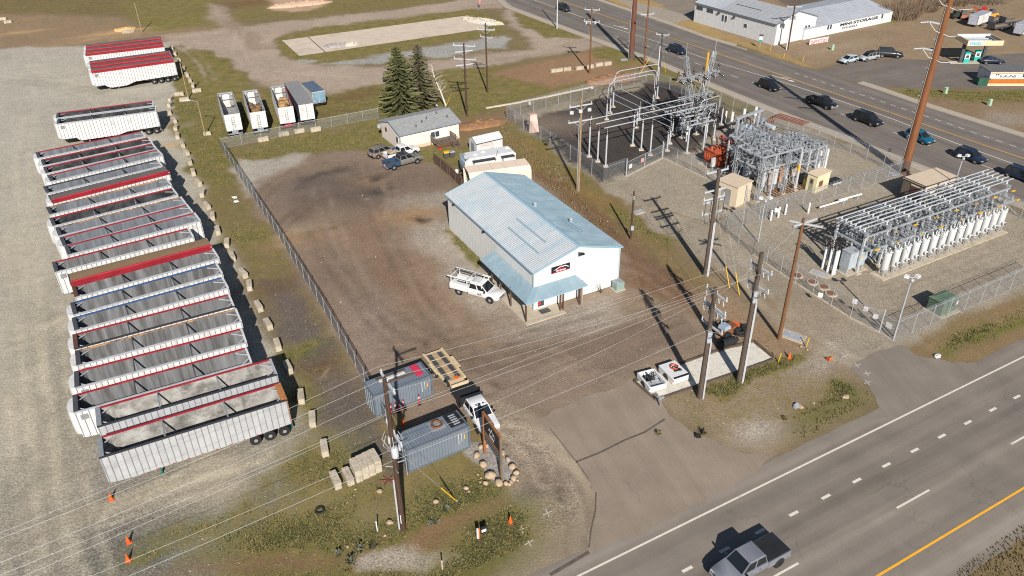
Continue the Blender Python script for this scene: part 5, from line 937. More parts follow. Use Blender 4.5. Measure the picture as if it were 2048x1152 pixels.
# ------------------------------------------------------------------ vehicles: front points along +x, origin on the ground in the middle
def paint_mat(name, c, rough=.3): return M('car_paint_'+name, c, rough, var=.05, spec=.6)
def loft(mb, st, mi=0):     # stations: (x, zbottom, zmid, ztop, half width bottom, half width mid, half width top)
    vs = []
    for x, zb, zm, zt, wb, wm, wt in st:
        zs = zm+(zt-zm)*.72
        vs += [(x,-wb,zb),(x,-wm,zb+(zm-zb)*.45),(x,-wm,zm),(x,-(wm*.55+wt*.45),zs),(x,-wt,zt),(x,wt,zt),(x,(wm*.55+wt*.45),zs),(x,wm,zm),(x,wm,zb+(zm-zb)*.45),(x,wb,zb)]
    n = 10; fs = [(k*n+i,k*n+(i+1)%n,(k+1)*n+(i+1)%n,(k+1)*n+i) for k in range(len(st)-1) for i in range(n)]
    fs += [tuple(range(n)), tuple(range((len(st)-1)*n, len(st)*n))[::-1]]; return mb.add(vs, fs, mi)
def small_wheel(r, wd=.24, rim=None):
    k = ('cw', round(r,2), (rim or CHROME).name)
    if k not in CH:
        t = MB(); t.lathe([(r*.6,-wd/2),(r*.93,-wd/2),(r,-wd*.35),(r,wd*.35),(r*.93,wd/2),(r*.6,wd/2)], 16, ax=(0,1,0)); q = MB(); q.lathe([(r*.1,-wd*.5),(r*.34,-wd*.52),(r*.55,-wd*.38),(r*.62,-wd*.5),(r*.62,wd*.4),(r*.1,wd*.4)], 12, ax=(0,1,0))
        for j in range(5): a = j*2*pi/5; q.beam((r*.15*cos(a),-wd*.53,r*.15*sin(a)),(r*.56*cos(a),-wd*.5,r*.56*sin(a)),.07,.03)
        CH[k] = (t.mesh('tyre', BLACK, 40), q.mesh('rim', rim or CHROME, 40))
    return CH[k]
SPEC = { # L, half width, belt, roof, nose profile, cab x range (base, top)
 'suv': dict(L=4.75, w=.93, zb=1.02, zr=1.72, cab=(-2.25,1.25,-1.95,.35), r=.36, wb=2.75),
 'bigsuv': dict(L=5.25, w=1.0, zb=1.12, zr=1.88, cab=(-2.5,1.35,-2.25,.55), r=.4, wb=3.0),
 'sedan': dict(L=4.6, w=.9, zb=.92, zr=1.44, cab=(-1.9,1.2,-1.15,.15), r=.33, wb=2.7),
 'hatch': dict(L=4.4, w=.89, zb=.95, zr=1.52, cab=(-2.05,1.15,-1.5,.2), r=.34, wb=2.6),
 'pickup': dict(L=5.9, w=1.0, zb=1.18, zr=1.92, cab=(-.75,1.55,-.55,.75), r=.42, wb=3.7),
 'bigpickup': dict(L=6.3, w=1.02, zb=1.25, zr=2.0, cab=(-.8,1.7,-.6,.9), r=.43, wb=4.0)}
def vehicle(kind, name, lab, cat, loc, rz, col, bed='open', group=None, rim=None, tonneau=None, rear=None, roofcol=None, black_trim=False, mats2=None):
    S = SPEC[kind]; L, w_, zb, zr = S['L'], S['w'], S['zb'], S['zr']; h = L/2; bx, fx, tx, gx = S['cab']; r = S['r']; pu = 'pickup' in kind
    t = thing(name, lab, cat, loc, rz, group); P = col
    if mats2: P2 = mats2
    zl = .32 if not pu else .45; body = MB()
    rearx = -h if not pu else bx-.02
    st = []
    hood = zb-.04
    if pu: st += [(bx-.02,zl,zb-.25,zb,w_*.88,w_,w_*.95)]
    else: st += [(-h,zl+.18,zb-.3,zb-.12,w_*.8,w_*.88,w_*.8),(-h+.12,zl+.06,zb-.28,zb-.02,w_*.86,w_*.96,w_*.88),(-h+.6,zl,zb-.25,zb,w_*.88,w_,w_*.94)]
    st += [(0,zl,zb-.25,zb,w_*.88,w_,w_*.95),(fx,zl,zb-.25,zb,w_*.88,w_,w_*.94),(h-.5,zl,zb-.28,hood-.08,w_*.86,w_*.97,w_*.88),(h-.1,zl+.04,zb-.34,hood-.16,w_*.82,w_*.92,w_*.8),(h,zl+.14,zb-.42,hood-.3,w_*.74,w_*.84,w_*.72)]
    loft(body, st); ob('body', body, t, mats=P, smooth=42)
    wt = w_*.76; wbt = w_*.9
    cabq = MB(); A = [(bx,-wbt,zb-.01),(fx,-wbt,zb-.01),(fx,wbt,zb-.01),(bx,wbt,zb-.01)]; B = [(tx,-wt,zr-.03),(gx,-wt,zr-.03),(gx,wt,zr-.03),(tx,wt,zr-.03)]
    cabq.add(A+B, [(0,1,5,4),(1,2,6,5),(2,3,7,6),(3,0,4,7),(4,5,6,7)]); ob('cabin', cabq, t, mats=P if not black_trim else BLACKM)
    ob('roof', MB().tbox(tx-.03,gx+.03,-wt-.02,wt+.02,zr-.05,zr+.02,.07,inx=.1), t, mats=roofcol or P, smooth=40)
    q = lambda a, b, c, d, i=.04, iv=.1: MB().plate(a,b,c,d,i,.012,iv=iv)
    ob('windshield', q(A[1],A[2],B[2],B[1],.05,.05), t, mats=GLASS); ob('rear_window', q(A[3],A[0],B[0],B[3],.09,.14), t, mats=GLASS)
    nwin = 3 if kind in ('suv','bigsuv') else 2
    for s in (0, 1):
        a, b, c, d = (A[0],A[1],B[1],B[0]) if s == 0 else (A[2],A[3],B[3],B[2]); f = lambda u, top: tuple(Vector(a).lerp(Vector(b),u)) if not top else tuple(Vector(d).lerp(Vector(c),u))
        for k in range(nwin):
            u0, u1 = (k+.02)/nwin, (k+.98)/nwin; ob('side_window', q(f(u0,0),f(u1,0),f(u1,1),f(u0,1),.05,.1), t, mats=GLASS)
    ty, ri = small_wheel(r, rim=rim); wb = S['wb']/2
    for x in (-wb+(-.12 if not pu else -.05), wb-.02+(.1 if pu else .02)):
        for s in (-1, 1):
            ar = MB(); ar.lathe([(.02,-.01),(r*1.17,-.01),(r*1.17,.01),(.02,.01)], 16, ax=(0,1,0)); ob('wheel_arch', ar, t, (x,s*(w_+.003),r+.03), mats=BLACKM)
            wo = ob('wheel', ty, t, (x,s*(w_-.09),r)); ob('rim', ri, wo, rz=0 if s < 0 else pi)
    for s in (-1, 1):
        ob('headlight', MB().rbox(h-.09,s*w_*.66,hood-.33,.18,w_*.34,.17), t, mats=LAMPL); ob('tail_light', MB().rbox(-h+.04,s*w_*.78,zb-.22,.12,w_*.2,.26), t, mats=REDL); ob('mirror', MB().rbox(fx-.25,s*(w_+.1),zb+.1,.13,.22,.17), t, mats=P if not pu else BLACKM)
        for k, u in enumerate((.46, .8)): ob('door_handle', MB().rbox(bx+(fx-bx)*u-.35,s*(w_+.005),zb-.2,.16,.03,.035), t, mats=BLACKM)
    ob('grille', MB().rbox(h-.02,0,zb-.52,.08,w_*.95,.26), t, mats=BLACKM); ob('front_bumper', MB().rbox(h-.04,0,zl+.16,.18,w_*1.75,.22), t, mats=BLACKM if not pu else CHROME); ob('licence_plate', MB().rbox(-h-.01,0,zl+.35,.03,.34,.16), t, mats=WHITEC)
    if not pu: ob('rear_bumper', MB().rbox(-h+.02,0,zl+.22,.16,w_*1.7,.22), t, mats=BLACKM)
    if kind in ('suv','bigsuv'):
        for s in (-1,1): ob('roof_rail', MB().box(tx+.1,gx-.1,s*wt*.86-.025,s*wt*.86+.025,zr+.02,zr+.07), t, mats=BLACKM)
    if pu and bed in ('open','tonneau'):
        P3 = mats2 or P; z0, z1 = zl, zb+.02; x0, x1 = -h+.05, bx-.06
        for s in (-1,1):
            mb = MB(); y0, y1 = sorted((s*w_*.995, s*(w_-.14))); mb.box(x0,x1,y0,y1,z0+.1,z1); ob('bed_side', mb, t, mats=P3)
        ob('bed_front', MB().box(x1-.08,x1,-w_+.14,w_-.14,z0,z1), t, mats=P3); tg = ob('tailgate', MB().box(x0-.04,x0+.06,-w_*.97,w_*.97,z0+.15,z1), t, mats=P3); ob('bed_floor', MB().box(x0,x1,-w_+.14,w_-.14,z0+.05,z0+.2), t, mats=DARK); ob('rear_bumper', MB().rbox(-h-.02,0,zl+.12,.2,w_*1.85,.18), t, mats=CHROME)
        if bed == 'tonneau': ob('bed_cover', MB().tbox(x0,x1,-w_*.96,w_*.96,z1,z1+.05,.05), t, mats=tonneau or BLACKM)
    return t
def road_dir(px, py):
    p = Vector((*G(px,py)[:2],0)); i = min(range(len(NR)-1), key=lambda k: (NR[k]-p).length); return HD(NR[i], NR[min(i+1,len(NR)-1)])
CB = dict(black=paint_mat('black',(.012,.012,.015)), navy=paint_mat('navy',(.012,.02,.045)), teal=paint_mat('teal',(.008,.09,.15)), white=paint_mat('white',(.60,.60,.60)), silver=paint_mat('silver',(.33,.34,.36)), ice=paint_mat('pale_blue',(.38,.44,.48)), tan=paint_mat('tan',(.17,.145,.115)), blue=paint_mat('blue',(.03,.06,.105)), primer=paint_mat('primer',(.15,.145,.135),.6), greyblue=paint_mat('grey_blue',(.155,.165,.19)), char=paint_mat('charcoal',(.025,.027,.03)))
for (px, py, kind, col, cat, lab) in ((1127,21,'suv','char','car','small dark car at the top of the far road under the grey street pole'),(1354,106,'suv','navy','car','dark blue car on the far road behind the lattice tower'),(1537,178,'suv','black','car','black car on the far road directly ahead of the black pickup'),(1642,212,'pickup','black','pickup','black pickup with an open bed on the far road'),(1733,246,'bigsuv','black','car','big black car on the far road between the black pickup and the teal car'),(1837,282,'suv','teal','car','teal car on the far road beside the tall brown pole'),(1938,320,'suv','navy','car','dark car on the far road just right of the tall brown pole'),(2040,358,'suv','navy','car','dark blue car cut by the right edge of the photo on the far road')):
    vehicle(kind, 'pickup_truck' if cat == 'pickup' else 'car', lab, cat, G(px,py).to_tuple(), road_dir(px,py), CB[col], group='vehicles on the far road')
d = HD(G(1712,124),G(1680,127))
vehicle('hatch','car','pale blue car parked leftmost of three by the forecourt','car',G(1696,125).to_tuple(),HD(G(1710,122),G(1682,128)),CB['ice'],group='parked cars by the forecourt')
vehicle('suv','car','silver car with black roof parked between the pale blue and the black ones','car',G(1736,120).to_tuple(),HD(G(1755,117),G(1720,123)),CB['silver'],roofcol=BLACKM,group='parked cars by the forecourt')
vehicle('bigsuv','car','black car parked rightmost of three by the forecourt','car',G(1778,114).to_tuple(),HD(G(1758,113),G(1798,115)),CB['black'],group='parked cars by the forecourt')
vehicle('sedan','car','black car standing beside the fuel pumps','car',G(1983,127).to_tuple(),HD(G(1960,127),G(2005,128)),CB['navy'])
yd = HD(G(798,336),G(838,325))
vehicle('suv','car','tan station car with dark windows parked left of the white pickup by the house','car',G(766,310).to_tuple(),HD(G(755,313),G(785,303)),CB['tan'],group='vehicles parked by the house')
t = vehicle('pickup','pickup_truck','white pickup with a loaded bed parked behind the blue and grey one','pickup',G(804,313).to_tuple(),HD(G(785,318),G(825,307)),CB['white'],group='vehicles parked by the house')
ob('bed_load', MB().rbox(-1.9,.1,1.25,.9,.9,.4,.2).rbox(-1.2,-.3,1.3,.5,.6,.4,.5), t, mats=M('mixed_load', (.35,.28,.2), .8, var=.5, scale=3)); ob('blue_bin', MB().rbox(-1.1,.35,1.35,.5,.5,.5), t, mats=BLUEP)
vehicle('bigpickup','pickup_truck','old pickup with grey cab and blue bed parked in front of the white one','pickup',G(806,330).to_tuple(),yd,CB['primer'],mats2=CB['blue'],roofcol=CB['char'],group='vehicles parked by the house')
vehicle('bigpickup','pickup_truck','silver pickup with black bed cover driving on the highway','pickup',G(1497,1137).to_tuple(),HA+pi,CB['greyblue'],bed='tonneau',rim=BLACKM)
# service truck with ladder rack
A = G(957,590); rz = HD(G(927,585),G(991,603))
t = vehicle('bigpickup','service_truck','white service truck with ladder rack parked beside the blue awning','truck',A.to_tuple(),rz,CB['white'],bed='none',rim=CHROME)
x0, x1 = -3.2, -.86
for s in (-1,1):
    y0, y1 = sorted((s*1.08, s*.62)); ob('tool_box', MB().box(x0,x1,y0,y1,.75,1.55), t, mats=CB['white'])
    for k in range(3): ob('box_door', MB().box(x0+.08+k*.77,x0+.78+k*.77,min(s*1.08,s*1.1),max(s*1.08,s*1.1),.85 if k != 1 else 1.15,1.48), t, mats=CB['white'])
    ob('rack_rail', MB().beam((x0-.3,s*.98,2.3),(1.2,s*.9,2.3),.09,.14), t, mats=WHITEC)
    for x in (x0+.15,x1-.05): ob('rack_post', MB().beam((x,s*.98,1.5),(x,s*.96,2.3),.08), t, mats=WHITEC)
    ob('rack_post', MB().beam((1.0,s*.85,1.6),(.9,s*.9,2.3),.08), t, mats=WHITEC)
for x in (x0+.1,-.9,.6): ob('rack_bar', MB().beam((x,-.98,2.33),(x,.98,2.33),.07), t, mats=WHITEC)
ob('bed_floor', MB().box(x0,x1,-.62,.62,.7,.85), t, mats=DARK); ob('tailgate', MB().box(x0-.05,x0+.02,-1.08,1.08,.7,1.4), t, mats=CB['white']); ob('ladder', MB().beam((x0-.2,.35,2.4),(.2,.35,2.4),.05).beam((x0-.2,.75,2.4),(.2,.75,2.4),.05), t, mats=DARK); ob('plank', MB().rbox(-2,-.3,1.0,1.6,.4,.3), t, mats=M('plank_tan', (.3,.19,.1), .8))
ob('rear_bumper', MB().box(x0-.2,x0-.05,-1,1,.5,.65), t, mats=BLACKM); ob('door_lettering', text_mesh('NW', .35, BLK2, .002, bold=.01), t, (.75,-1.045,.85), rot=(pi/2,0,0))
# white pickup with black flatbed
A = G(954,832); rz = HD(G(925,795),G(973,862))
t = vehicle('bigpickup','flatbed_truck','white pickup with a black flat deck beside the timber sign','truck',A.to_tuple(),rz,CB['white'],bed='none',rim=BLACKM)
ob('flat_deck', MB().box(-3.3,-.95,-1.18,1.18,1.05,1.2), t, mats=BLACK); ob('headache_rack', MB().box(-1.0,-.92,-1.1,1.1,1.2,1.95), t, mats=BLACKM); ob('rear_bumper', MB().box(-3.35,-3.25,-1.1,1.1,.55,.75), t, mats=BLACKM); ob('deck_skirt', MB().box(-3.3,-.95,-1.2,-1.17,.85,1.2).box(-3.3,-.95,1.17,1.2,.85,1.2), t, mats=BLACKM)
for k in range(3): ob('roof_light', MB().rbox(.75,-.35+.35*k,2.06,.12,.14,.06), t, mats=BLACKM)
# detached truck beds on the white gravel
def truckbed(loc, rz, lab, cover):
    t = thing('truck_bed', lab, 'truck bed', loc, rz, 'truck beds stored on the white gravel'); W_ = CB['white']
    for s in (-1,1):
        mb = MB(); y0, y1 = sorted((s*.98,s*.82)); mb.extr([(-1.25,.15),(-.45,.15),(-.4,.35),(0,.52),(.4,.35),(.45,.15),(1.2,.2),(1.25,.72),(1.2,.78),(-1.25,.78)], y0, y1); ob('bed_side', mb, t, mats=W_)
        ar = MB(); ar.lathe([(.02,-.01),(.43,-.01),(.43,.01),(.02,.01)],14,ax=(0,1,0)); ob('wheel_arch', ar, t, (0,s*.985,.2), mats=BLACKM)
        ob('tail_light', MB().rbox(1.2,s*.9,.58,.12,.12,.24), t, mats=REDL)
    ob('floor', MB().box(-1.2,1.2,-.82,.82,.2,.28), t, mats=ALU); ob('bed_front', MB().box(-1.28,-1.2,-.95,.95,.2,.78), t, mats=W_); ob('tailgate', MB().box(1.18,1.27,-.9,.9,.18,.76), t, mats=W_)
    if cover:
        ob('bed_cover', MB().tbox(-1.28,1.2,-.98,.98,.78,.86,.08), t, mats=W_); ob('spoiler', MB().rbox(1.15,0,.8,.18,1.8,.12), t, mats=GLASS)
        mb = MB(); rn = random.Random(2); mb.path([(-.2+.42*cos(k*.7)*(1+.15*sin(k)),.1+.38*sin(k*.7),.89+.008*k) for k in range(26)],.03,5); o = ob('extension_cord', mb, None, loc, rz, label='coiled orange cord lying on the white truck bed cover', cat='cord', mats=M('cord_red_orange',(.5,.06,.02),.6))
        mb = MB(); rn = random.Random(4)
        for k in range(12): mb.beam((rn.uniform(-.5,.5),rn.uniform(-.3,.7),.88),(rn.uniform(-.5,.7),rn.uniform(-.3,.7),.98),.06)
        ob('tool_heap', mb, None, loc, rz, label='heap of black straps lying over the orange cord on the truck bed', cat='straps', mats=BLACK)
    else:
        for x in (-.7,-.1,.5): ob('floor_rib', MB().box(x-.04,x+.04,-.8,.8,.28,.33), t, mats=GALV)
        mb = MB(); rn = random.Random(9)
        for k in range(9): mb.beam((rn.uniform(-1,.6),rn.uniform(-.7,.7),.3),(rn.uniform(-1,.6),rn.uniform(-.7,.7),.85),.07)
        ob('bed_frame_parts', mb, t, mats=BLACKM, kind='stuff'); ob('bed_mat', MB().box(-1.1,-.2,-.7,.3,.29,.36), t, mats=BLACK)
d = HD(G(1330,733),G(1372,768)); truckbed(G(1303,768).to_tuple(), HD(G(1285,748),G(1316,785)), 'open white truck bed with dark fittings on the left end of the white gravel', False); truckbed(G(1347,752).to_tuple(), HD(G(1328,735),G(1366,772)), 'covered white truck bed with orange cord right of the open one', True)
# tan flatbed trailer
A, B, C = G(847.6,709.5,.6), G(902,779,.6), G(882.8,698,.6); rz = HD(A,B); L = (B-A).length; W_ = 2.05
t = thing('flatbed_trailer', 'tan steel flatbed trailer with spare wheel beside the grey container', 'trailer', ((A.x+C.x)/2,(A.y+C.y)/2,0), rz)
ob('deck', MB().box(0,L-1,-W_/2,W_/2,.5,.58), t, mats=M('deck_tan_dusty', sc(176,150,116), .8, var=.2)); 
for s in (-1,1):
    ob('side_rail', MB().box(-.1,L-1,s*W_/2-.1,s*W_/2+.1,.5,.72), t, mats=TANP); ob('track_mat', MB().box(.3,L-1.5,s*.55-.24,s*.55+.24,.58,.605), t, mats=DARK); ob('fender', MB().box(L*.3,L*.3+1.9,min(s*W_/2,s*(W_/2+.34)),max(s*W_/2,s*(W_/2+.34)),.78,.86), t, mats=TANP)
    for k in range(2): wo = ob('wheel', small_wheel(.36)[0], t, (L*.3+.5+k*.9,s*(W_/2+.19),.36)); ob('rim', small_wheel(.36)[1], wo, rz=0 if s < 0 else pi)
for k in range(5): ob('cross_beam', MB().box(k*(L-1.2)/4,k*(L-1.2)/4+.12,-W_/2,W_/2,.57,.615), t, mats=TANP)
ob('front_plate', MB().box(L-1,L,-W_*.4,W_*.4,.5,.62), t, mats=TANP); ob('front_wall', MB().box(L-.1,L,-W_*.45,W_*.45,.5,1.0), t, mats=TANP); ob('tongue', MB().beam((L,-.6,.5),(L+1.1,0,.45),.1).beam((L,.6,.5),(L+1.1,0,.45),.1), t, mats=TANP); wo = ob('spare_wheel', small_wheel(.4)[0], t, (L-.75,-W_/2-.05,.85), rot=(.3,0,.2)); ob('rim', small_wheel(.4)[1], wo)
ob('chain_binder', MB().rbox(L-1.3,.25,.72,.35,.3,.2,.4), None, (t.location.x,t.location.y,0), rz, label='orange strap bundle lying on the tan flatbed trailer', cat='strap', mats=ORANGE)
# ------------------------------------------------------------------ cargo trailers and lots in the far right corner
def cargo(px, py, rz, lab, L=5.5, txt=None):
    p = G(px,py); t = thing('cargo_trailer', lab, 'trailer', p.to_tuple(), rz, 'white cargo trailers beyond the fuel station'); ob('body', MB().box(-L/2,L/2,-1.1,1.1,.6,2.8), t, mats=WHITE); ob('roof', MB().box(-L/2-.02,L/2+.02,-1.12,1.12,2.8,2.86), t, mats=GALV); ob('rear_door', MB().box(-L/2-.05,-L/2,-1.0,1.0,.7,2.7), t, mats=M('cargo_door_lilac', (.38,.39,.45), .5)); ob('trim', MB().box(-L/2-.06,-L/2,-1.1,-1.02,.6,2.8), t, mats=DARK)
    for k in range(2):
        for s in (-1,1): wo = ob('wheel', small_wheel(.36)[0], t, (-.5+k*.9,s*1.05,.36)); ob('rim', small_wheel(.36)[1], wo, rz=0 if s < 0 else pi)
    ob('tongue', MB().beam((L/2,-.6,.55),(L/2+1.2,0,.5),.1).beam((L/2,.6,.55),(L/2+1.2,0,.5),.1), t, mats=BLACKM)
cargo(1955,50,HD(G(1950,52),G(1972,44)),'white cargo trailer in front of the orange and red machines',6.5); cargo(2046,68,HD(G(2035,72),G(2060,62)),'white cargo trailer cut by the right edge beyond the fuel canopy',6.5)
def flat(px, py, rz, lab, L=6, col=DARK):
    p = G(px,py); t = thing('utility_trailer', lab, 'trailer', p.to_tuple(), rz, 'empty utility trailers beyond the fuel station'); ob('deck', MB().box(-L/2,L/2,-1.1,1.1,.55,.65), t, mats=M('deck_wood_grey', sc(150,130,108), .85, var=.25)); ob('frame', MB().box(-L/2,L/2,-1.16,-1.1,.5,.95).box(-L/2,L/2,1.1,1.16,.5,.95), t, mats=col)
    for k in range(2):
        for s in (-1,1): wo = ob('wheel', small_wheel(.36)[0], t, (-.8+k*.9,s*1.25,.36)); ob('rim', small_wheel(.36)[1], wo, rz=0 if s < 0 else pi)
    ob('ramp', MB().box(-L/2-.1,-L/2,-1,1,.6,2.0), t, mats=col)
flat(1990,45,HD(G(1985,46),G(2000,42)),'tan decked utility trailer right of the first cargo trailer'); flat(2018,48,.3,'black railed utility trailer left of the cut off cargo trailer',5); flat(1998,58,.4,'black utility trailer with raised ramp in front of the other trailers',6)
for k, (px, py, lab, col) in enumerate(((1910,36,'dark green heap of machinery beside the tall brown pole',(.02,.025,.02)),(1925,37,'rusty brown machine behind the white cargo trailer',(.22,.08,.03)),(1965,31,'red machine with orange parts behind the cargo trailer',(.4,.03,.02)),(1981,36,'yellow and red small machine right of the cargo trailer',(.55,.22,.02)))):
    t = thing('parked_machine', lab, 'machine', G(px,py).to_tuple(), .3+k); mm = M('machine_paint_%s' % 'abcd'[k], col, .6, var=.4, scale=2); ob('hull', MB().tbox(-1.6,1.6,-.8,.8,.4,1.2,.2), t, mats=mm); ob('cab', MB().tbox(-.6,.6,-.6,.6,1.2,2.1,.15), t, mats=DARK if k % 2 else mm); ob('boom', MB().beam((1.2,0,1),(2.6,.3,1.9),.2), t, mats=mm)
    for x in (-1.1,1.1):
        for s in (-1,1): ob('wheel', small_wheel(.42)[0], t, (x,s*.8,.42))
# ------------------------------------------------------------------ insulators, poles, wires
def insul(mb, p, q, r=.13, n=3, mi=0, nseg=8):
    p, q = Vector(p), Vector(q); d = q-p; L = d.length; prof = [(r*.4,0)]
    for k in range(n): z = L*(k+.15)/n; h = L/n; prof += [(r*.45,z),(r,z+h*.12),(r*.85,z+h*.42),(r*.42,z+h*.6)]
    prof.append((r*.4,L)); mb.lathe(prof, nseg, mi, p, d)
def pole(name, px, py, ytop, r0, r1, mat, lab, arms=(), cat='utility pole', group='utility poles', h=None, conduit=None):
    """arms: (row of the arm's middle, length, heading, material, insulators per side)"""
    A = G(px,py); h = h or HT(px,py,ytop); t = thing(name, lab, cat, (A.x,A.y,0), 0, group)
    ob('shaft', MB().tube((0,0,-.3),(0,0,h),r0,r1,12), t, mats=mat, smooth=50); zs = []
    for (ya, L, hd, am, ni) in arms:
        z = zfor(A, ya) if ya > -900 else ya+2000; u = Vector((cos(hd),sin(hd),0)); off = Vector((-sin(hd),cos(hd),0))*(r1+.06); zs.append((z,u,L))
        a = ob('crossarm', MB().beam(off-u*L/2+Vector((0,0,z)), off+u*L/2+Vector((0,0,z)), .15,.17), t, mats=am)
        ob('arm_brace', MB().beam(off-u*L*.28+Vector((0,0,z-.05)), Vector((0,0,z-.75)), .05).beam(off+u*L*.28+Vector((0,0,z-.05)), Vector((0,0,z-.75)), .05), t, mats=GALV)
        for k in range(ni):
            f = -.47+.94*k/max(1,ni-1) if ni > 1 else 0
            p = off+u*L*f; mb = MB(); insul(mb,(p.x,p.y,z+.06),(p.x,p.y,z+.42),.09,2,0,6); ob('insulator', mb, a, mats=GREYI)
    if conduit:
        cy, hd, n = conduit; zt = zfor(A, cy)
        for k in range(n):
            a = hd+.5*(k-(n-1)/2); rr = r0+.09; ob('conduit', MB().tube((rr*cos(a),rr*sin(a),0),(rr*cos(a)*.9,rr*sin(a)*.9,zt-.35*(k % 2)),.07,n=6), t, mats=M('conduit_pale',(.42,.43,.45),.5,var=.1))
    return t, A, h, zs
HP = rad(-61.6); CU = M('wire_aluminium', (.4,.4,.385), .5, metal=.1, var=.05); WB = M('wire_black', (.03,.03,.03), .6)
FG = M('fibreglass_arm', (.40,.42,.44), .5, var=.08); WARM = M('arm_wood_grey', (.25,.23,.20), .8, var=.2)
tL, AL, hL_, zL = pole('utility_pole', 807,1059,757,.23,.15,WOODP,'tall dark brown utility pole with transformer standing in front of the containers',[(768,2.6,HP,FG,3),(870,3.0,HP,FG,3)],conduit=(960,pi,1))
ob('crossarm', MB().beam((.0,-.1,zL[0][0]+.1),(2.0,1.05,zL[0][0]+.15),.13), tL, mats=WOODG)
zt = zfor(AL, 905)
for k, a in enumerate((-1.2, -.1, 2.2)):
    c = Vector((.5*cos(a),.5*sin(a),zt+.3*k)); o = ob('transformer_can', MB().lathe([(.05,0),(.26,.02),(.28,.1),(.28,.85),(.2,.97),(.05,1.0)],12), tL, c if k < 2 else c, mats=M('can_grey',(.42,.44,.46),.45), smooth=40) if k < 1 else ob('cutout', MB().rbox(0,0,.3,.14,.2,.6), tL, c, mats=GREYI)
mb = MB(); rn = random.Random(5)
for k in range(9): a = rn.uniform(0,6.28); p = Vector((.3*cos(a),.3*sin(a),zt+.3)); mb.path([p,p+Vector((.5*cos(a),.5*sin(a),.9)),p+Vector((.2*cos(a),.2*sin(a),1.7))],.025,5)
ob('jumper_wires', mb, tL, mats=CU, kind='stuff')
for k in range(4): z = zt-1.0-k*.2; a = k*1.7; ob('bracket', MB().beam((.2*cos(a),.2*sin(a),z),(.75*cos(a),.75*sin(a),z+.2),.06), tL, mats=GALV)
ob('meter_box', MB().rbox(-.05,-.28,1.5,.06,.08,.9), tL, mats=WHITEC)
tA, AA, hA, zA = pole('utility_pole', 1399,795,575,.27,.18,WOODG,'brown utility pole with pale conduits standing left on the white gravel edge',[(590,2.7,HP,FG,3),(617,2.9,HP,FG,3),(622,2.9,HP,FG,0),(655,2.8,HP,FG,2)],conduit=(678,-.2,3))
tB, ABp, hB, zB = pole('utility_pole', 1478,762,505,.30,.20,WOODG,'thick brown utility pole with a bundle of pale conduits right on the white gravel edge',[(538,2.7,HP,FG,3),(575,2.7,HP,FG,3)],conduit=(605,-.2,4))
def hardware(t, A, h, zs, seed):
    rn = random.Random(seed)
    for (z, u, L) in zs[:3]:
        for f in (-.4,-.18,.2,.42):
            p = u*L*f; mb = MB(); insul(mb,(p.x,p.y,z-.08),(p.x+.1,p.y-.05,z-.6),.08,3,0,6); ob('arrester', mb, t, mats=GREYI)
    mb = MB()
    for k in range(8):
        z, u, L = zs[k % len(zs)]; p = u*L*rn.uniform(-.5,.5); q = Vector((rn.uniform(-.3,.3),rn.uniform(-.4,-.1),z-rn.uniform(.8,1.6))); mb.path([(p.x,p.y,z+.3),((p.x+q.x)/2+rn.uniform(-.3,.3),(p.y+q.y)/2-.3,z-.3),q],.022,4)
    ob('jumper_wires', mb, t, mats=WB, kind='stuff')
    z = zs[-1][0]
    for k in range(2): ob('pole_box', MB().rbox(.0,-.3,z-.5-k*.7,.4,.3,.5), t, mats=GALV)
hardware(tA, AA, hA, zA, 3); hardware(tB, ABp, hB, zB, 4)
tS, AS, hS, zS = pole('utility_pole', 1410,550,338,.30,.2,WOODG,'grey brown utility pole with five stacked crossarms by the gravel track',[(344,3.0,rad(26),FG,3),(382,3.0,rad(26),FG,0),(398,3.0,rad(26),FG,3),(404,3.0,rad(26),FG,0),(427,3.0,rad(26),FG,3)],conduit=(444,-.4,4))
mb = MB()
for s in (-1.3,-.5,.6,1.3): u = Vector((cos(rad(26)),sin(rad(26)),0)); p = u*s; mb.path([(p.x,p.y,zS[2][0]),(p.x*1.05,p.y*1.05,zS[4][0]),(p.x*.9,p.y*.9,zS[4][0]-1.0),(p.x*.3,p.y*.3,zS[4][0]-1.3),(.25,-.1,zS[4][0]-1.5)],.035,5)
ob('riser_cable', mb, tS, mats=WB, kind='stuff')
t5, A5, h5, _ = pole('utility_pole', 1558,678,437,.22,.15,WOODO,'orange brown utility pole with two splayed arms before the gravel driveway',[])
for hd in (rad(28), rad(-30)): u = Vector((cos(hd),sin(hd),0)); ob('crossarm', MB().beam(u*-1.2+Vector((0,0,h5-.55)),u*1.9+Vector((0,0,h5-.5)),.16), t5, mats=FG)
t4, A4, h4, z4 = pole('utility_pole', 1157,382,197,.19,.13,WOODL,'tan utility pole with grey arms at the corner of the black gravel yard',[(212,3.6,rad(24),FG,2),(243,3.8,rad(24),FG,3)])
for k in range(3): z = zfor(A4, 222); u = Vector((cos(rad(24)),sin(rad(24)),0))*(-1.5+k*1.4); o = ob('cutout', MB().rbox(u.x,u.y,z,.5,.2,.45), t4, mats=GREYI)
ob('conduit', MB().tube((-.25,-.1,0),(-.25,-.1,h4*.8),.05,n=6), t4, mats=GALV)
tw, Aw, hw_, _ = pole('utility_pole', 1261,478,383,.15,.11,WOODP,'short brown utility pole with a meter box on the grass bank',[])
ob('meter_box', MB().rbox(.1,-.16,1.7,.4,.2,.6), tw, mats=GALV); ob('top_bracket', MB().rbox(0,-.12,hw_-.8,.2,.2,.5), tw, mats=GALVD)
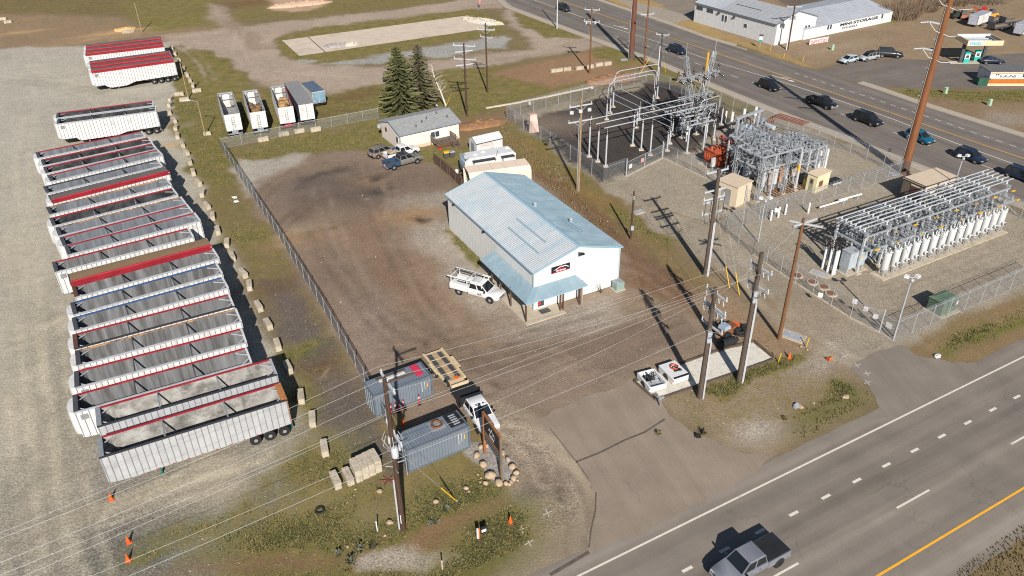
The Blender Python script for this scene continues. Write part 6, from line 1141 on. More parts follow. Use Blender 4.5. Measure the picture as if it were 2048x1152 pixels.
for (px,py,yt,r0,r1,mat,lab,arms) in ((934,232,86,.2,.13,WOODP,'brown utility pole on the dirt mound behind the house',[(92,4,rad(-14),FG,2),(103,3.2,rad(20),FG,0),(119,4,rad(-14),FG,3),(130,3.2,rad(20),FG,0)]),(975,185,46,.18,.12,WOODP,'brown utility pole left of the concrete block line',[(50,2.6,rad(-30),FG,2),(60,3.4,rad(-10),FG,2),(75,2.6,rad(-30),FG,2)]),(1179,147,17,.2,.14,WOODO,'brown utility pole standing among the concrete blocks',[(20,3.0,rad(-15),FG,3),(44,3.2,rad(-20),FG,3)]),(1288,130,-4,.2,.15,WOODO,'brown utility pole just right of the thick rust brown pole',[(29,3.0,rad(15),FG,2)]),(1318,152,66,.2,.15,DARK,'dark utility pole with a white conduit in front of the far road',[(70,2.6,rad(-20),FG,3)]),(1575,99,11,.2,.14,WOODP,'dark brown utility pole in front of the tall white storage building',[(14,3.2,rad(-5),FG,2)])):
    t, A, h, zz = pole('utility_pole',px,py,yt,r0,r1,mat,lab,arms)
    if px in (1318,): ob('conduit', MB().tube((-.3,-.05,0),(-.3,-.05,h*.7),.09,n=6), t, mats=WHITEC)
    if px == 1575:
        for k in range(3): ob('transformer_can', MB().lathe([(.05,0),(.25,.05),(.25,.8),(.05,.95)],10), t, (.45*cos(k*1.6),.45*sin(k*1.6),h*.68), mats=GALV, smooth=40)
        ob('conduit', MB().tube((-.3,-.1,0),(-.3,-.1,h*.35),.12,n=6), t, mats=WHITEC)
    if px == 1179:
        for k in range(3): ob('cutout', MB().rbox(-1+k*.9,0,h*.79,.3,.2,.6), t, mats=GREYI)
# thick transmission poles
CORT = M('weathering_steel', (.175,.068,.026), .7, var=.25, scale=1.2, stretch=(3,3,.4)); CORT2 = M('weathering_steel_dark', (.12,.048,.028), .7, var=.25, scale=1.2, stretch=(3,3,.4))
for (px,py,r0,r1,h,mat,lab) in ((1807,345,.68,.36,31,CORT,'very thick rust brown transmission pole in front of the far road at right'),(1262,118,.6,.4,27,CORT2,'thick rust brown transmission pole beside the far road at top middle')):
    A = G(px,py); t = thing('transmission_pole', lab, 'utility pole', A.to_tuple(), 0, 'rust brown transmission poles'); ob('shaft', MB().tube((0,0,0),(0,0,h),r0,r1,16), t, mats=mat, smooth=50); ob('base_collar', MB().lathe([(r0+.25,0),(r0+.25,.15),(r0+.02,.3),(r0+.01,2.0),(r0,2.05)],16), t, mats=M('collar_brown',(.10,.06,.045),.8)); ob('ground_pad', MB().rbox(-1.6,-.5,.06,1.6,1.1,.1,.2), t, mats=GALV)
    for k, z in enumerate((h-5.5, h-9, h-12.6) if px > 1500 else (h-4,h-8)):
        u = Vector((cos(rad(165)),sin(rad(165)),0)); ob('davit_arm', MB().beam(u*.3+Vector((0,0,z)),u*1.9+Vector((0,0,z+.25)),.2), t, mats=GALV); mb = MB(); insul(mb,u*1.9+Vector((0,0,z+.2)),u*3.0+Vector((0,0,z+.05)),.16,5); ob('insulator', mb, t, mats=GREYI)
        q = u*1.9+Vector((0,0,z)); ob('jumper_wire', MB().path([q+Vector((0,0,.2)),q+Vector((.9,-.5,-.9)),q+Vector((2.6,-1.2,-1.5)),q+Vector((4.6,-1.6,-1.3))],.035,5), t, mats=WHITEC)
    ob('ground_wire', MB().tube((-r0-.05,-.1,0),(-r1-.05,-.1,h*.8),.04,n=5), t, mats=GALV)
    for k in range(10): z = 4+k*2; ob('step_bolt', MB().beam((-r0*.9,0,z),(-r0*.9-.35,-.1,z),.05), t, mats=GALV)
t, A, h, zz = pole('utility_pole',1407,186,104,.16,.15,WOODP,'pole with a yellow orange sleeved top behind the lattice tower',[]); ob('yellow_sleeve', MB().tube((0,0,h*.45),(0,0,h),.25,.25,10), t, mats=M('sleeve_yellow',(.5,.27,.04),.6))
t, A, h, zz = pole('street_pole',1114,57,-60,.18,.12,STEELL,'pale grey street light pole at the top of the far road',[],cat='street light',group='street lights',h=13)
t, A, h, zz = pole('utility_pole',1832,40,-20,.15,.12,WOODO,'orange brown pole by the bare bushes at the far upper right',[])
t, A, h, zz = pole('utility_pole',284,64,6,.13,.1,WOODL,'pale thin pole beyond the red tarped trailers',[],group='yard light poles')
t, A, h, zz = pole('utility_pole',377,198,126,.12,.09,WOODL,'thin leaning tan pole beside the concrete blocks',[],group='yard light poles')
t, A, h, zz = pole('lamp_post',411,272,203,.11,.08,WOODL,'yard lamp post with white head standing on the grass strip',[],cat='lamp post',group='yard light poles'); ob('lamp_arm', MB().beam((0,0,h),(-1.4,.1,h+.25),.06), t, mats=GALV); ob('lamp_head', MB().rbox(-1.6,.1,h+.25,.7,.3,.16), t, mats=WHITEC); ob('base_block', MB().rbox(.2,.4,.3,1.2,.5,.6,.4), t, mats=CONC)
def floodlight(px,py,yt,lab):
    t, A, h, zz = pole('floodlight_pole',px,py,yt,.1,.08,GALV,lab,[],cat='floodlight',group='substation floodlight poles'); ob('head_bar', MB().beam((-.45,0,h),(.45,0,h),.08), t, mats=GALV)
    for s in (-1,1): ob('lamp_head', MB().rbox(s*.55,0,h+.15,.45,.4,.28,.5*s), t, mats=WHITEC)
    ob('camera_dome', MB().ball((0,-.2,h-.25),.2,.2,.22), t, mats=GALV)
floodlight(1788,674,555,'grey floodlight pole inside the near corner of the substation fence'); floodlight(1897,408,313,'grey floodlight pole behind the tan roofed brick building'); floodlight(1516,484,398,'slim floodlight pole by the middle substation gate')
# overhead wires as gentle curves
def wire(pts, r=.017, mat=None, sag=.25, lab='', grp='overhead wires', n=14):
    mb = MB(); P = []
    for a, b in zip(pts, pts[1:]):
        a, b = Vector(a), Vector(b)
        for k in range(n): u = k/n; p = a.lerp(b,u); p.z -= 4*sag*u*(1-u); P.append(p)
    P.append(Vector(pts[-1])); mb.path(P, r, 5); return ob('overhead_wire', mb, None, mats=mat or CU, label=lab, cat='wire', group=grp)
au = Vector((cos(HP),sin(HP),0)); back = (AL-AA).normalized()*75
def att(A, z, o): return Vector((A.x,A.y,z))+au*o
zl = lambda y: zfor(AL,y)
def left_end(P, y0): Q = G(0, y0, P.z); return P+(Q-P)*1.35
W = [(att(AL,zl(752),-1.2),att(ABp,zB[0][0]+.4,-1.2),1055),(att(AL,zl(757),0),att(ABp,zB[0][0]+.4,1.2),1066),(att(AL,zl(762),1.25),att(ABp,zB[1][0]+.4,-1.2),1114),(att(AL,zl(827),-.1),att(AA,zA[0][0]+.4,-1.3),1145),(att(AL,zl(853),-1.3),att(AA,zA[0][0]+.4,.1),1167),(att(AL,zl(872),1.3),att(AA,zA[1][0]+.3,-1.2),1221),(att(AL,zl(918),.1),att(AA,zA[3][0],.2),1256)]
wl_ = ['topmost overhead wire running past the brown pole to the left edge','second overhead wire from the top at the brown pole','third overhead wire from the top at the brown pole','fourth overhead wire, middle of the seven at the brown pole','third lowest overhead wire at the brown pole','second lowest overhead wire at the brown pole','lowest overhead wire crossing in front of the near container']
for k, (a, b, y0) in enumerate(W): wire([left_end(a,y0), a, b], 0.0105 if k < 6 else .013, sag=.25 if k > 2 else .5, lab=wl_[k])
wire([att(AA,zA[0][0],.3), Vector((A5.x,A5.y,h5-.5))], .012, sag=.3, lab='thin wire from the left conduit pole to the orange brown pole'); wire([att(ABp,zB[0][0]+.3,-1.2), Vector((AS.x,AS.y,zS[3][0]))], .014, sag=.4, lab='thin wire from the right conduit pole to the five armed pole'); wire([Vector((Aw.x,Aw.y,hw_-.4)), Vector((AA.x,AA.y,zA[1][0]))], .012, WB, .6, lab='thin dark wire from the short bank pole to the left conduit pole')
wire([Vector((Aw.x,Aw.y,hw_-.4)), Vector((AS.x,AS.y,zS[4][0]-1.2))], .012, WB, .5, lab='thin dark wire from the short bank pole to the five armed pole')
# guy wires with yellow guards
def guy(a, top, lab, gl=2.4, mat=YELLOW, grp='guy wires'):
    A = G(*a); T = Vector(top); t = thing('guy_wire', lab, 'guy wire', A.to_tuple(), 0, grp); d = T-A; ob('strand', MB().tube((0,0,0),d,.012,n=5), t, mats=CU); ob('guard', MB().tube(d.normalized()*.1,d.normalized()*gl,.055,n=6), t, mats=mat)
guy((1459,577),(AS.x,AS.y,zS[2][0]),'left of two guy wires with yellow guard by the five armed pole',2.8); guy((1479,591),(AS.x,AS.y,zS[0][0]),'right of two guy wires with yellow guard by the five armed pole',2.8); guy((912,1001),(AL.x,AL.y,zt+.5),'guy wire with bright yellow guard on the foreground grass',2.6)
guy((890,218),(G(934,232).x,G(934,232).y,10),'yellow guarded guy wire behind the house, left one',3.0); guy((912,196),(G(934,232).x,G(934,232).y,9),'yellow guarded guy wire behind the house, right one',2.4); guy((1331,145),(G(1318,152).x,G(1318,152).y,6.5),'yellow guarded guy wire at the dark pole by the far road',2.5); guy((1275,156),(G(1318,152).x,G(1318,152).y,8),'long yellow guy wire left of the dark pole by the far road',4.5)
# ------------------------------------------------------------------ chain-link fences
def link_mat(name, cov, col):
    m = bpy.data.materials.new(name); m.use_nodes = True; N = m.node_tree.nodes; L = m.node_tree.links; b = N['Principled BSDF']; b.inputs['Base Color'].default_value = (*col,1); b.inputs['Roughness'].default_value = .5; b.inputs['Metallic'].default_value = .3
    uv = N.new('ShaderNodeUVMap'); sp = N.new('ShaderNodeSeparateXYZ'); L.new(uv.outputs[0], sp.inputs[0])
    def mt(op, a, c=None):
        n = N.new('ShaderNodeMath'); n.operation = op
        for i, x in enumerate((a,c)):
            if x is None: continue
            if isinstance(x,(int,float)): n.inputs[i].default_value = x
            else: L.new(x, n.inputs[i])
        return n.outputs[0]
    k = 9.0; f = []
    for op in ('ADD','SUBTRACT'): f.append(mt('LESS_THAN', mt('FRACT', mt('MULTIPLY', mt(op, sp.outputs[0], sp.outputs[1]), k)), cov))
    al = mt('MAXIMUM', f[0], f[1]); L.new(al, b.inputs['Alpha']); return m
LINK = link_mat('chain_link', .12, (.34,.35,.36)); LINKD = link_mat('chain_link_dense', .33, (.24,.245,.25))
def fence(pts, h, lab, mat=LINK, sp=3.0, barb=False, group='chain-link fences', curb=False, flat=None, ends=True):
    P = rl(*pts) if flat is None else flat; o = P[0]; t = thing('chain_link_fence', lab, 'fence', (o.x,o.y,0), 0, group); pm = shared(('post',h), lambda: MB().tube((0,0,0),(0,0,h+.08),.035,n=7).ball((0,0,h+.1),.05,.05,.05,6,4), GALV)
    for a, b in zip(P, P[1:]):
        L = (b-a).length; n = max(1, round(L/sp)); a_, b_ = a-o, b-o; me = bpy.data.meshes.new('chain_link'); me.from_pydata([(a_.x,a_.y,.03),(b_.x,b_.y,.03),(b_.x,b_.y,h),(a_.x,a_.y,h)],[],[(0,1,2,3)]); me.materials.append(mat)
        uvl = me.uv_layers.new(name='UVMap')
        for i, c in enumerate(((0,0),(L,0),(L,h),(0,h))): uvl.data[i].uv = c
        ob('chain_link', me, t); ob('top_rail', MB().tube((a_.x,a_.y,h),(b_.x,b_.y,h),.025,n=6), t, mats=GALV); ob('bottom_wire', MB().tube((a_.x,a_.y,.06),(b_.x,b_.y,.06),.01,n=4), t, mats=GALV)
        if barb:
            for k in range(2): ob('barbed_wire', MB().tube((a_.x,a_.y,h+.18+k*.16),(b_.x,b_.y,h+.18+k*.16),.012,n=4), t, mats=GALV)
        for k in range(n+1):
            if k == 0 and a is not P[0]: continue
            p = a_.lerp(b_, k/n); ob('post', pm, t, (p.x,p.y,0))
        if curb: d = (b-a).normalized(); s = Vector((-d.y,d.x,0))*.15; ob('curb', MB().prism([(a_+s)[:2],(a_-s)[:2],(b_-s)[:2],(b_+s)[:2]],0,.12), t, mats=CONC)
    return t
fence([(444,298),(480,355),(560,478),(650,625),(730,766),(775,853),(815,950)],1.9,'long grey mesh fence along the left side of the dirt yard',LINKD); fence([(444,298),(600,266),(757,236)],1.8,'mesh fence along the grass from the yard corner to the house')
fence([(1014,238),(1100,293),(1206,364)],2.3,'mesh fence on the left side of the black gravel yard',barb=True); fence([(1206,364),(1250,349)],2.3,'short mesh fence left of the black gravel yard gate',barb=True); fence([(1326,316),(1410,356),(1470,398)],2.3,'mesh fence from the yard gate to the tan equipment building',barb=True,curb=True)
fence([(1014,238),(1165,196),(1292,164)],2.3,'mesh fence along the back of the black gravel yard',barb=True); fence([(1292,164),(1440,212),(1545,252),(1700,304),(1800,352)],2.3,'mesh fence between the substation and the far road sidewalk',barb=True); fence([(1490,408),(1530,438),(1640,404),(1800,352)],2.3,'mesh fence dividing the two halves of the tan gravel substation',barb=True)
fence([(1450,464),(1505,510)],2.3,'short mesh fence beside the substation middle gate',barb=True); fence([(1505,510),(1590,566),(1700,636),(1757,664)],2.3,'mesh fence along the gravel driveway side of the substation',barb=True,curb=True); fence([(1787,681),(1860,650),(1960,606),(2075,556)],2.4,'mesh fence facing the highway at the near side of the substation',barb=True); fence([(1450,464),(1550,432)],2.3,'mesh fence across the gravel between the gates',barb=True)
fence([(1930,390),(2080,452)],2.3,'mesh fence behind the regulator row by the sidewalk',barb=True)
def gate(a, b, h, lab, n=2, signs=()):
    A, B = G(*a), G(*b); d = HD(A,B); L = (B-A).length; t = thing('gate', lab, 'gate', A.to_tuple(), d, 'substation gates')
    for k in range(n):
        x0, x1 = L*k/n+.05, L*(k+1)/n-.05; lf = ob('gate_leaf', MB().tube((x0,0,.1),(x0,0,h),.03,n=6).tube((x1,0,.1),(x1,0,h),.03,n=6).tube((x0,0,h),(x1,0,h),.03,n=6).tube((x0,0,.1),(x1,0,.1),.03,n=6).tube((x0,0,h*.55),(x1,0,h*.55),.02,n=6), t, mats=GALV)
        me = bpy.data.meshes.new('chain_link'); me.from_pydata([(x0,0,.1),(x1,0,.1),(x1,0,h),(x0,0,h)],[],[(0,1,2,3)]); me.materials.append(LINK); uvl = me.uv_layers.new(name='UVMap')
        for i, c in enumerate(((0,0),(x1-x0,0),(x1-x0,h),(0,h))): uvl.data[i].uv = c
        ob('chain_link', me, lf)
    for x in (0, L): ob('gate_post', MB().tube((x,0,0),(x,0,h+.6),.09,n=8), t, mats=GALV)
    ob('sill', MB().box(0,L,-.15,.15,0,.06), t, mats=CONC)
    for f, c in signs: ob('notice', MB().box(L*f-.35,L*f+.35,-.06,-.04,1.1,1.75), t, mats=c)
    return t
NW = M('notice_white', (.6,.6,.6), .5, var=.1, scale=5); NR_ = M('notice_red_white', (.55,.3,.3), .5, var=.3, scale=6)
gate((1252,353),(1324,317),2.3,'double mesh gate into the black gravel yard with warning notices',2,((.1,NW),(.42,NR_))); gate((1758,664),(1786,681),2.3,'narrow mesh gate at the near corner of the substation',1,((.5,NW),)); gate((1474,398),(1489,408),2.3,'small mesh gate beside the tan equipment building',1,((.5,NW),))
for k, (px,py) in enumerate(((1184,190),(1060,222),(1775,318),(1636,612),(1704,607+18),(1726,640),(1745,655),(1550,440))):
    p = G(px,py); ob('warning_sign', MB().rbox(0,-.06,1.5,.5,.02,.6), None, (p.x,p.y,0), rad(-30), label=['white notice on the back fence of the black gravel yard','white notice at the left end of the back fence','white notice on the fence before the rust brown pole','white notice on the driveway fence, farthest of four','white notice on the driveway fence beyond the orange pole','white notice on the driveway fence, second from the near corner','white notice on the driveway fence nearest the corner','white notice on the fence between the gates'][k], cat='notice', group='white fence notices', mats=NW)
# ------------------------------------------------------------------ bus yard on the black gravel
def ins_at(parent, p, q, r=.17, n=3, mat=None): mb = MB(); insul(mb,p,q,r,n); return ob('insulator', mb, parent, mats=mat or BROWNI, smooth=60)
def support(px, py, yt, lab, grp='bus support posts on the black gravel', ni=3):
    A = G(px,py); h = HT(px,py,yt); t = thing('bus_support', lab, 'support post', A.to_tuple(), 0, grp); hi = 1.15; ob('post', shared(('post',round(h,1)), lambda: MB().tube((0,0,.1),(0,0,h-hi),.13,.13,8), STEELL), t); ob('footing', shared('footing', lambda: MB().tbox(-.42,.42,-.42,.42,0,.18,.05), CONC), t); mb = MB(); insul(mb,(0,0,h-hi),(0,0,h),.2,3); ob('insulator', shared(('ins',ni), lambda: mb, BROWNI, 60), t, (0,0,0)) if False else ob('insulator', mb, t, mats=BROWNI, smooth=60); return Vector((A.x,A.y,h))
S = {}
for k, (px,py,yt,lab) in {'f1':(1178,313,240,'bus post leftmost of the front three by the tan pole'),'f2':(1195,323,248,'bus post in the middle of the front three'),'f3':(1211,333,256,'bus post rightmost of the front three nearest the gate'),'m1':(1265,291,218,'bus post left of the three in the middle of the yard'),'m2':(1282,300,228,'bus post second of the three in the middle of the yard'),'m3':(1300,310,236,'bus post right of the three behind the gate'),'r1':(1334,301,254,'short bus post nearest the gate at the right of the yard'),'r2':(1339,287,244,'short bus post second back at the right of the yard'),'r3':(1344,272,232,'short bus post third back at the right of the yard'),'b1':(1213,239,195,'bus post nearest of the back left three under the arched pipes'),'b2':(1220,226,186,'bus post second of the back left three under the arched pipes'),'b3':(1226,214,172,'bus post farthest of the back left three under the arched pipes'),'c1':(1273,255,211,'bus post nearer of the pair in the yard centre'),'c2':(1278,238,199,'bus post farther of the pair in the yard centre'),'d1':(1305,218,177,'bus post nearest of the back right three'),'d2':(1309,206,169,'bus post second of the back right three'),'d3':(1314,196,161,'bus post farthest of the back right three'),'e1':(1427,279,236,'bus post behind the red transformer'),'e2':(1442,249,205,'bus post right of the lattice tower')}.items(): S[k] = support(px,py,yt,lab)
PIPE = M('bus_pipe', (.42,.44,.46), .4, metal=.2, var=.08)
def pipe(pts, lab, r=.085, grp='bus pipes of the black gravel yard'): return ob('bus_pipe', MB().path(pts,r,7), None, mats=PIPE, label=lab, cat='bus pipe', group=grp, smooth=60)
for a, b, px, py, n in (('f1','m1',1374,197,'left'),('f2','m2',1385,206,'middle'),('f3','m3',1406,213,'right')):
    A = S[a]; d = (S[b]-S[a]); d.z = 0; e = G(px,py,A.z); u = (e-A).normalized(); pipe([A-u*.6+Vector((0,0,.08)), A.lerp(e,.5)+Vector((0,0,.08)), e+Vector((0,0,.08))], f'long straight {n} bus pipe over the front posts')
for a, b, n in (('b1','r1','nearest'),('b2','r2','middle'),('b3','r3','farthest')): pipe([S[a]+Vector((0,0,.05)), S[b]+Vector((0,0,.05))], f'{n} of the slanting low pipes from back left to right posts', .06)
for a, b, n, k in (('b1','d1','nearest',0),('b2','d2','middle',1),('b3','d3','farthest',2)):
    A, B = S[a], S[b]; up = Vector((0,0,1)); d = (B-A); d.z = 0; d.normalize(); H_ = 2.6; pts = [A, A+up*(H_-1.0)+d*.1]
    for j in range(1,6): t_ = j/5*pi/2; pts.append(A+up*(H_-1.0+1.0*sin(t_))+d*(.1+1.2*(1-cos(t_))))
    zt_ = A.z+H_; E = Vector((B.x,B.y,zt_))
    for j in range(0,6): t_ = j/5*pi/2; pts.append(E-d*(1.1*(1-sin(t_)))-up*(1.1*(1-cos(t_))))
    pts.append(B); pipe(pts, f'{n} of the three tall arched pipes at the back of the yard', .08)
for (p, q, lab) in (((1402,203),(1441,190),'tall arched pipe right of the lattice tower'),((1409,216),(1434,204),'second arched pipe right of the lattice tower'),((1418,226),(1432,216),'small arched pipe nearest the red transformer')):
    A, B = G(*p,6.0), G(*q,6.0); d = (B-A).normalized(); up = Vector((0,0,1)); pts = [A-up*1.4]
    for j in range(6): t_ = j/5*pi/2; pts.append(A-up*(.7*(1-sin(t_)))+d*(.7*(1-cos(t_))))
    for j in range(6): t_ = j/5*pi/2; pts.append(B+d*(.7*sin(t_)-.7)-up*(.7*(1-cos(t_))))
    pts.append(B-up*3.2); pipe(pts, lab, .075)
# lattice tower
def lattice(mb, a, b, w0, w1, nb, r=.07, ax=None):
    a, b = Vector(a), Vector(b); d = (b-a).normalized(); u = Vector((1,0,0)) if abs(d.z) > .6 else Vector((0,0,1)); s = d.cross(u).normalized(); q = s.cross(d)
    def ring(t): c = a.lerp(b,t); w_ = (w0+(w1-w0)*t)/2; return [c+s*w_+q*w_, c-s*w_+q*w_, c-s*w_-q*w_, c+s*w_-q*w_]
    for k in range(nb):
        A, B = ring(k/nb), ring((k+1)/nb)
        for i in range(4): mb.beam(A[i],B[i],r*1.3); j = (i+1)%4; mb.beam(A[i],B[j],r) if (k+i)%2 else mb.beam(A[j],B[i],r); mb.beam(B[i],B[j],r)
LX = G(1384,262); hT = zfor(LX, 150); hT2 = zfor(LX, 108); t = thing('lattice_tower', 'tall steel lattice dead-end tower with brown insulators in the black gravel yard', 'lattice tower', LX.to_tuple(), rad(28)); LG = M('lattice_steel', (.36,.38,.40), .5, metal=.3, var=.15)
for k, x in enumerate((-2.3, 2.3)):
    mb = MB(); lattice(mb,(x,0,0),(x*.55,0,hT*.62),1.3,.9,7); lattice(mb,(x*.55,0,hT*.62),(x*1.3,0,hT2),.9,.4,6); ob('tower_leg', mb, t, mats=LG)
for z, L in ((hT*.62,7.0),(hT*.38,8.0),(hT*.98,8.4)):
    mb = MB(); lattice(mb,(-L/2,0,z),(L/2,0,z),.7,.7,9,.06); a = ob('cross_girder', mb, t, mats=LG)
    for i in range(6):
        x = -L/2+L*i/5
        for s in (-1,1): ins_at(t,(x,s*.4,z),(x,s*1.5,z-.25),.2,5)
for x in (-4.2,-2.9,-1.0,1.0,2.9,4.2): ins_at(t,(x,0,hT*.98+.3),(x,0,hT*.98+1.5),.2,3)
for x in (-3.4,3.4): ob('spire', MB().tube((x*.88,0,hT2-1.0),(x*.9,0,hT2+2.2),.06,.03,6), t, mats=LG)
mb = MB(); rn = random.Random(8)
for k in range(10): x = rn.uniform(-4,4); mb.path([(x,1.4,hT*.6),(x+.2,2.0,hT*.45),(x+.3,1.0,hT*.3)],.03,5)
ob('jumper_wires', mb, t, mats=CU, kind='stuff')
# switch stands under the tower
def swstand(px, py, yt, L, hd, lab, arms=2):
    A = G(px,py); h = HT(px,py,yt); t = thing('switch_stand', lab, 'switch stand', A.to_tuple(), hd, 'switch stands in the black gravel yard')
    for x in (-L*.28,L*.28): ob('post', MB().tube((x,0,0),(x,0,h),.14,.14,8), t, mats=STEELL); ob('footing', MB().tbox(x-.4,x+.4,-.4,.4,0,.15,.05), t, mats=CONC); ob('knee_brace', MB().beam((x,0,h-1.2),(x+L*.18,0,h-.1),.09).beam((x,0,h-1.2),(x-L*.18,0,h-.1),.09), t, mats=STEELL)
    for y in (-.7,.7): ob('beam', MB().beam((-L/2,y,h),(L/2,y,h),.24,.2), t, mats=GALV)
    for i in range(3):
        x = -L*.42+L*.84*i/2
        for y in (-.9,.9): ins_at(t,(x,y,h+.1),(x,y,h+1.2),.19,3)
        ob('switch_blade', MB().beam((x,-1.0,h+1.25),(x,1.0,h+1.3),.08), t, mats=PIPE); ob('crank_arm', MB().beam((x,.9,h+.2),(x,.9,h-.5),.06), t, mats=GALV)
    ob('operating_pipe', MB().tube((L*.28,-.3,.9),(L*.28,-.3,h),.04,n=6), t, mats=GALV)
swstand(1390,302,243,6.0,rad(28),'switch stand with twin beams left of the red transformer'); swstand(1378,272,228,5.4,rad(28),'switch stand beneath the lattice tower'); swstand(1352,262,222,4.5,rad(28),'switch stand left of the lattice tower')
for k, (px,py,yt) in enumerate(((1461,259,224),(1485,250,218),(1508,246,214),(1372,283,252),(1392,262,236),(1412,276,248),(1450,246,222))):
    A = G(px,py); h = HT(px,py,yt); t = thing('arrester_post', ['left of the three thick white posts behind the red conservator','middle of the three thick white posts behind the red conservator','right of the three thick white posts behind the red conservator','pale post below the tower nearest the red transformer','pale post directly under the tower','pale post between the tower and the red transformer','thin pale post left of the three thick white ones'][k], 'post', A.to_tuple(), 0, 'pale posts around the transformers'); ob('post', MB().tube((0,0,0),(0,0,h*.45),.12,n=8), t, mats=STEELL); ob('sleeve', MB().tube((0,0,h*.45),(0,0,h),.24 if k < 3 else .17,n=10), t, mats=WHITEC)
# transformers
def transformer(loc, rz, lab, mat, cons=True, fins=9, name='power_transformer'):
    t = thing(name, lab, 'transformer', loc, rz, 'oil filled power transformers')
    ob('plinth', MB().box(-2.4,2.4,-1.9,1.9,0,.18), t, mats=CONC); ob('tank', MB().tbox(-1.5,1.5,-.9,.9,.25,2.6,.04), t, mats=mat); ob('cover', MB().box(-1.6,1.6,-1.0,1.0,2.6,2.72), t, mats=mat)
    for k in range(fins):
        for s in (-1,1): x = -1.35+2.7*k/(fins-1); ob('radiator_fin', shared(('radiator_fin',mat.name), lambda: MB().tbox(-.1,.1,0,.62,.5,2.45,.03), mat), t, (x,s*.92 if s > 0 else -1.54,0))
    for s in (-1,1): ob('radiator_header', MB().tube((-1.45,s*1.2,2.35),(1.45,s*1.2,2.35),.12,n=8), t, mats=mat, smooth=40); ob('radiator_header', MB().tube((-1.45,s*1.2,.6),(1.45,s*1.2,.6),.12,n=8), t, mats=mat, smooth=40)
    for k in range(3):
        x = -1+k*1.0; b_ = ob('turret', MB().lathe([(.2,0),(.2,.35),(.12,.45)],10), t, (x,.45,2.72), mats=mat); ins_at(b_,(0,0,.4),(0,.25,1.7),.17,5); c = ob('turret', MB().lathe([(.13,0),(.13,.25),(.08,.3)],10), t, (x,-.45,2.72), mats=mat); ins_at(c,(0,0,.28),(0,-.15,.9),.12,3)
    if cons: ob('conservator', MB().lathe([(.05,0),(.4,.06),(.42,.15),(.42,2.5),(.4,2.6),(.05,2.66)],14,ax=(0,1,0),at=(2.5,-.3,3.3)), t, mats=M('conservator_pink_red',(.36,.085,.07),.5,var=.12) if mat is ROR else mat, smooth=40); ob('conservator_leg', MB().beam((2.4,.2,.2),(2.4,.2,3.0),.12).beam((2.4,1.8,.2),(2.4,1.8,3.0),.12), t, mats=mat); ob('oil_pipe', MB().path([(1.2,0,2.7),(1.6,.2,3.1),(2.2,.4,3.2)],.08,6), t, mats=mat)
    mb = MB(); rn = random.Random(len(lab))
    for k in range(10): a = rn.uniform(-1.5,1.5); s = rn.choice((-1,1)); mb.tube((a,s*1.0,rn.uniform(.5,1)),(a+rn.uniform(-.2,.2),s*1.0,rn.uniform(1.8,3.1)),.06,n=5)
    for k in range(4): mb.tube((-1.6,-.8+k*.5,.4),(-2.1,-.8+k*.5,2.2),.09,n=6)
    ob('pipework', mb, t, mats=mat, kind='stuff'); ob('fan_housing', MB().lathe([(.3,0),(.36,.05),(.36,.2),(.1,.25)],12,ax=(-1,0,0)), t, (-1.8,0,1.4), mats=mat)
    cb = ob('control_cabinet', MB().box(-2.6,-1.9,-1.6,-1.3,.8,2.2), t, mats=M('cabinet_pale_grey',(.45,.48,.47),.5)); ob('cabinet_leg', MB().box(-2.3,-2.2,-1.5,-1.4,0,.8), t, mats=GALV); return t
ROR = M('transformer_red_oxide', (.40,.085,.035), .6, var=.22, scale=2, dirt=(.25,.06,.03), dscale=1.5, dth=.62); GRT = M('transformer_grey', (.34,.38,.41), .5, var=.15, scale=2)
transformer(G(1433,330).to_tuple(), rad(30), 'orange red oil transformer with cooling fins beside the steel racks', ROR); transformer(G(1517,300).to_tuple(), rad(30), 'pale grey oil transformer behind the dense switch rack', GRT, True, 7); transformer(G(1492,283).to_tuple(), rad(118), 'smaller grey transformer right of the red conservator', GRT, False, 6)
o = thing('bus_portal', 'grey steel portal frame behind the red transformer conservator', 'portal', G(1467,287).to_tuple(), HD(G(1467,287),G(1500,275)))
ob('beam', MB().beam((-.3,0,4.3),(6.6,0,4.3),.55,.25), o, mats=GALV)
for x in (.3,5.6): ob('post', MB().box(x-.2,x+.2,-.2,.2,0,4.2), o, mats=GALV); ob('relay_box', MB().rbox(x+.9,-.2,2.6,.9,.7,.9), o, mats=GALVD)
# red pipes at the back
o = thing('red_bus_frame', 'rust red pipe frame behind the dense switch rack near the sidewalk', 'pipe frame', G(1548,268).to_tuple(), HD(G(1548,243,3.7),G(1602,260,3.7))); RP = M('red_oxide_pipe', (.22,.06,.035), .6, var=.2)
for k in range(4): ob('pipe', MB().path([(-.6,-k*.6,0),(-.4,-k*.6,3.0),(.4,-k*.6,3.7),(6,-k*.6,3.7)],.08,6), o, mats=RP)
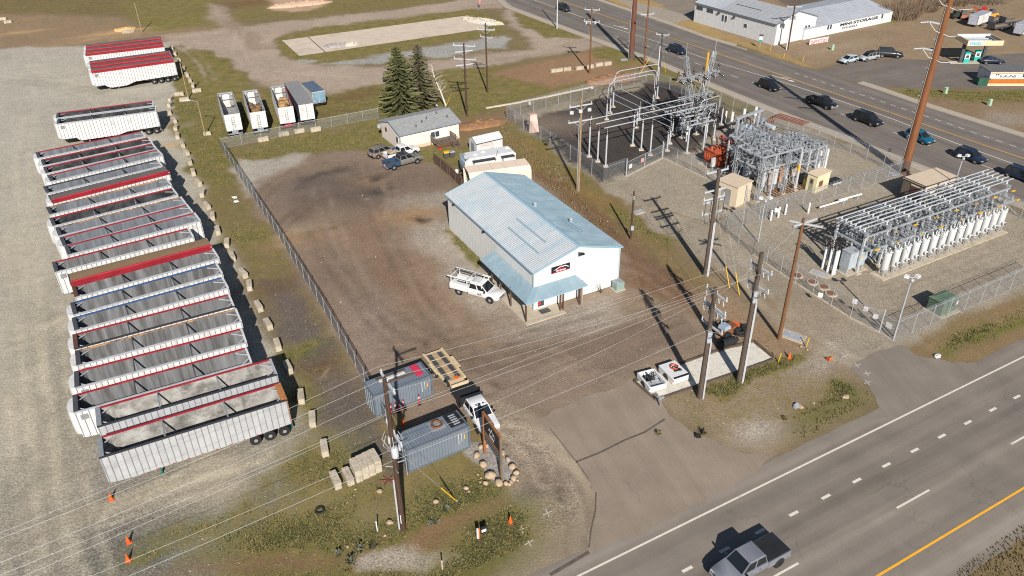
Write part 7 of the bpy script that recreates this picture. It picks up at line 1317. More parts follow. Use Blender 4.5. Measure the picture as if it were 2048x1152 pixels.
# ------------------------------------------------------------------ switch racks
def dsw(seed=0):        # one disconnect unit: channel, insulators and blade
    mb = MB(); mb.box(-.9,.9,-.08,.08,0,.12,0)
    for x in (-.75,0,.75): insul(mb,(x,0,.1),(x,0,.62),.15,2,1,6)
    mb.beam((-.85,0,.66),(.2,0,.8),.07,None,0); mb.beam((.1,0,.68),(.85,0,.66),.07,None,0); mb.beam((.6,.0,.1),(.5,.25,-.55),.05,None,0); return mb
STM = M('switch_steel', (.27,.29,.31), .5, metal=.3, var=.25); DSW = dsw().mesh('disconnect_switch', [STM, M('mixed_porcelain',(.24,.25,.26),.25,var=.5,scale=1.5,spec=.6)]); hb = MB(); insul(hb,(0,0,0),(0,0,-.75),.13,3,0,6); HANG = hb.mesh('hanging_insulator', GREYI)
hw2 = MB(); insul(hw2,(0,0,0),(0,0,.55),.13,3,0,6); STANDI = hw2.mesh('standing_insulator', M('white_porcelain',(.55,.55,.54),.3,var=.05))
LOOPS = []
for k in range(3):
    mb = MB(); rn = random.Random(40+k)
    for j in range(7): x = rn.uniform(-1.2,1.2); y = rn.uniform(-.9,.9); mb.path([(x,y,rn.uniform(-.1,.4)),(x+rn.uniform(-.7,.7),y+rn.uniform(-.5,.5),rn.uniform(-.8,.5)),(x+rn.uniform(-.9,.9),y+rn.uniform(-.9,.9),rn.uniform(-1.3,-.2))],.022,4)
    LOOPS.append(mb.mesh('jumper_wires', STM))
def rack(o, hd, L, Wd, h, nb, nr, lab, levels=2, lat=True, seed=1):
    t = thing('switch_rack', lab, 'switch rack', (o.x,o.y,0), hd, 'steel switch racks of the substation'); rn = random.Random(seed)
    for i in range(nb+1):
        for j in (0, nr):
            x, y = L*i/nb, Wd*j/nr
            if lat and (i % 2 == 0): mb = MB(); lattice(mb,(x,y,0),(x,y,h),.45,.45,7,.05); ob('column', mb, t, mats=LG)
            else: ob('column', MB().box(x-.09,x+.09,y-.09,y+.09,0,h), t, mats=STEELL)
            ob('footing', MB().tbox(x-.4,x+.4,y-.4,y+.4,0,.12,.04), t, mats=CONC)
            if lat and i % 3 == 0: ob('leg_brace', MB().beam((x,y,.1),(x+(1.4 if i < nb else -1.4),y,h*.55),.09), t, mats=STEELL)
    for lv in range(levels):
        z = h-lv*1.9
        for j in range(nr+1): ob('long_girder', MB().beam((0,Wd*j/nr,z),(L,Wd*j/nr,z),.2,.22), t, mats=LG)
        for i in range(nb*2+1): ob('cross_beam', MB().beam((L*i/nb/2,0,z-.02),(L*i/nb/2,Wd,z-.02),.13,.16), t, mats=STEELL)
        for i in range(nb*2):
            for j in range(nr):
                x, y = L*(i+.5)/nb/2, Wd*(j+.5)/nr
                ob('disconnect_switch', DSW, t, (x+rn.uniform(-.35,.35),y+rn.uniform(-.35,.35),z+.12+rn.uniform(-.5,.1)), rot=(rn.choice((0,0,0,pi/2,.5)),rn.uniform(-.15,.15),rn.choice((0,pi/2,pi,pi/2))+rn.uniform(-.25,.25))); ob('jumper_wires', LOOPS[(i*2+j) % 3], t, (x+.3,y+.3,z+.25), rz=rn.uniform(0,6.28), kind='stuff'); ob('hanging_insulator', HANG, t, (x+rn.uniform(-.5,.5),y+rn.uniform(-.5,.5),z-.15))
                ob('jumper_wires', LOOPS[(i+j+lv) % 3], t, (x,y,z-.2), rz=rn.uniform(0,6.28), kind='stuff')
    return t
P1, P2, P3 = G(1527,316,6.6), G(1474,293,6.6), G(1606,295,6.6); P4 = G(1660,280,6.6); hd1 = HD(P2.lerp(P2,0)*0+P1, P4)
t1 = rack(Vector((P1.x,P1.y,0)), hd1, (P3-P1).length, (P2-P1).length, 6.6, 3, 3, 'tall lattice switch rack crowded with insulators above the white regulators', 2, True, 2)
Wr = (P2-P1).length; v_ = Vector((-sin(hd1),cos(hd1),0)); o2 = Vector((P3.x,P3.y,0))+v_*.4+Vector((cos(hd1),sin(hd1),0))*.6
t2 = rack(o2, hd1, (P4-P3).length-.6, Wr*1.15, 5.6, 3, 4, 'right hand switch rack crowded with insulators beside the tan sheds', 2, False, 4)
o3 = Vector((P1.x,P1.y,0))+v_*(Wr+.7); t3 = rack(o3+Vector((cos(hd1),sin(hd1),0))*3.0, hd1, (P3-P1).length-1.5, 4.2, 6.0, 3, 2, 'rear switch rack behind the tall lattice rack', 2, False, 6)
ob('yellow_handle', MB().box(-.15,.15,-.1,.1,3.0,4.0), t1, ((P3-P1).length,0,0), mats=YELLOW); ob('yellow_lamp', MB().ball((0,0,1.2),.3,.3,.3), t2, (1.2,-.6,0), mats=YELLOW)
# regulators, sheds and small gear round the first rack
RGW = M('regulator_white', (.54,.55,.55), .4, var=.07, dirt=(.40,.39,.36), dscale=1.2, dth=.66); RGR = M('regulator_rusty', (.5,.48,.45), .6, var=.15, dirt=(.28,.10,.035), dscale=1.1, dth=.5)
def regulator(loc, rz, lab, mat, h=2.9, r=.42, grp=None, stand=True, dial=True):
    t = thing('voltage_regulator', lab, 'regulator', loc, rz, grp)
    for x, y in ((-.3,-.3),(.3,-.3),(.3,.3),(-.3,.3)): ob('leg', shared('leg', lambda: MB().box(-.05,.05,-.05,.05,.12,.8), GALV), t, (x,y,0))
    ob('leg_brace', shared('leg_brace', lambda: MB().beam((-.3,-.3,.2),(.3,-.3,.75),.05).beam((.3,-.3,.2),(-.3,-.3,.75),.05), GALV), t)
    ob('tank', shared(('tank',mat.name,h,r), lambda: MB().lathe([(.1,.78),(r*.85,.8),(r,.92),(r,h-.3),(r*1.04,h-.28),(r*1.04,h-.2),(r*.85,h-.08),(.1,h-.02)],16), mat, 40), t)
    if dial: c = ob('control_box', shared(('dial',mat.name), lambda: MB().lathe([(.1,0),(.25,.02),(.26,.25),(.2,.32),(.1,.33)],12,ax=(-.25,-1,.1)), mat, 40), t, (-.1,-r-.0,1.35)); ob('dial_face', shared('dial_face', lambda: MB().lathe([(.01,.33),(.16,.335),(.16,.35),(.01,.355)],10,ax=(-.25,-1,.1)), DARK), c)
    for k in range(3): a = 2.1*k+.4; ob('bushing', shared('bushing', lambda: (lambda m: (insul(m,(0,0,0),(.12,0,.55),.1,3,0,6), m)[1])(MB()), MATS['white_porcelain'], 50), t, (r*.6*cos(a),r*.6*sin(a),h-.1), rz=a)
    ob('lifting_arm', shared(('arm',mat.name), lambda: MB().beam((r*.7,-.05,h-.35),(r+.35,-.1,h-.25),.12), mat), t)
    return t
for k, (px,py,m,lab) in enumerate(((1524,378,RGW,'small pale regulator, leftmost under the tall lattice rack'),(1537,376,RGR,'rust stained regulator second from left under the tall rack'),(1546,373,RGW,'white regulator left of the orange rusted one under the rack'),(1556,368,M('regulator_orange_rust',(.40,.17,.06),.7,var=.4,scale=3,dirt=(.5,.48,.44),dscale=1.5,dth=.55),'orange rusted regulator under the tall lattice rack'),(1567,363,RGW,'slim white regulator right of the orange rusted one'),(1584,357,RGR,'stained white regulator at the right end under the rack'))): regulator(G(px,py+4).to_tuple(), hd1, lab, m, 3.2, .42, 'old regulators under the lattice rack', dial=False)
o = thing('equipment_cabinet', 'pale blue grey cabinets under the left side of the tall rack', 'cabinet', G(1504,357).to_tuple(), hd1)
for k in range(3): ob('cabinet', MB().rbox(-1.2+k*1.2,0,1.5,1.0,.8,1.9), o, mats=M('cabinet_blue_white',(.44,.50,.56),.5)); ob('stand', MB().rbox(-1.2+k*1.2,0,.3,.9,.6,.6), o, mats=GALV)
o = thing('rail_track', 'short rusty rail track in the gravel before the lattice rack', 'rail track', G(1540,390).to_tuple(), HD(G(1540,390),G(1600,372)))
for y in (-.6,.6): ob('rail', MB().box(0,7,y-.05,y+.05,.05,.18), o, mats=RUST)
for k in range(12): ob('sleeper', MB().box(.2+k*.58,.4+k*.58,-1,1,0,.06), o, mats=WOODP)
def boxshed(corners, z, lab, roof, wall, name='equipment_building', cat='building', over=.12):
    A, B, C = [G(*c,z) for c in corners]; d = HD(A,B); L, W_ = (B-A).length, (C-A).length; t = thing(name, lab, cat, (A.x,A.y,0), d); ob('wall', MB().box(0,L,0,W_,0,z), t, mats=wall); ob('roof', MB().box(-over,L+over,-over,W_+over,z,z+.14), t, mats=roof); return t, L, W_
TW_ = M('shed_tan', sc(222,204,178,.95), .65, var=.07); TR_ = M('shed_roof_tan', sc(216,196,172,.95), .7, var=.08)
t, L, W_ = boxshed([(1476.5,376),(1505,363),(1443,358)],3.0,'tan equipment building with plain walls in front of the red transformer',TR_,TW_); ob('door', MB().box(-.04,0,W_*.3,W_*.75,.05,2.3), t, mats=M('door_grey_tan',(.24,.23,.22),.6)); ob('vent', MB().box(-.05,0,W_*.82,W_*.95,1.8,2.3), t, mats=DARK)
t, L, W_ = boxshed([(1636,354),(1662,343),(1623,345)],2.6,'small cream control shed with a brown panel beside the yellow barrel',TW_,M('shed_cream',sc(232,220,182,.95),.6,var=.06),'control_shed','shed'); ob('panel', MB().box(L*.2,L*.5,-.03,0,.8,1.7), t, mats=RUST); ob('door', MB().box(-.03,0,W_*.3,W_*.7,.1,2.1), t, mats=M('door_olive',(.28,.26,.18),.6)); ob('door_window', MB().box(-.045,-.03,W_*.38,W_*.62,1.3,1.9), t, mats=GLASSB)
t, L, W_ = boxshed([(1851,375),(1916,355),(1804,358)],3.1,'brown brick equipment building with a pale tan flat roof by the far road',TR_,M('brick_brown',(.13,.105,.08),.8,var=.2,scale=5,bump=.3)); ob('door', MB().box(-.05,0,W_*.12,W_*.6,.05,2.6), t, mats=M('door_maroon',(.085,.045,.04),.6)); ob('lintel', MB().box(-.06,0,W_*.1,W_*.62,2.6,2.8), t, mats=TW_); ob('wall_panel', MB().box(.1,L,-.04,0,.1,3.0), t, mats=TW_); ob('parapet', MB().box(-.14,-.02,-.14,W_+.14,3.24,3.32), t, mats=DARK)
o = thing('barrel', 'pale yellow barrel left of the small cream control shed', 'barrel', G(1612,374).to_tuple()); ob('drum', MB().lathe([(.3,0),(.55,.02),(.55,.6),(.58,.63),(.55,.66),(.55,1.25),(.5,1.32),(.1,1.34)],14), o, mats=M('barrel_yellow',(.60,.52,.20),.5), smooth=40); ob('lid', MB().lathe([(.05,1.33),(.5,1.33),(.48,1.4),(.05,1.42)],14), o, mats=MATS['barrel_yellow'])
o = thing('crate', 'black box with a white front right of the small cream control shed', 'box', G(1667,367).to_tuple(), rad(28)); ob('box', MB().box(-.9,.9,-.6,.6,0,.7), o, mats=BLACKM); ob('front', MB().box(-.85,.85,-.63,-.6,.1,.4), o, mats=WHITEC)
for k in range(3): p = G(1634+k*7,341-k*2.4); ob('cable_riser', MB().box(-.18,.18,-.18,.18,0,3.2), None, p.to_tuple(), hd1, label=['left','middle','right'][k]+' of three pale risers behind the cream control shed', cat='cable riser', group='pale cable risers behind the shed', mats=WHITEC)
# ------------------------------------------------------------------ second rack with long pipes, and its regulators
B1 = G(1688,553); hR = zfor(B1, 470); Lp, Rp = G(1726,463,hR), G(2025,362,hR); hd2 = HD(Lp,Rp); L2 = (Rp-Lp).length; Q1 = G(1675,441,hR); W2_ = abs(-(Q1-Lp).x*sin(hd2)+(Q1-Lp).y*cos(hd2)); u2, v2 = Vector((cos(hd2),sin(hd2),0)), Vector((-sin(hd2),cos(hd2),0)); O2 = Vector((Lp.x,Lp.y,0))
t = thing('bus_rack', 'long low bus rack with six pale pipes on top behind the row of white regulators', 'bus rack', O2.to_tuple(), hd2); rn = random.Random(12); nbay = 7
for k in range(6): y = W2_*k/5; x0 = -1.6*k/5*0; ob('bus_pipe', MB().tube((-.8,y,hR+.35),(L2,y,hR+.35),.075,n=7), t, mats=PIPE)
for i in range(nbay+1):
    x = .3+(L2-1.5)*i/nbay
    for y in (-.3,W2_+.3): ob('column', MB().box(x-.12,x+.12,y-.12,y+.12,0,hR-.3), t, mats=STEELL); ob('footing', MB().tbox(x-.4,x+.4,y-.4,y+.4,0,.12,.04), t, mats=CONC)
    ob('cross_beam', MB().beam((x,-.6,hR-.25),(x,W2_+.6,hR-.25),.22), t, mats=GALV); ob('cross_beam', MB().beam((x,-1.6,hR-1.9),(x,W2_+.6,hR-1.9),.2), t, mats=GALV)
    for k in range(6): ob('standing_insulator', STANDI, t, (x,W2_*k/5,hR-.16))
    for k in range(2): ob('yellow_handle', MB().rbox(x+.5,-.9-k*.9,hR-.9-k*.9,.7,.2,.12), t, mats=YELLOW)
for y in (-.6,-1.5,W2_*.5,W2_+.5): ob('long_girder', MB().beam((0,y,hR-.5 if y != -1.5 else hR-1.9),(L2-1.2,y,hR-.5 if y != -1.5 else hR-1.9),.18), t, mats=LG)
for i in range(nbay*3):
    x = .6+(L2-2)*i/(nbay*3)
    for k, y in enumerate((-1.2,-.4,W2_*.3,W2_*.62,W2_*.95)):
        z = hR-1.8 if k < 2 else hR-1.75; ob('disconnect_switch', DSW, t, (x+rn.uniform(-.15,.15),y,z+rn.uniform(-.2,.7)*(k < 2)), rz=pi/2+rn.uniform(-.2,.2)); ob('hanging_insulator', HANG, t, (x+rn.uniform(-.4,.4),y+rn.uniform(-.3,.3),z-.1))
        if (i+k) % 2 == 0: ob('jumper_wires', LOOPS[(i+k) % 3], t, (x,y,z-.1), rz=rn.uniform(0,6.28), kind='stuff')
for i in range(nbay): x = 2+(L2-4)*i/nbay; ob('breaker_tank', MB().rbox(x,W2_*.4,1.6,1.6,1.6,1.6), t, mats=GRT); ob('breaker_leg', MB().rbox(x,W2_*.4,.4,1.3,1.3,.8), t, mats=GALVD)
r0, r1 = G(1764,551), G(1993,463); hd3 = HD(r0,r1); nreg = 14
for k in range(nreg):
    p = r0.lerp(r1,k/(nreg-1)); regulator((p.x,p.y,.12), hd3, ('white regulator tank without dial at the left end of the long row' if k == 0 else ('white regulator tank at the right end of the long row' if k == nreg-1 else f'white regulator tank, {ordn[k].replace("nearest","first")} from the left in the long row')), RGW, 3.1, .45, 'row of white voltage regulators', dial=k > 0)
m = r0.lerp(r1,.5); ob('regulator_pad', MB().box(-(r1-r0).length/2-1,(r1-r0).length/2+.9,-.95,1.1,0,.12), None, (m.x,m.y,0), hd3, label='long low concrete pad under the row of white regulators', cat='pad', mats=CONC)
for k, (px,py) in enumerate(((1646,536),(1656,543),(1666,549))):
    A = G(px,py); h = HT(px,py,492-(0 if k else 0)+k*5); t = thing('cable_riser', ['left','middle','right'][k]+' tall white cable riser at the near end of the bus rack', 'cable riser', A.to_tuple(), hd2, 'tall cable risers at the bus rack end')
    for q in (-.16,.16): ob('duct', MB().tube((q,0,0),(q,0,h),.15,n=8), t, mats=WHITEC)
    ob('support_post', MB().box(-.08,.08,.15,.3,0,h+.5), t, mats=GALV); mb = MB()
    for j in range(3): insul(mb,(-.3+.3*j,.1,h),(-.5+.5*j,.3,h+1.0),.12,4,0,6)
    ob('cable_head', mb, t, mats=BROWNI)
o = thing('switchgear_cabinet', 'grey outdoor switchgear cabinet with a yellow notice beside the white risers', 'cabinet', G(1702,540).to_tuple(), hd2); ob('case', MB().box(-1.5,1.3,-.6,.7,.75,2.9), o, mats=GRT); ob('roof', MB().box(-1.55,1.35,-.65,.75,2.9,2.98), o, mats=GALV); ob('notice', MB().box(.35,.75,-.615,-.6,1.7,2.1), o, mats=YELLOW)
for x in (-1.4,1.2): ob('leg', MB().box(x-.08,x+.08,-.5,.6,0,.75), o, mats=GALV)
ob('pad', MB().box(-1.8,1.8,-.9,.9,0,.1), o, mats=CONC)
for (px,py,lx,ly,lab) in ((1641,549,2.6,1.1,'steel vault lid beside the white risers'),(1745,517,2.4,1.2,'steel vault lid right of the switchgear cabinet'),(1585,673,2.6,1.6,'concrete vault lid at the foot of the orange brown pole'),(1277,425,1.6,1.1,'steel vault lid on the gravel behind the short bank pole'),(1752,412,3,1.3,'steel vault lid behind the bus rack')):
    o = thing('vault_lid', lab, 'vault lid', G(px,py).to_tuple(), HD(G(px-20,py),G(px+20,py+14)) if px in (1641,1585) else rad(28), 'vault lids'); ob('frame', MB().box(-lx/2,lx/2,-ly/2,ly/2,0,.1), o, mats=CONC); ob('hatch', MB().box(-lx*.36,lx*.36,-ly*.32,ly*.32,.1,.13), o, mats=GALV)
for k, (px,py) in enumerate(((1594,552),(1625,565),(1648,575),(1662,588))):
    o = thing('concrete_manhole', ['farthest','second','third','nearest'][k]+' brown lidded manhole along the driveway fence', 'manhole', G(px,py).to_tuple(), 0, 'manholes along the driveway fence'); ob('ring', MB().lathe([(.1,0),(.75,0),(.7,.12),(.1,.12)],14), o, mats=CONC); ob('lid', MB().lathe([(.05,.12),(.5,.12),(.48,.18),(.05,.18)],12), o, mats=RUST)
for (p, q, z, lab) in (((1638,421),(1692,406),.5,'white tube lying left on the gravel before the brick building'),((1676,408),(1721,397),.6,'pale tube lying right on the gravel before the brick building')):
    A, B = G(*p), G(*q); o = thing('stored_tube', lab, 'tube', A.to_tuple(), HD(A,B), 'tubes stored on the gravel'); L = (B-A).length; ob('tube', MB().tube((0,0,z),(L,0,z+.1),.14,n=8), o, mats=WHITEC)
    for x in (.8,L-.8): ob('trestle', MB().rbox(x,0,z/2-.05,.12,.5,z-.1), o, mats=GALV)
for k, (px,py) in enumerate(((1541,441),(1556,435),(1570,429),(1616,426))): ob('bollard', MB().tube((0,0,0),(0,0,1.5),.14,n=10).ball((0,0,1.5),.14,.14,.1,10,4), None, G(px,py).to_tuple(), label=['first','second','third','fourth'][k]+' white bollard from the left beside the dividing fence', cat='bollard', group='white bollards by the dividing fence', mats=WHITEC, smooth=50)
# green pad transformer and pink cone shed
o = thing('pad_transformer', 'green ground transformer box inside the near substation fence', 'transformer box', G(1881,620).to_tuple(), rad(28)); PG = M('padmount_green', (.10,.15,.105), .5, var=.1); ob('case', MB().box(-1.3,1.3,-.9,.9,.1,1.7), o, mats=PG); ob('roof', MB().tbox(-1.4,1.4,-1.0,1.0,1.7,1.95,.5), o, mats=PG); ob('pad', MB().box(-1.6,1.6,-1.3,1.2,0,.1), o, mats=CONC)
for x in (.2,.8): ob('vent', MB().box(x,x+.4,-.92,-.9,.9,1.3), o, mats=DARK)
ob('notice', MB().box(.95,1.25,-.93,-.9,.9,1.4), o, mats=NW)
o = thing('vent_shaft', 'pale pink tapered hatch box at the left corner of the black gravel yard', 'hatch', G(1065,262).to_tuple(), rad(20)); ob('shaft', MB().tbox(-.9,.9,-.8,.8,0,3.0,.3), o, mats=M('shaft_pink',sc(228,196,182,.95),.6,var=.06)); ob('cap', MB().tbox(-.65,.65,-.55,.55,3.0,3.12,.1), o, mats=M('shaft_cap',sc(190,160,150),.7)); ob('opening', MB().box(-.92,-.8,-.5,.2,.2,1.4), o, mats=DARK)
# ------------------------------------------------------------------ shipping containers
CTM = M('container_grey_blue', (.155,.185,.22), .55, metal=.1, var=.1, scale=.5, dirt=(.20,.21,.22), dscale=.6, dth=.64); CTM2 = M('container_edge', (.10,.12,.145), .55, var=.12)
def container(loc, rz, lab, L=6.06, W_=2.44, H=2.59):
    t = thing('shipping_container', lab, 'container', loc, rz, 'grey shipping containers by the gate')
    def corr(n, ln, amp): 
        P = []; s = ln/n
        for k in range(n): x = k*s; P += [(x,0),(x+s*.3,0),(x+s*.5,amp),(x+s*.8,amp)]
        return P+[(ln,0)]
    def sheetm(P, h): m = len(P); mb = MB(); mb.add([(x,-y,0) for x,y in P]+[(x,-y,h) for x,y in P], [(i,i+1,m+i+1,m+i) for i in range(m-1)]); return mb
    sm = sheetm(corr(20,L-.3,.055), H-.3)
    ob('side_wall', sm.mesh('side_wall',CTM), t, (.15,.06,.17)); ob('side_wall', sm.mesh('side_wall',CTM), t, (L-.15,W_-.06,.17), rz=pi)
    em = sheetm(corr(8,W_-.3,.05), H-.3); ob('end_wall', em.mesh('end_wall',CTM), t, (L-.06,.15,.17), rz=pi/2)
    P = corr(22,L-.3,.03); m = len(P); mb = MB(); mb.add([(x,0,y) for x,y in P]+[(x,W_-.24,y) for x,y in P], [(i,i+1,m+i+1,m+i) for i in range(m-1)]); ob('roof', mb, t, (.15,.12,H-.06), mats=CTM)
    for x in (.07,L-.07):
        for y in (.07,W_-.07): ob('corner_post', MB().box(x-.08,x+.08,y-.08,y+.08,0,H), t, mats=CTM2)
    for y in (.06,W_-.06):
        for z in (.08,H-.07): ob('side_rail', MB().box(.15,L-.15,y-.06,y+.06,z-.08,z+.07), t, mats=CTM2)
    for x in (.06,L-.06):
        for z in (.08,H-.07): ob('end_rail', MB().box(x-.06,x+.06,.15,W_-.15,z-.08,z+.07), t, mats=CTM2)
    for k in range(2):
        d = ob('door', MB().box(.0,.05,.12+k*1.12,1.2+k*1.12,.16,H-.14), t, mats=CTM)
        for y in (.35,.9): ob('lock_bar', MB().tube((-.03,y+k*1.12,.1),(-.03,y+k*1.12,H-.1),.025,n=6), d, mats=GALV)
    ob('floor', MB().box(.1,L-.1,.1,W_-.1,.05,.15), t, mats=DARK)
    for dx_, hh in ((L-1.15,1.6),(L-.85,1.35)): ob('number_mark', MB().box(dx_,dx_+.045,-.012,-.004,H-.5-hh*.7,H-.5), t, mats=WHITEC)
    ob('yellow_mark', MB().box(L-.62,L-.5,-.012,-.004,H-1.25,H-.75), t, mats=YELLOW); return t
A = G(818,946); rz1 = rad(30); c1 = container(A.to_tuple(), rz1, 'grey container nearer the road with a black grille and rusty ring on its roof'); U1, V1 = Vector((cos(rz1),sin(rz1),0)), Vector((-sin(rz1),cos(rz1),0))
B = G(842,723,2.59); B2 = G(727,764,2.59); rz2 = HD(B2,B); U2, V2 = Vector((cos(rz2),sin(rz2),0)), Vector((-sin(rz2),cos(rz2),0)); o2_ = Vector((B.x,B.y,0))-U2*6.06-V2*2.44; c2 = container(o2_.to_tuple(), rz2, 'grey container beside the mesh fence with a red panel on its roof')
p = A+U1*4.55+V1*.55; t = thing('roof_grille', 'black grille lying on the right end of the nearer container roof', 'grille', (p.x,p.y,2.6), rz1); ob('frame', MB().box(0,1.3,0,1.75,0,.08), t, mats=BLACKM)
for k in range(5): ob('slat', MB().box(.35,.95,.15+k*.3,.28+k*.3,.08,.12), t, mats=GALV)
p = A+U1*3.6+V1*1.55; mb = MB(); n = 18; mb.path([(.45*cos(k*2*pi/n),.45*sin(k*2*pi/n),.12) for k in range(n+1)],.1,6); ob('rusty_ring', mb, None, (p.x,p.y,2.6), label='rusty steel ring lying on the nearer container roof', cat='ring', mats=RUST, smooth=60); ob('plywood_square', MB().rbox(.0,0,.02,1.3,1.3,.03), None, (p.x,p.y,2.58), rz1, label='grey board under the rusty ring on the nearer container', cat='board', mats=GALVD)
p = o2_+U2*4.7+V2*.5; t = thing('pink_panel', 'red pink slatted panel on the roof of the farther container', 'panel', (p.x,p.y,2.6), rz2); ob('sheet', MB().box(0,.75,0,1.8,0,.06), t, mats=M('panel_red_pink',(.42,.03,.07),.6,var=.1))
for k in range(7): ob('slat', MB().box(.05,.7,.08+k*.25,.2+k*.25,.06,.1), t, mats=MATS['panel_red_pink'])
p = o2_+U2*2.6+V2*1.6; ob('long_tube', MB().rbox(0,0,.12,2.6,.25,.2), None, (p.x,p.y,2.6), rz2, label='white and brown plank lying on the farther container roof', cat='plank', mats=M('plank_pale',(.45,.43,.40),.7,var=.2)); ob('timber', MB().rbox(0,.35,.1,3.0,.18,.16), None, (p.x,p.y,2.6), rz2, label='brown timber lying along the farther container roof', cat='timber', mats=WOODG)
# ------------------------------------------------------------------ cones and markers
def cone(px, py, lab, h=.75, kind='cone', lying=None):
    t = thing('traffic_cone' if kind == 'cone' else 'delineator_post', lab, 'cone' if kind == 'cone' else 'marker post', G(px,py).to_tuple(), random.uniform(0,1), 'traffic cones and marker posts')
    if kind == 'cone': ob('base', MB().box(-.22,.22,-.22,.22,0,.05), t, mats=ORANGE); ob('body', MB().lathe([(.17,.05),(.04,h),(.02,h+.01)],12), t, mats=ORANGE, smooth=40); ob('band', MB().lathe([(.115,.33*h+.05),(.085,.6*h),(.08,.6*h)],12), t, mats=WHITEC)
    else: ob('base', MB().lathe([(.2,0),(.2,.06),(.1,.1)],10), t, mats=BLACK); ob('tube', MB().tube((0,0,.08),(0,0,h),.075,.06,10), t, mats=M('marker_red',(.45,.015,.03),.5)); ob('band', MB().tube((0,0,h*.68),(0,0,h*.86),.078,.075,10), t, mats=WHITEC)
    if lying: t.rotation_euler = (0, rad(85), lying); t.location.z = .2
for px,py,lab in ((223,999,'orange cone on the gravel below the nose of the silver trailer'),(258,1085,'orange and white cone, upper of the two at the lower left'),(257,1121,'orange cone, lower of the two at the lower left'),(1021,1045,'orange and white cone by the driveway gravel'),(1578,716,'small orange cone beside the yellow stakes')): cone(px,py,lab)
cone(1655,722,'orange and white cone lying on the gravel by the side driveway',lying=.4)
for k,(px,py) in enumerate(((783,814),(792,812),(800,810),(808,805),(839,796))): cone(px,py+13,['leftmost','second','third','fourth','lone right'][k]+' red marker post standing along the farther container',1.15,'post')
cone(806,848,'orange and white cone between the two containers',.8)
t = thing('delineator_post','white and orange marker post beside the small black yard sign','marker post',G(956,1077).to_tuple(),0,'traffic cones and marker posts'); ob('tube', MB().tube((0,0,0),(0,0,1.1),.1,n=10), t, mats=WHITEC); ob('band', MB().tube((.12,0,0),(.12,0,1.15),.07,n=8), t, mats=ORANGE)
t = thing('yard_sign','small black and white sign board lying tilted beside the marker posts','sign',G(968,1068).to_tuple(),.4); ob('board', MB().rbox(0,0,.5,.5,.04,.8), t, mats=BLACKM); ob('stake', MB().rbox(0,.04,.2,.04,.04,.4), t, mats=GALV); ob('print', MB().rbox(0,-.025,.42,.4,.01,.3), t, mats=WHITEC)
for px,py,c,h,lab in ((755,1063,WHITEC,1.1,'white marker post on the grass left of the tall pole'),(885,1140,M('marker_cream',(.5,.42,.34),.6),1.0,'cream marker post on the grass at the bottom edge'),(1556,725,YELLOW,1.1,'left leaning yellow stake at the edge of the dirt mound'),(1612,694,YELLOW,1.1,'yellow stake by the concrete vault lid'),(1535,62+0,YELLOW,1.3,'yellow marker left on the verge before the storage building'),(1605,124,YELLOW,1.3,'yellow marker right on the verge before the storage building'),(1540,103,YELLOW,1.4,'yellow marker on the verge below the storage building corner'),(1567,116,YELLOW,1.0,'small yellow marker on the verge')):
    t = thing('marker_post',lab,'marker post',G(px,py).to_tuple(),0,'marker stakes'); ob('post', MB().tube((0,0,0),(.12 if c is YELLOW else 0,0,h),.05,n=8), t, mats=c); ob('cap', MB().ball((.12 if c is YELLOW else 0,0,h),.08,.08,.06,8,4), t, mats=c)
for px,py,lab in ((1664,100,'small pale green utility pedestal left of the banner'),(1890,187,'white pedestal on the green strip below the forecourt'),(1978,211,'pale green pedestal on the dirt below the forecourt')):
    t = thing('utility_pedestal',lab,'pedestal',G(px,py).to_tuple(),.4,'utility pedestals'); ob('case', MB().tbox(-.3,.3,-.25,.25,0,1.1,.03), t, mats=M('pedestal_green',(.30,.42,.30),.5)); ob('lid', MB().tbox(-.32,.32,-.27,.27,1.1,1.2,.06), t, mats=MATS['pedestal_green'])
t = thing('street_sign','small white and green sign on the verge before the storage building','sign',G(1519,97).to_tuple(),rad(-20)); ob('post', MB().tube((0,0,0),(0,0,2.3),.04,n=6), t, mats=GALV); ob('panel', MB().rbox(0,-.05,2.3,.7,.03,.7), t, mats=WHITEC); ob('green_panel', MB().rbox(0,-.05,1.7,.7,.03,.5), t, mats=M('sign_green',(.03,.28,.16),.5)); ob('top', MB().rbox(0,-.05,2.95,.9,.05,.35), t, mats=DARK)
t = thing('feather_flag','tall thin red and white feather flag beside the dirt road','flag',G(957,20).to_tuple(),.2); ob('pole', MB().tube((0,0,0),(.5,0,4.4),.04,n=6), t, mats=GALV); ob('cloth', MB().add([(.1,0,1),(.5,0,4.4),(.95,.05,4.0),(.75,.04,2.2),(.15,.0,1),(.1,.03,1),(.5,.03,4.4),(.95,.08,4.0),(.75,.07,2.2)],[(0,1,2,3),(5,8,7,6),(1,6,7,2),(2,7,8,3),(3,8,5,0)]), t, mats=M('flag_red_white',(.5,.12,.1),.7,var=.6,scale=1.2))
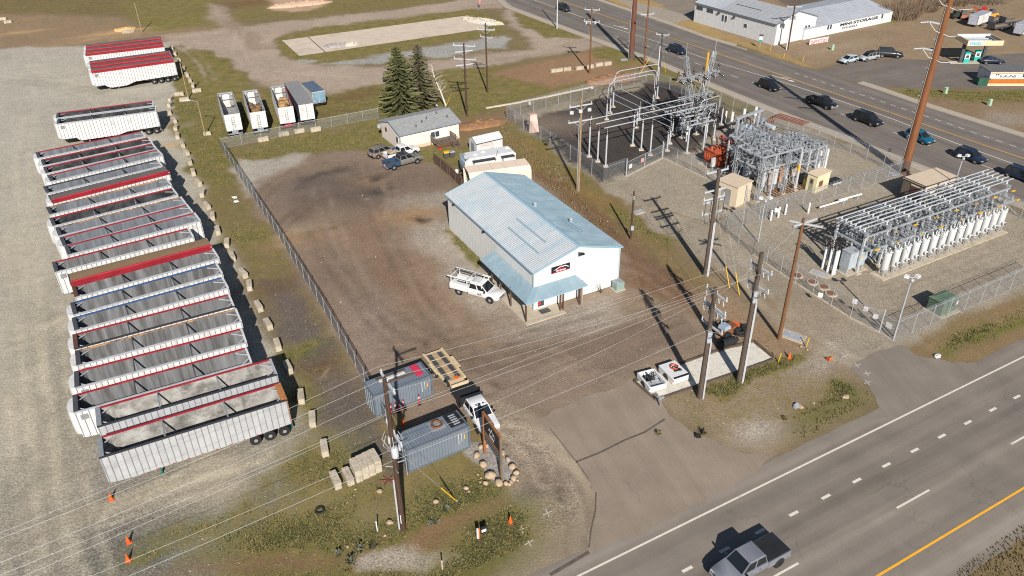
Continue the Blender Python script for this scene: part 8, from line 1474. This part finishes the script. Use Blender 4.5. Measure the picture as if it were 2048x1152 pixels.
# ------------------------------------------------------------------ timber sign in its ring of boulders
a, b = G(970,906), G(1003,957); d = HD(a,b); L = (b-a).length; hA = HT(970,906,826); t = thing('timber_sign','tall timber framed black sign with white emblem inside a ring of boulders','sign',a.to_tuple(),d); TM_ = M('timber_orange',(.26,.105,.04),.75,var=.25,scale=3,stretch=(1,1,.3)); TM2 = M('timber_grey_brown',(.15,.11,.075),.8,var=.25)
SB = M('sign_board_black',(.015,.015,.017),.6)
for x, m in ((0,TM_),(L,TM2)): ob('post', MB().box(x-.11,x+.11,-.11,.11,0,hA), t, mats=m)
ob('top_beam', MB().box(-.1,L+.1,-.09,.09,hA-.05,hA+.15), t, mats=TM_); ob('lower_beam', MB().box(.1,L-.1,-.07,.07,hA-1.95,hA-1.8), t, mats=TM_)
ob('board', MB().box(.1,L-.1,-.04,.04,hA-1.8,hA-.05), t, mats=SB)
for k in range(3): ob('slat', MB().box(.1,L-.1,-.03,.03,hA-2.3-k*.33,hA-2.04-k*.33), t, mats=SB); ob('slat_print', MB().box(.3,L-.3,-.036,-.031,hA-2.2-k*.33,hA-2.14-k*.33), t, mats=M('print_grey',(.4,.4,.4),.6))
for y_ in (-.046,):
    e = ob('emblem', MB().add([(L*.5+.36*sx,y_,hA-.95+.36*sz) for sx, sz in ((-2.1,-.7),(-1.1,.9),(-.55,.2),(.1,1.5),(.75,.1),(1.2,.8),(2.1,-.7),(1.2,.1),(.8,-.5),(.1,.8),(-.55,-.5),(-1.1,.2))],[tuple(range(12))]), t, mats=WHITEC)
tm = text_mesh('NW',.55,WHITEC,.003,bold=.02); ob('lettering', tm, t, (L*.5,-.05,hA-1.5), rot=(pi/2,0,0))
RK = M('boulder_tan', sc(182,160,134), .85, var=.22, scale=2.5, bump=.5, bscale=6, dirt=sc(150,126,104), dscale=1.6, dth=.6)
rk = [(953.5,911,45),(967,930,55),(981,952,60),(962,894,38),(974,892,34),(989.5,899,40),(1005,906,40),(1016,919,40),(1025,934,48),(1032.5,946,42),(1027,957,44),(1035,960,18),(998,967,56),(1012,967,34),(1019,968,28),(1022,963,26),(956,948,16),(962,955,14)]
for k, (px,py,s) in enumerate(rk):
    r = s/3.84/2*.052*1.05; rn = random.Random(k); mb = MB(); mb.ball((0,0,r*.5),r*rn.uniform(.95,1.25),r*rn.uniform(.7,.95),r*.75,12,8,jit=.22,seed=k)
    ob('boulder', mb, None, G(px,py+2).to_tuple(), rn.uniform(0,3), label=f'tan boulder in the ring round the timber sign, {(ordn[k] if k else "first").replace("nearest","first")} clockwise from the left side' if k < 12 else f'{["largest","second","third","smaller","small outer","tiny outer"][k-12]} tan boulder at the bottom of the ring below the timber sign', cat='boulder', group='boulders round the timber sign', mats=RK, smooth=70)
for k, (px,py) in enumerate(((872,1005),(914,1003),(785,1046),(779,1046),(770,1072),(695,1094),(759,984),(711,980),(988,958),(932,978),(938,984),(960,965),(971,968),(1602,678+16),(1614,700))):
    r = .12+.1*(k % 3 == 0); ob('loose_stone', MB().ball((0,0,r*.5),r*1.3,r,r*.8,8,5,jit=.3,seed=k), None, G(px,py).to_tuple(), k, label=['pale stone left of the yellow guy guard','pale stone at the foot of the yellow guy guard','right of two stones by the pole foot','left of two stones by the pole foot','white stone below the pole foot','tan stone on the foreground grass','tan stone at the right foot of the block stack','small stone before the block stack','stone beside the boulder ring, right one','stone left of the boulder ring, upper one','stone left of the boulder ring, lower one','small stone close under the boulder ring','second small stone close under the boulder ring','stone beside the concrete vault lid','round stone right of the concrete vault lid'][k], cat='stone', group='loose stones', mats=RK, smooth=70)
for k, (px,py) in enumerate(((590,68),(1593,813),(1600,815),(1690,795),(1875,714),(1395,873),(469,396),(473,404),(1560,560))):
    if k in (0,8): continue
    ob('litter', MB().ball((0,0,.12),.4,.3,.14,8,5,jit=.6,seed=k+9), None, G(px,py).to_tuple(), k, label=['','grey plastic bag on the island grass','brown paper bag on the island grass','tan cardboard scrap on the island grass','white plastic bag on the right verge','black bag at the corner of the driveway','white sheet of litter in the grass strip, upper piece','white sheet of litter in the grass strip, lower piece'][k], cat='litter', group='scattered litter', mats=[WHITEC,GALV,RK,RK,WHITEC,BLACK,WHITEC,WHITEC][k])
mb = MB(); n = 16; mb.path([(.34*cos(k*2*pi/n),.34*sin(k*2*pi/n),.1) for k in range(n+1)],.09,7); ob('old_tyre', mb, None, G(640,1022).to_tuple(), label='old black tyre lying on the foreground grass', cat='tyre', mats=BLACK, smooth=60)
mb = MB()
for k in range(6): mb.beam((0,0,.05+.02*k),(.8*cos(k*1.1),.6*sin(k*1.1),.12),.07)
ob('scrap_heap', mb, None, G(776,962).to_tuple(), label='small red and blue scrap beside the stack of blocks', cat='scrap', mats=M('scrap_mixed',(.2,.06,.06),.6,var=.7,scale=4))
# ------------------------------------------------------------------ white gravel bed with timber edging
gb = [(1268,762),(1430,703),(1520,680),(1538,718),(1545,722),(1470,745),(1310,800),(1296,790)]
WG = M('white_gravel', sc(216,210,196), .9, var=.2, scale=9, bump=.6, bscale=9, dirt=sc(176,170,158), dscale=1.5, dth=.62); sheet('gravel_bed', gp([(1272,764),(1340,738),(1430,706),(1506,686),(1542,716),(1470,744),(1390,772),(1315,798)],.02), .05, WG, jit=.06, step=.7)
TD_ = M('old_timber', (.10,.075,.055), .85, var=.3)
for k, (p, q) in enumerate((((1268,763),(1430,704)),((1430,704),(1508,683)),((1508,683),(1548,716)),((1312,801),(1470,747)),((1470,747),(1546,720)),((1268,763),(1312,801)))): A_, B_ = G(*p), G(*q); ob('edging_timber', MB().beam((A_.x,A_.y,.09),(B_.x,B_.y,.09),.22,.18), None, label=['left half of the far timber edging of the white gravel','right half of the far timber edging of the white gravel','right end timber edging of the white gravel','left half of the near timber edging of the white gravel','right half of the near timber edging of the white gravel','left end timber edging of the white gravel'][k], cat='timber edging', group='timbers edging the white gravel', mats=TD_)
ob('mailbox_post', MB().box(-.05,.05,-.05,.05,0,1.0).rbox(0,0,1.1,.6,.25,.25), None, G(1320,813).to_tuple(), .5, label='small post with a dark box at the corner of the white gravel', cat='mailbox', mats=GALVD)
# machines left behind the conduit poles
t = thing('culvert_pipe','black ribbed plastic pipe lying beside the white gravel bed','pipe',G(1452,692).to_tuple(),rad(25)); mb = MB(); pf = []
for k in range(16): pf += [(.42,k*.13),(.46,k*.13+.04),(.46,k*.13+.08)]
mb.lathe(pf,14,ax=(1,0,0)); ob('pipe', mb, t, (-1,0,.46), mats=BLACK, smooth=30); ob('pipe_end', MB().lathe([(.3,0),(.3,.4),(.2,.45)],12,ax=(1,0,0)), t, (1.0,0,.46), mats=BLACK)
t = thing('trencher','small rusty orange and blue machine standing behind the conduit poles','machine',G(1455,668).to_tuple(),.6); ob('hull', MB().tbox(-1.3,1.0,-.6,.6,.4,1.1,.15), t, mats=RUST); ob('hood', MB().tbox(-1.2,-.2,-.5,.5,1.1,1.5,.1), t, mats=M('hood_blue_grey',(.25,.33,.40),.5)); ob('deck', MB().box(.2,1.6,-.5,.5,.6,.8), t, mats=ORANGE)
for x in (-.9,.7):
    for s in (-1,1): ob('wheel', small_wheel(.5,.35)[0], t, (x,s*.75,.5))
t = thing('tyre_heap','heap of black tyres behind the right conduit pole','tyres',G(1478,668).to_tuple()); n = 14
for k in range(4): mb = MB(); mb.path([(.5*cos(j*2*pi/n),.5*sin(j*2*pi/n),.14) for j in range(n+1)],.15,7); ob('tyre', mb, t, (.2*cos(k*2)+.5*(k % 2),.3*sin(k*2),.26*k), rz=k, mats=BLACK, smooth=60)
t = thing('power_broom','black wheeled attachment behind the left conduit pole','machine',G(1440,664).to_tuple(),.2); ob('frame', MB().box(-.9,.9,-.1,.1,.3,.5).beam((0,0,.4),(0,1.2,.6),.1), t, mats=BLACKM); ob('brush', MB().lathe([(.05,-.9),(.32,-.88),(.32,.88),(.05,.9)],12,ax=(1,0,0)), t, (0,-.2,.35), mats=DARK)
# ------------------------------------------------------------------ rubble and heaps on the far fields
def heap(px, py, rx, ry, h, mat, lab, n=60, seed=1, name='rubble_heap', cat='heap', rz=.4):
    rn = random.Random(seed); t = thing(name, lab, cat, G(px,py).to_tuple(), rz); mb = MB(); mb.ball((0,0,0),rx,ry,h,18,8,jit=.15,seed=seed); ob('mound', mb, t, mats=mat, smooth=60); mb = MB()
    for k in range(n): a, q = rn.uniform(0,6.28), rn.random()**.5; x, y = rx*q*cos(a), ry*q*sin(a); s = rn.uniform(.12,.4); mb.ball((x,y,h*math.sqrt(max(0,1-q*q))),s,s*.8,s*.6,6,4,jit=.4,seed=k)
    ob('rubble', mb, t, mats=mat, kind='stuff'); return t
RB = M('rubble_pale', sc(204,194,178), .9, var=.25, scale=1.5); DM = M('dirt_heap_brown', sc(150,112,80), .95, var=.25, scale=1.2, bump=.5, bscale=4)
heap(965,44,6.5,2.0,.7,RB,'pale concrete rubble at the right end of the concrete pad',90,3,rz=-.55); heap(672,93,3.2,1.6,.7,M('gravel_grey_heap',sc(160,154,150),.95,var=.3),'grey gravel heap on the left part of the concrete pad',30,5); heap(700,90,2.2,1.3,.4,RB,'pale ash heap right of the grey one on the concrete pad',20,6); heap(1222,160,6,2.4,.8,DM,'brown dirt heap behind the arched pipes',40,8); heap(960,250,5,2,.5,DM,'brown dirt heap at the foot of the pole behind the house',40,9); heap(600,10,9,2.2,.9,M('sand_heap_pink',sc(200,168,142),.95,var=.15),'long pinkish sand heap at the top of the far field',40,10); heap(250,60,2.6,1.4,.6,M('sand_orange',sc(214,172,116),.95,var=.12),'orange sand heap held by two blocks at upper left',12,12)
P_ = rl((972,217),(1030,207),(1100,193),(1160,180),(1183,175)); mb = MB()
for q, r_ in zip(P_, P_[1:]): mb.beam((q.x,q.y,.06),(r_.x,r_.y,.08),.4,.25)
ob('kerb_ruin', mb, None, label='long pale broken concrete kerb behind the black gravel yard', cat='kerb', mats=RB)
# ------------------------------------------------------------------ trees
def spruce(px, py, ytop, rad_, lab, cols, seed, dens=1.0):
    A = G(px,py); h = HT(px,py,ytop); t = thing('spruce_tree', lab, 'tree', A.to_tuple(), seed, 'spruce trees behind the house'); rn = random.Random(seed); ob('trunk', MB().tube((0,0,0),(0,0,h*.97),.32,.03,8), t, mats=WOODP)
    mb = MB(); z = h*.04
    while z < h*.985:
        f = 1-z/h; R = rad_*(f**.58)*(.86+.24*rn.random())*(1 if z > h*.08 else .85); nb = max(4,int((7+9*f)*dens)); a0 = rn.uniform(0,6.28)
        for k in range(nb):
            a = a0+2*pi*k/nb+rn.uniform(-.25,.25); L = R*rn.uniform(.7,1.1); dr = -.28-.25*f+rn.uniform(-.1,.1); ns = max(3,int(L/.27)); mi = rn.choice((0,0,1,1,2))
            for j in range(ns):
                u = (j+.6)/ns; r = L*u; zz = z+r*dr*(1-.55*u)+.25*u*u; w_ = .5*(1-u*.55)*max(.5,f)+.12
                for s in (-1,1):
                    aa = a+s*w_*.9/max(r,.4)*rn.uniform(.5,1.0); tip = r+.42*rn.uniform(.6,1.2); x0, y0 = r*.84*cos(a), r*.84*sin(a)
                    mb.add([(x0,y0,zz+.1),(r*cos(aa),r*sin(aa),zz-.08-.14*rn.random()),(tip*cos((a+aa)/2),tip*sin((a+aa)/2),zz-.1*rn.random())],[(0,1,2)],mi)
                if rn.random() < .6: x0, y0 = r*cos(a), r*sin(a); mb.add([(x0-.14,y0,zz),(x0+.14,y0+.05,zz),(x0+rn.uniform(-.1,.1),y0,zz-.5*rn.uniform(.5,1))],[(0,1,2)],(mi+1)%3)
        z += .34+.12*rn.random()
    ob('crown', mb, t, mats=cols); return t
SG = [M('spruce_green',(.076,.077,.027),.8,var=.35,scale=3), M('spruce_green_light',(.122,.117,.045),.8,var=.3,scale=3), M('spruce_dark',(.05,.057,.022),.85,var=.3)]
SB_ = [M('spruce_brownish',(.11,.098,.05),.85,var=.35,scale=3), M('spruce_olive',(.08,.082,.032),.85,var=.3), M('spruce_grey_twig',(.12,.095,.07),.9,var=.3)]
spruce(803,222,93,4.6,'dense green spruce tree left of the pair behind the house',SG,3,1.25); spruce(843,214,88,4.1,'thinner brownish spruce tree right of the pair behind the house',SB_,5,.85)
def bare(px, py, ytop, lean, lab, mat, seed, name='birch_tree', group='bare birch trees', kink=.3):
    A = G(px,py); h = HT(px,py,ytop); t = thing(name, lab, 'tree', A.to_tuple(), 0, group); rn = random.Random(seed); pts = []; x = y = 0
    for k in range(9): u = k/8; pts.append(Vector((lean*u**.7*h*.3+kink*sin(u*5+seed), kink*.6*sin(u*4), h*u)))
    ob('trunk', MB().path(pts,[.17*(1-k/9.5)+.02 for k in range(9)],7), t, mats=mat, smooth=60); mb = MB()
    for k in range(34):
        u = rn.uniform(.25,.98); i = int(u*8); p = pts[i].lerp(pts[min(8,i+1)],u*8-i); a = rn.uniform(0,6.28); L = rn.uniform(.5,2.0)*(1.2-u*.6); q = p+Vector((L*cos(a),L*sin(a),L*.5)); m = p.lerp(q,.5)+Vector((0,0,.12)); mb.path([p,m,q],[.03,.02,.006],4)
        for j in range(3): b_ = rn.uniform(-.8,.8); mb.tube(m.lerp(q,rn.random()),q+Vector((.5*cos(a+b_),.5*sin(a+b_),.3*rn.random())),.01,.004,3)
    ob('branches', mb, t, mats=mat); return t
BK = M('birch_bark',(.55,.50,.46),.7,var=.25,scale=3)
bare(874,212,136,-1.5,'left bare white birch leaning before the spruces',BK,3,kink=.45); bare(891,213,128,-.8,'right bare white birch beside the spruces',BK,7,kink=.25)
TWG = M('twig_brown',(.16,.115,.075),.9,var=.3)
def bush(px, py, w_, h, lab, mat, n=160, seed=1, leaf=None, name='bare_bush'):
    A = G(px,py); t = thing(name, lab, 'bush', A.to_tuple(), 0, 'bushes at the far upper right'); rn = random.Random(seed); mb = MB()
    for k in range(n):
        a = rn.uniform(0,6.28); r = w_*rn.random()**.6; b0 = Vector((r*.55*cos(a),r*.4*sin(a),0)); q = Vector((r*cos(a),r*.6*sin(a),h*rn.uniform(.5,1)*(1-.35*(r/w_)**2))); m = b0.lerp(q,.55)+Vector((rn.uniform(-.3,.3),rn.uniform(-.3,.3),.2)); mb.path([b0,m,q],[.06,.04,.012],3)
        for j in range(4): e = m.lerp(q,rn.random()); mb.tube(e,e+Vector((rn.uniform(-.9,.9),rn.uniform(-.9,.9),rn.uniform(.1,.9))),.02,.006,3)
    ob('branches', mb, t, mats=mat); mb = MB()
    if leaf:
        for k in range(900): a = rn.uniform(0,6.28); r = w_*rn.random()**.5; z = h*rn.uniform(.25,1)*(1-.3*(r/w_)**2); s = rn.uniform(.12,.3); c = Vector((r*cos(a),r*.7*sin(a),z)); mb.add([c,c+Vector((s,rn.uniform(-s,s),s*.4)),c+Vector((rn.uniform(-s,s),s,-s*.3))],[(0,1,2)])
        ob('leaves', mb, t, mats=leaf)
    return t
bush(1800,38,7,6.5,'large bare brown thicket at the end of the long storage building',TWG,240,2); bush(1840,22,7,6,'bare brown thicket right of the orange brown pole',TWG,200,3); bush(1905,10,7,5.5,'bare bush at the top edge above the parked machines',TWG,160,4); bush(1975,8,7,4.5,'green leafy bush at the top edge above the cargo trailer',WOODG,60,5,M('leaf_yellow_green',(.10,.11,.03),.85,var=.4),'leafy bush'.replace(' ','_'))
for k, (px,py,s) in enumerate(((718,1100,.55),(745,1095,.5),(705,1125,.6),(680,1108,.45),(868,1045,.5),(890,1018,.4),(1315,0+868,.4),(1404,868,.6),(1570,838,.35))):
    A = G(px,py); t = thing('sage_shrub', ['grey sage shrub by the bottom track, upper one','grey sage shrub right of the upper one','grey sage shrub at the bottom, lowest','grey sage shrub left of the others at the bottom','grey sage shrub at the brown dirt patch','small shrub right of the brown dirt patch top','small shrub left of the driveway corner','dark shrub at the driveway corner of the island','tiny shrub on the island'][k], 'shrub', A.to_tuple(), k, 'small shrubs on the verge'); rn = random.Random(k); mb = MB()
    for j in range(60): a = rn.uniform(0,6.28); q = rn.random(); p = Vector((s*.3*q*cos(a),s*.3*q*sin(a),0)); e = Vector((s*q*cos(a),s*q*sin(a),s*rn.uniform(.5,1.2)*(1.1-q*.5))); mb.add([p,e,e+Vector((.07,.05,-.12)),p+Vector((.04,0,0))],[(0,1,2,3)])
    ob('leaves', mb, t, mats=M('sage_green',(.13,.14,.09),.9,var=.3) if k < 6 else SG[1]); ob('stem', MB().tube((0,0,0),(0,0,s*.6),.03,.015,5), t, mats=WOODG)
bank_w = M('dry_weed',(.21,.15,.075),.9,var=.35)
for nm, poly, n, mats_, hh in (('dry_weeds',[(1000,250),(1060,300),(1120,330),(1180,420),(1240,470),(1150,440),(1060,345),(1010,290)],2600,[bank_w,GT[0],TWG],.5),('weeds',[(1900,690),(1970,650),(2060,610),(2060,640),(1970,690),(1890,712)],600,[GT[0],bank_w,GT[1]],.2),('verge_weeds',[(1580,870),(1680,810),(1735,780),(1742,800),(1610,880)],500,[GT[0],bank_w,GT[1]],.22),('verge_grass',[(1900,1152),(2060,1040),(2060,1160)],1100,[GT[1],bank_w,GT[0]],.16),('fence_weeds',[(520,440),(640,660),(760,900),(740,905),(620,670),(505,450)],600,[bank_w,GT[1],GT[0]],.3)):
    P = [G(*q) for q in poly]; lo = (min(p.x for p in P),min(p.y for p in P)); hi = (max(p.x for p in P),max(p.y for p in P)); rn = random.Random(n); mb = MB(); c = 0
    while c < n:
        x, y = rn.uniform(lo[0],hi[0]), rn.uniform(lo[1],hi[1]); ins = False
        for a, b in zip(P, P[1:]+P[:1]):
            if (a.y > y) != (b.y > y) and x < (b.x-a.x)*(y-a.y)/(b.y-a.y)+a.x: ins = not ins
        c += 1
        if not ins: continue
        for j in range(3): a = rn.uniform(0,6.28); s = hh*rn.uniform(.4,1.1); wd = .06; mb.add([(x-wd*cos(a),y-wd*sin(a),0),(x+wd*cos(a),y+wd*sin(a),0),(x+s*.4*cos(a*2),y+s*.4*sin(a*2),s)],[(0,1,2)],rn.choice((0,0,1,2)))
    ob(nm, mb, kind='stuff', mats=mats_)
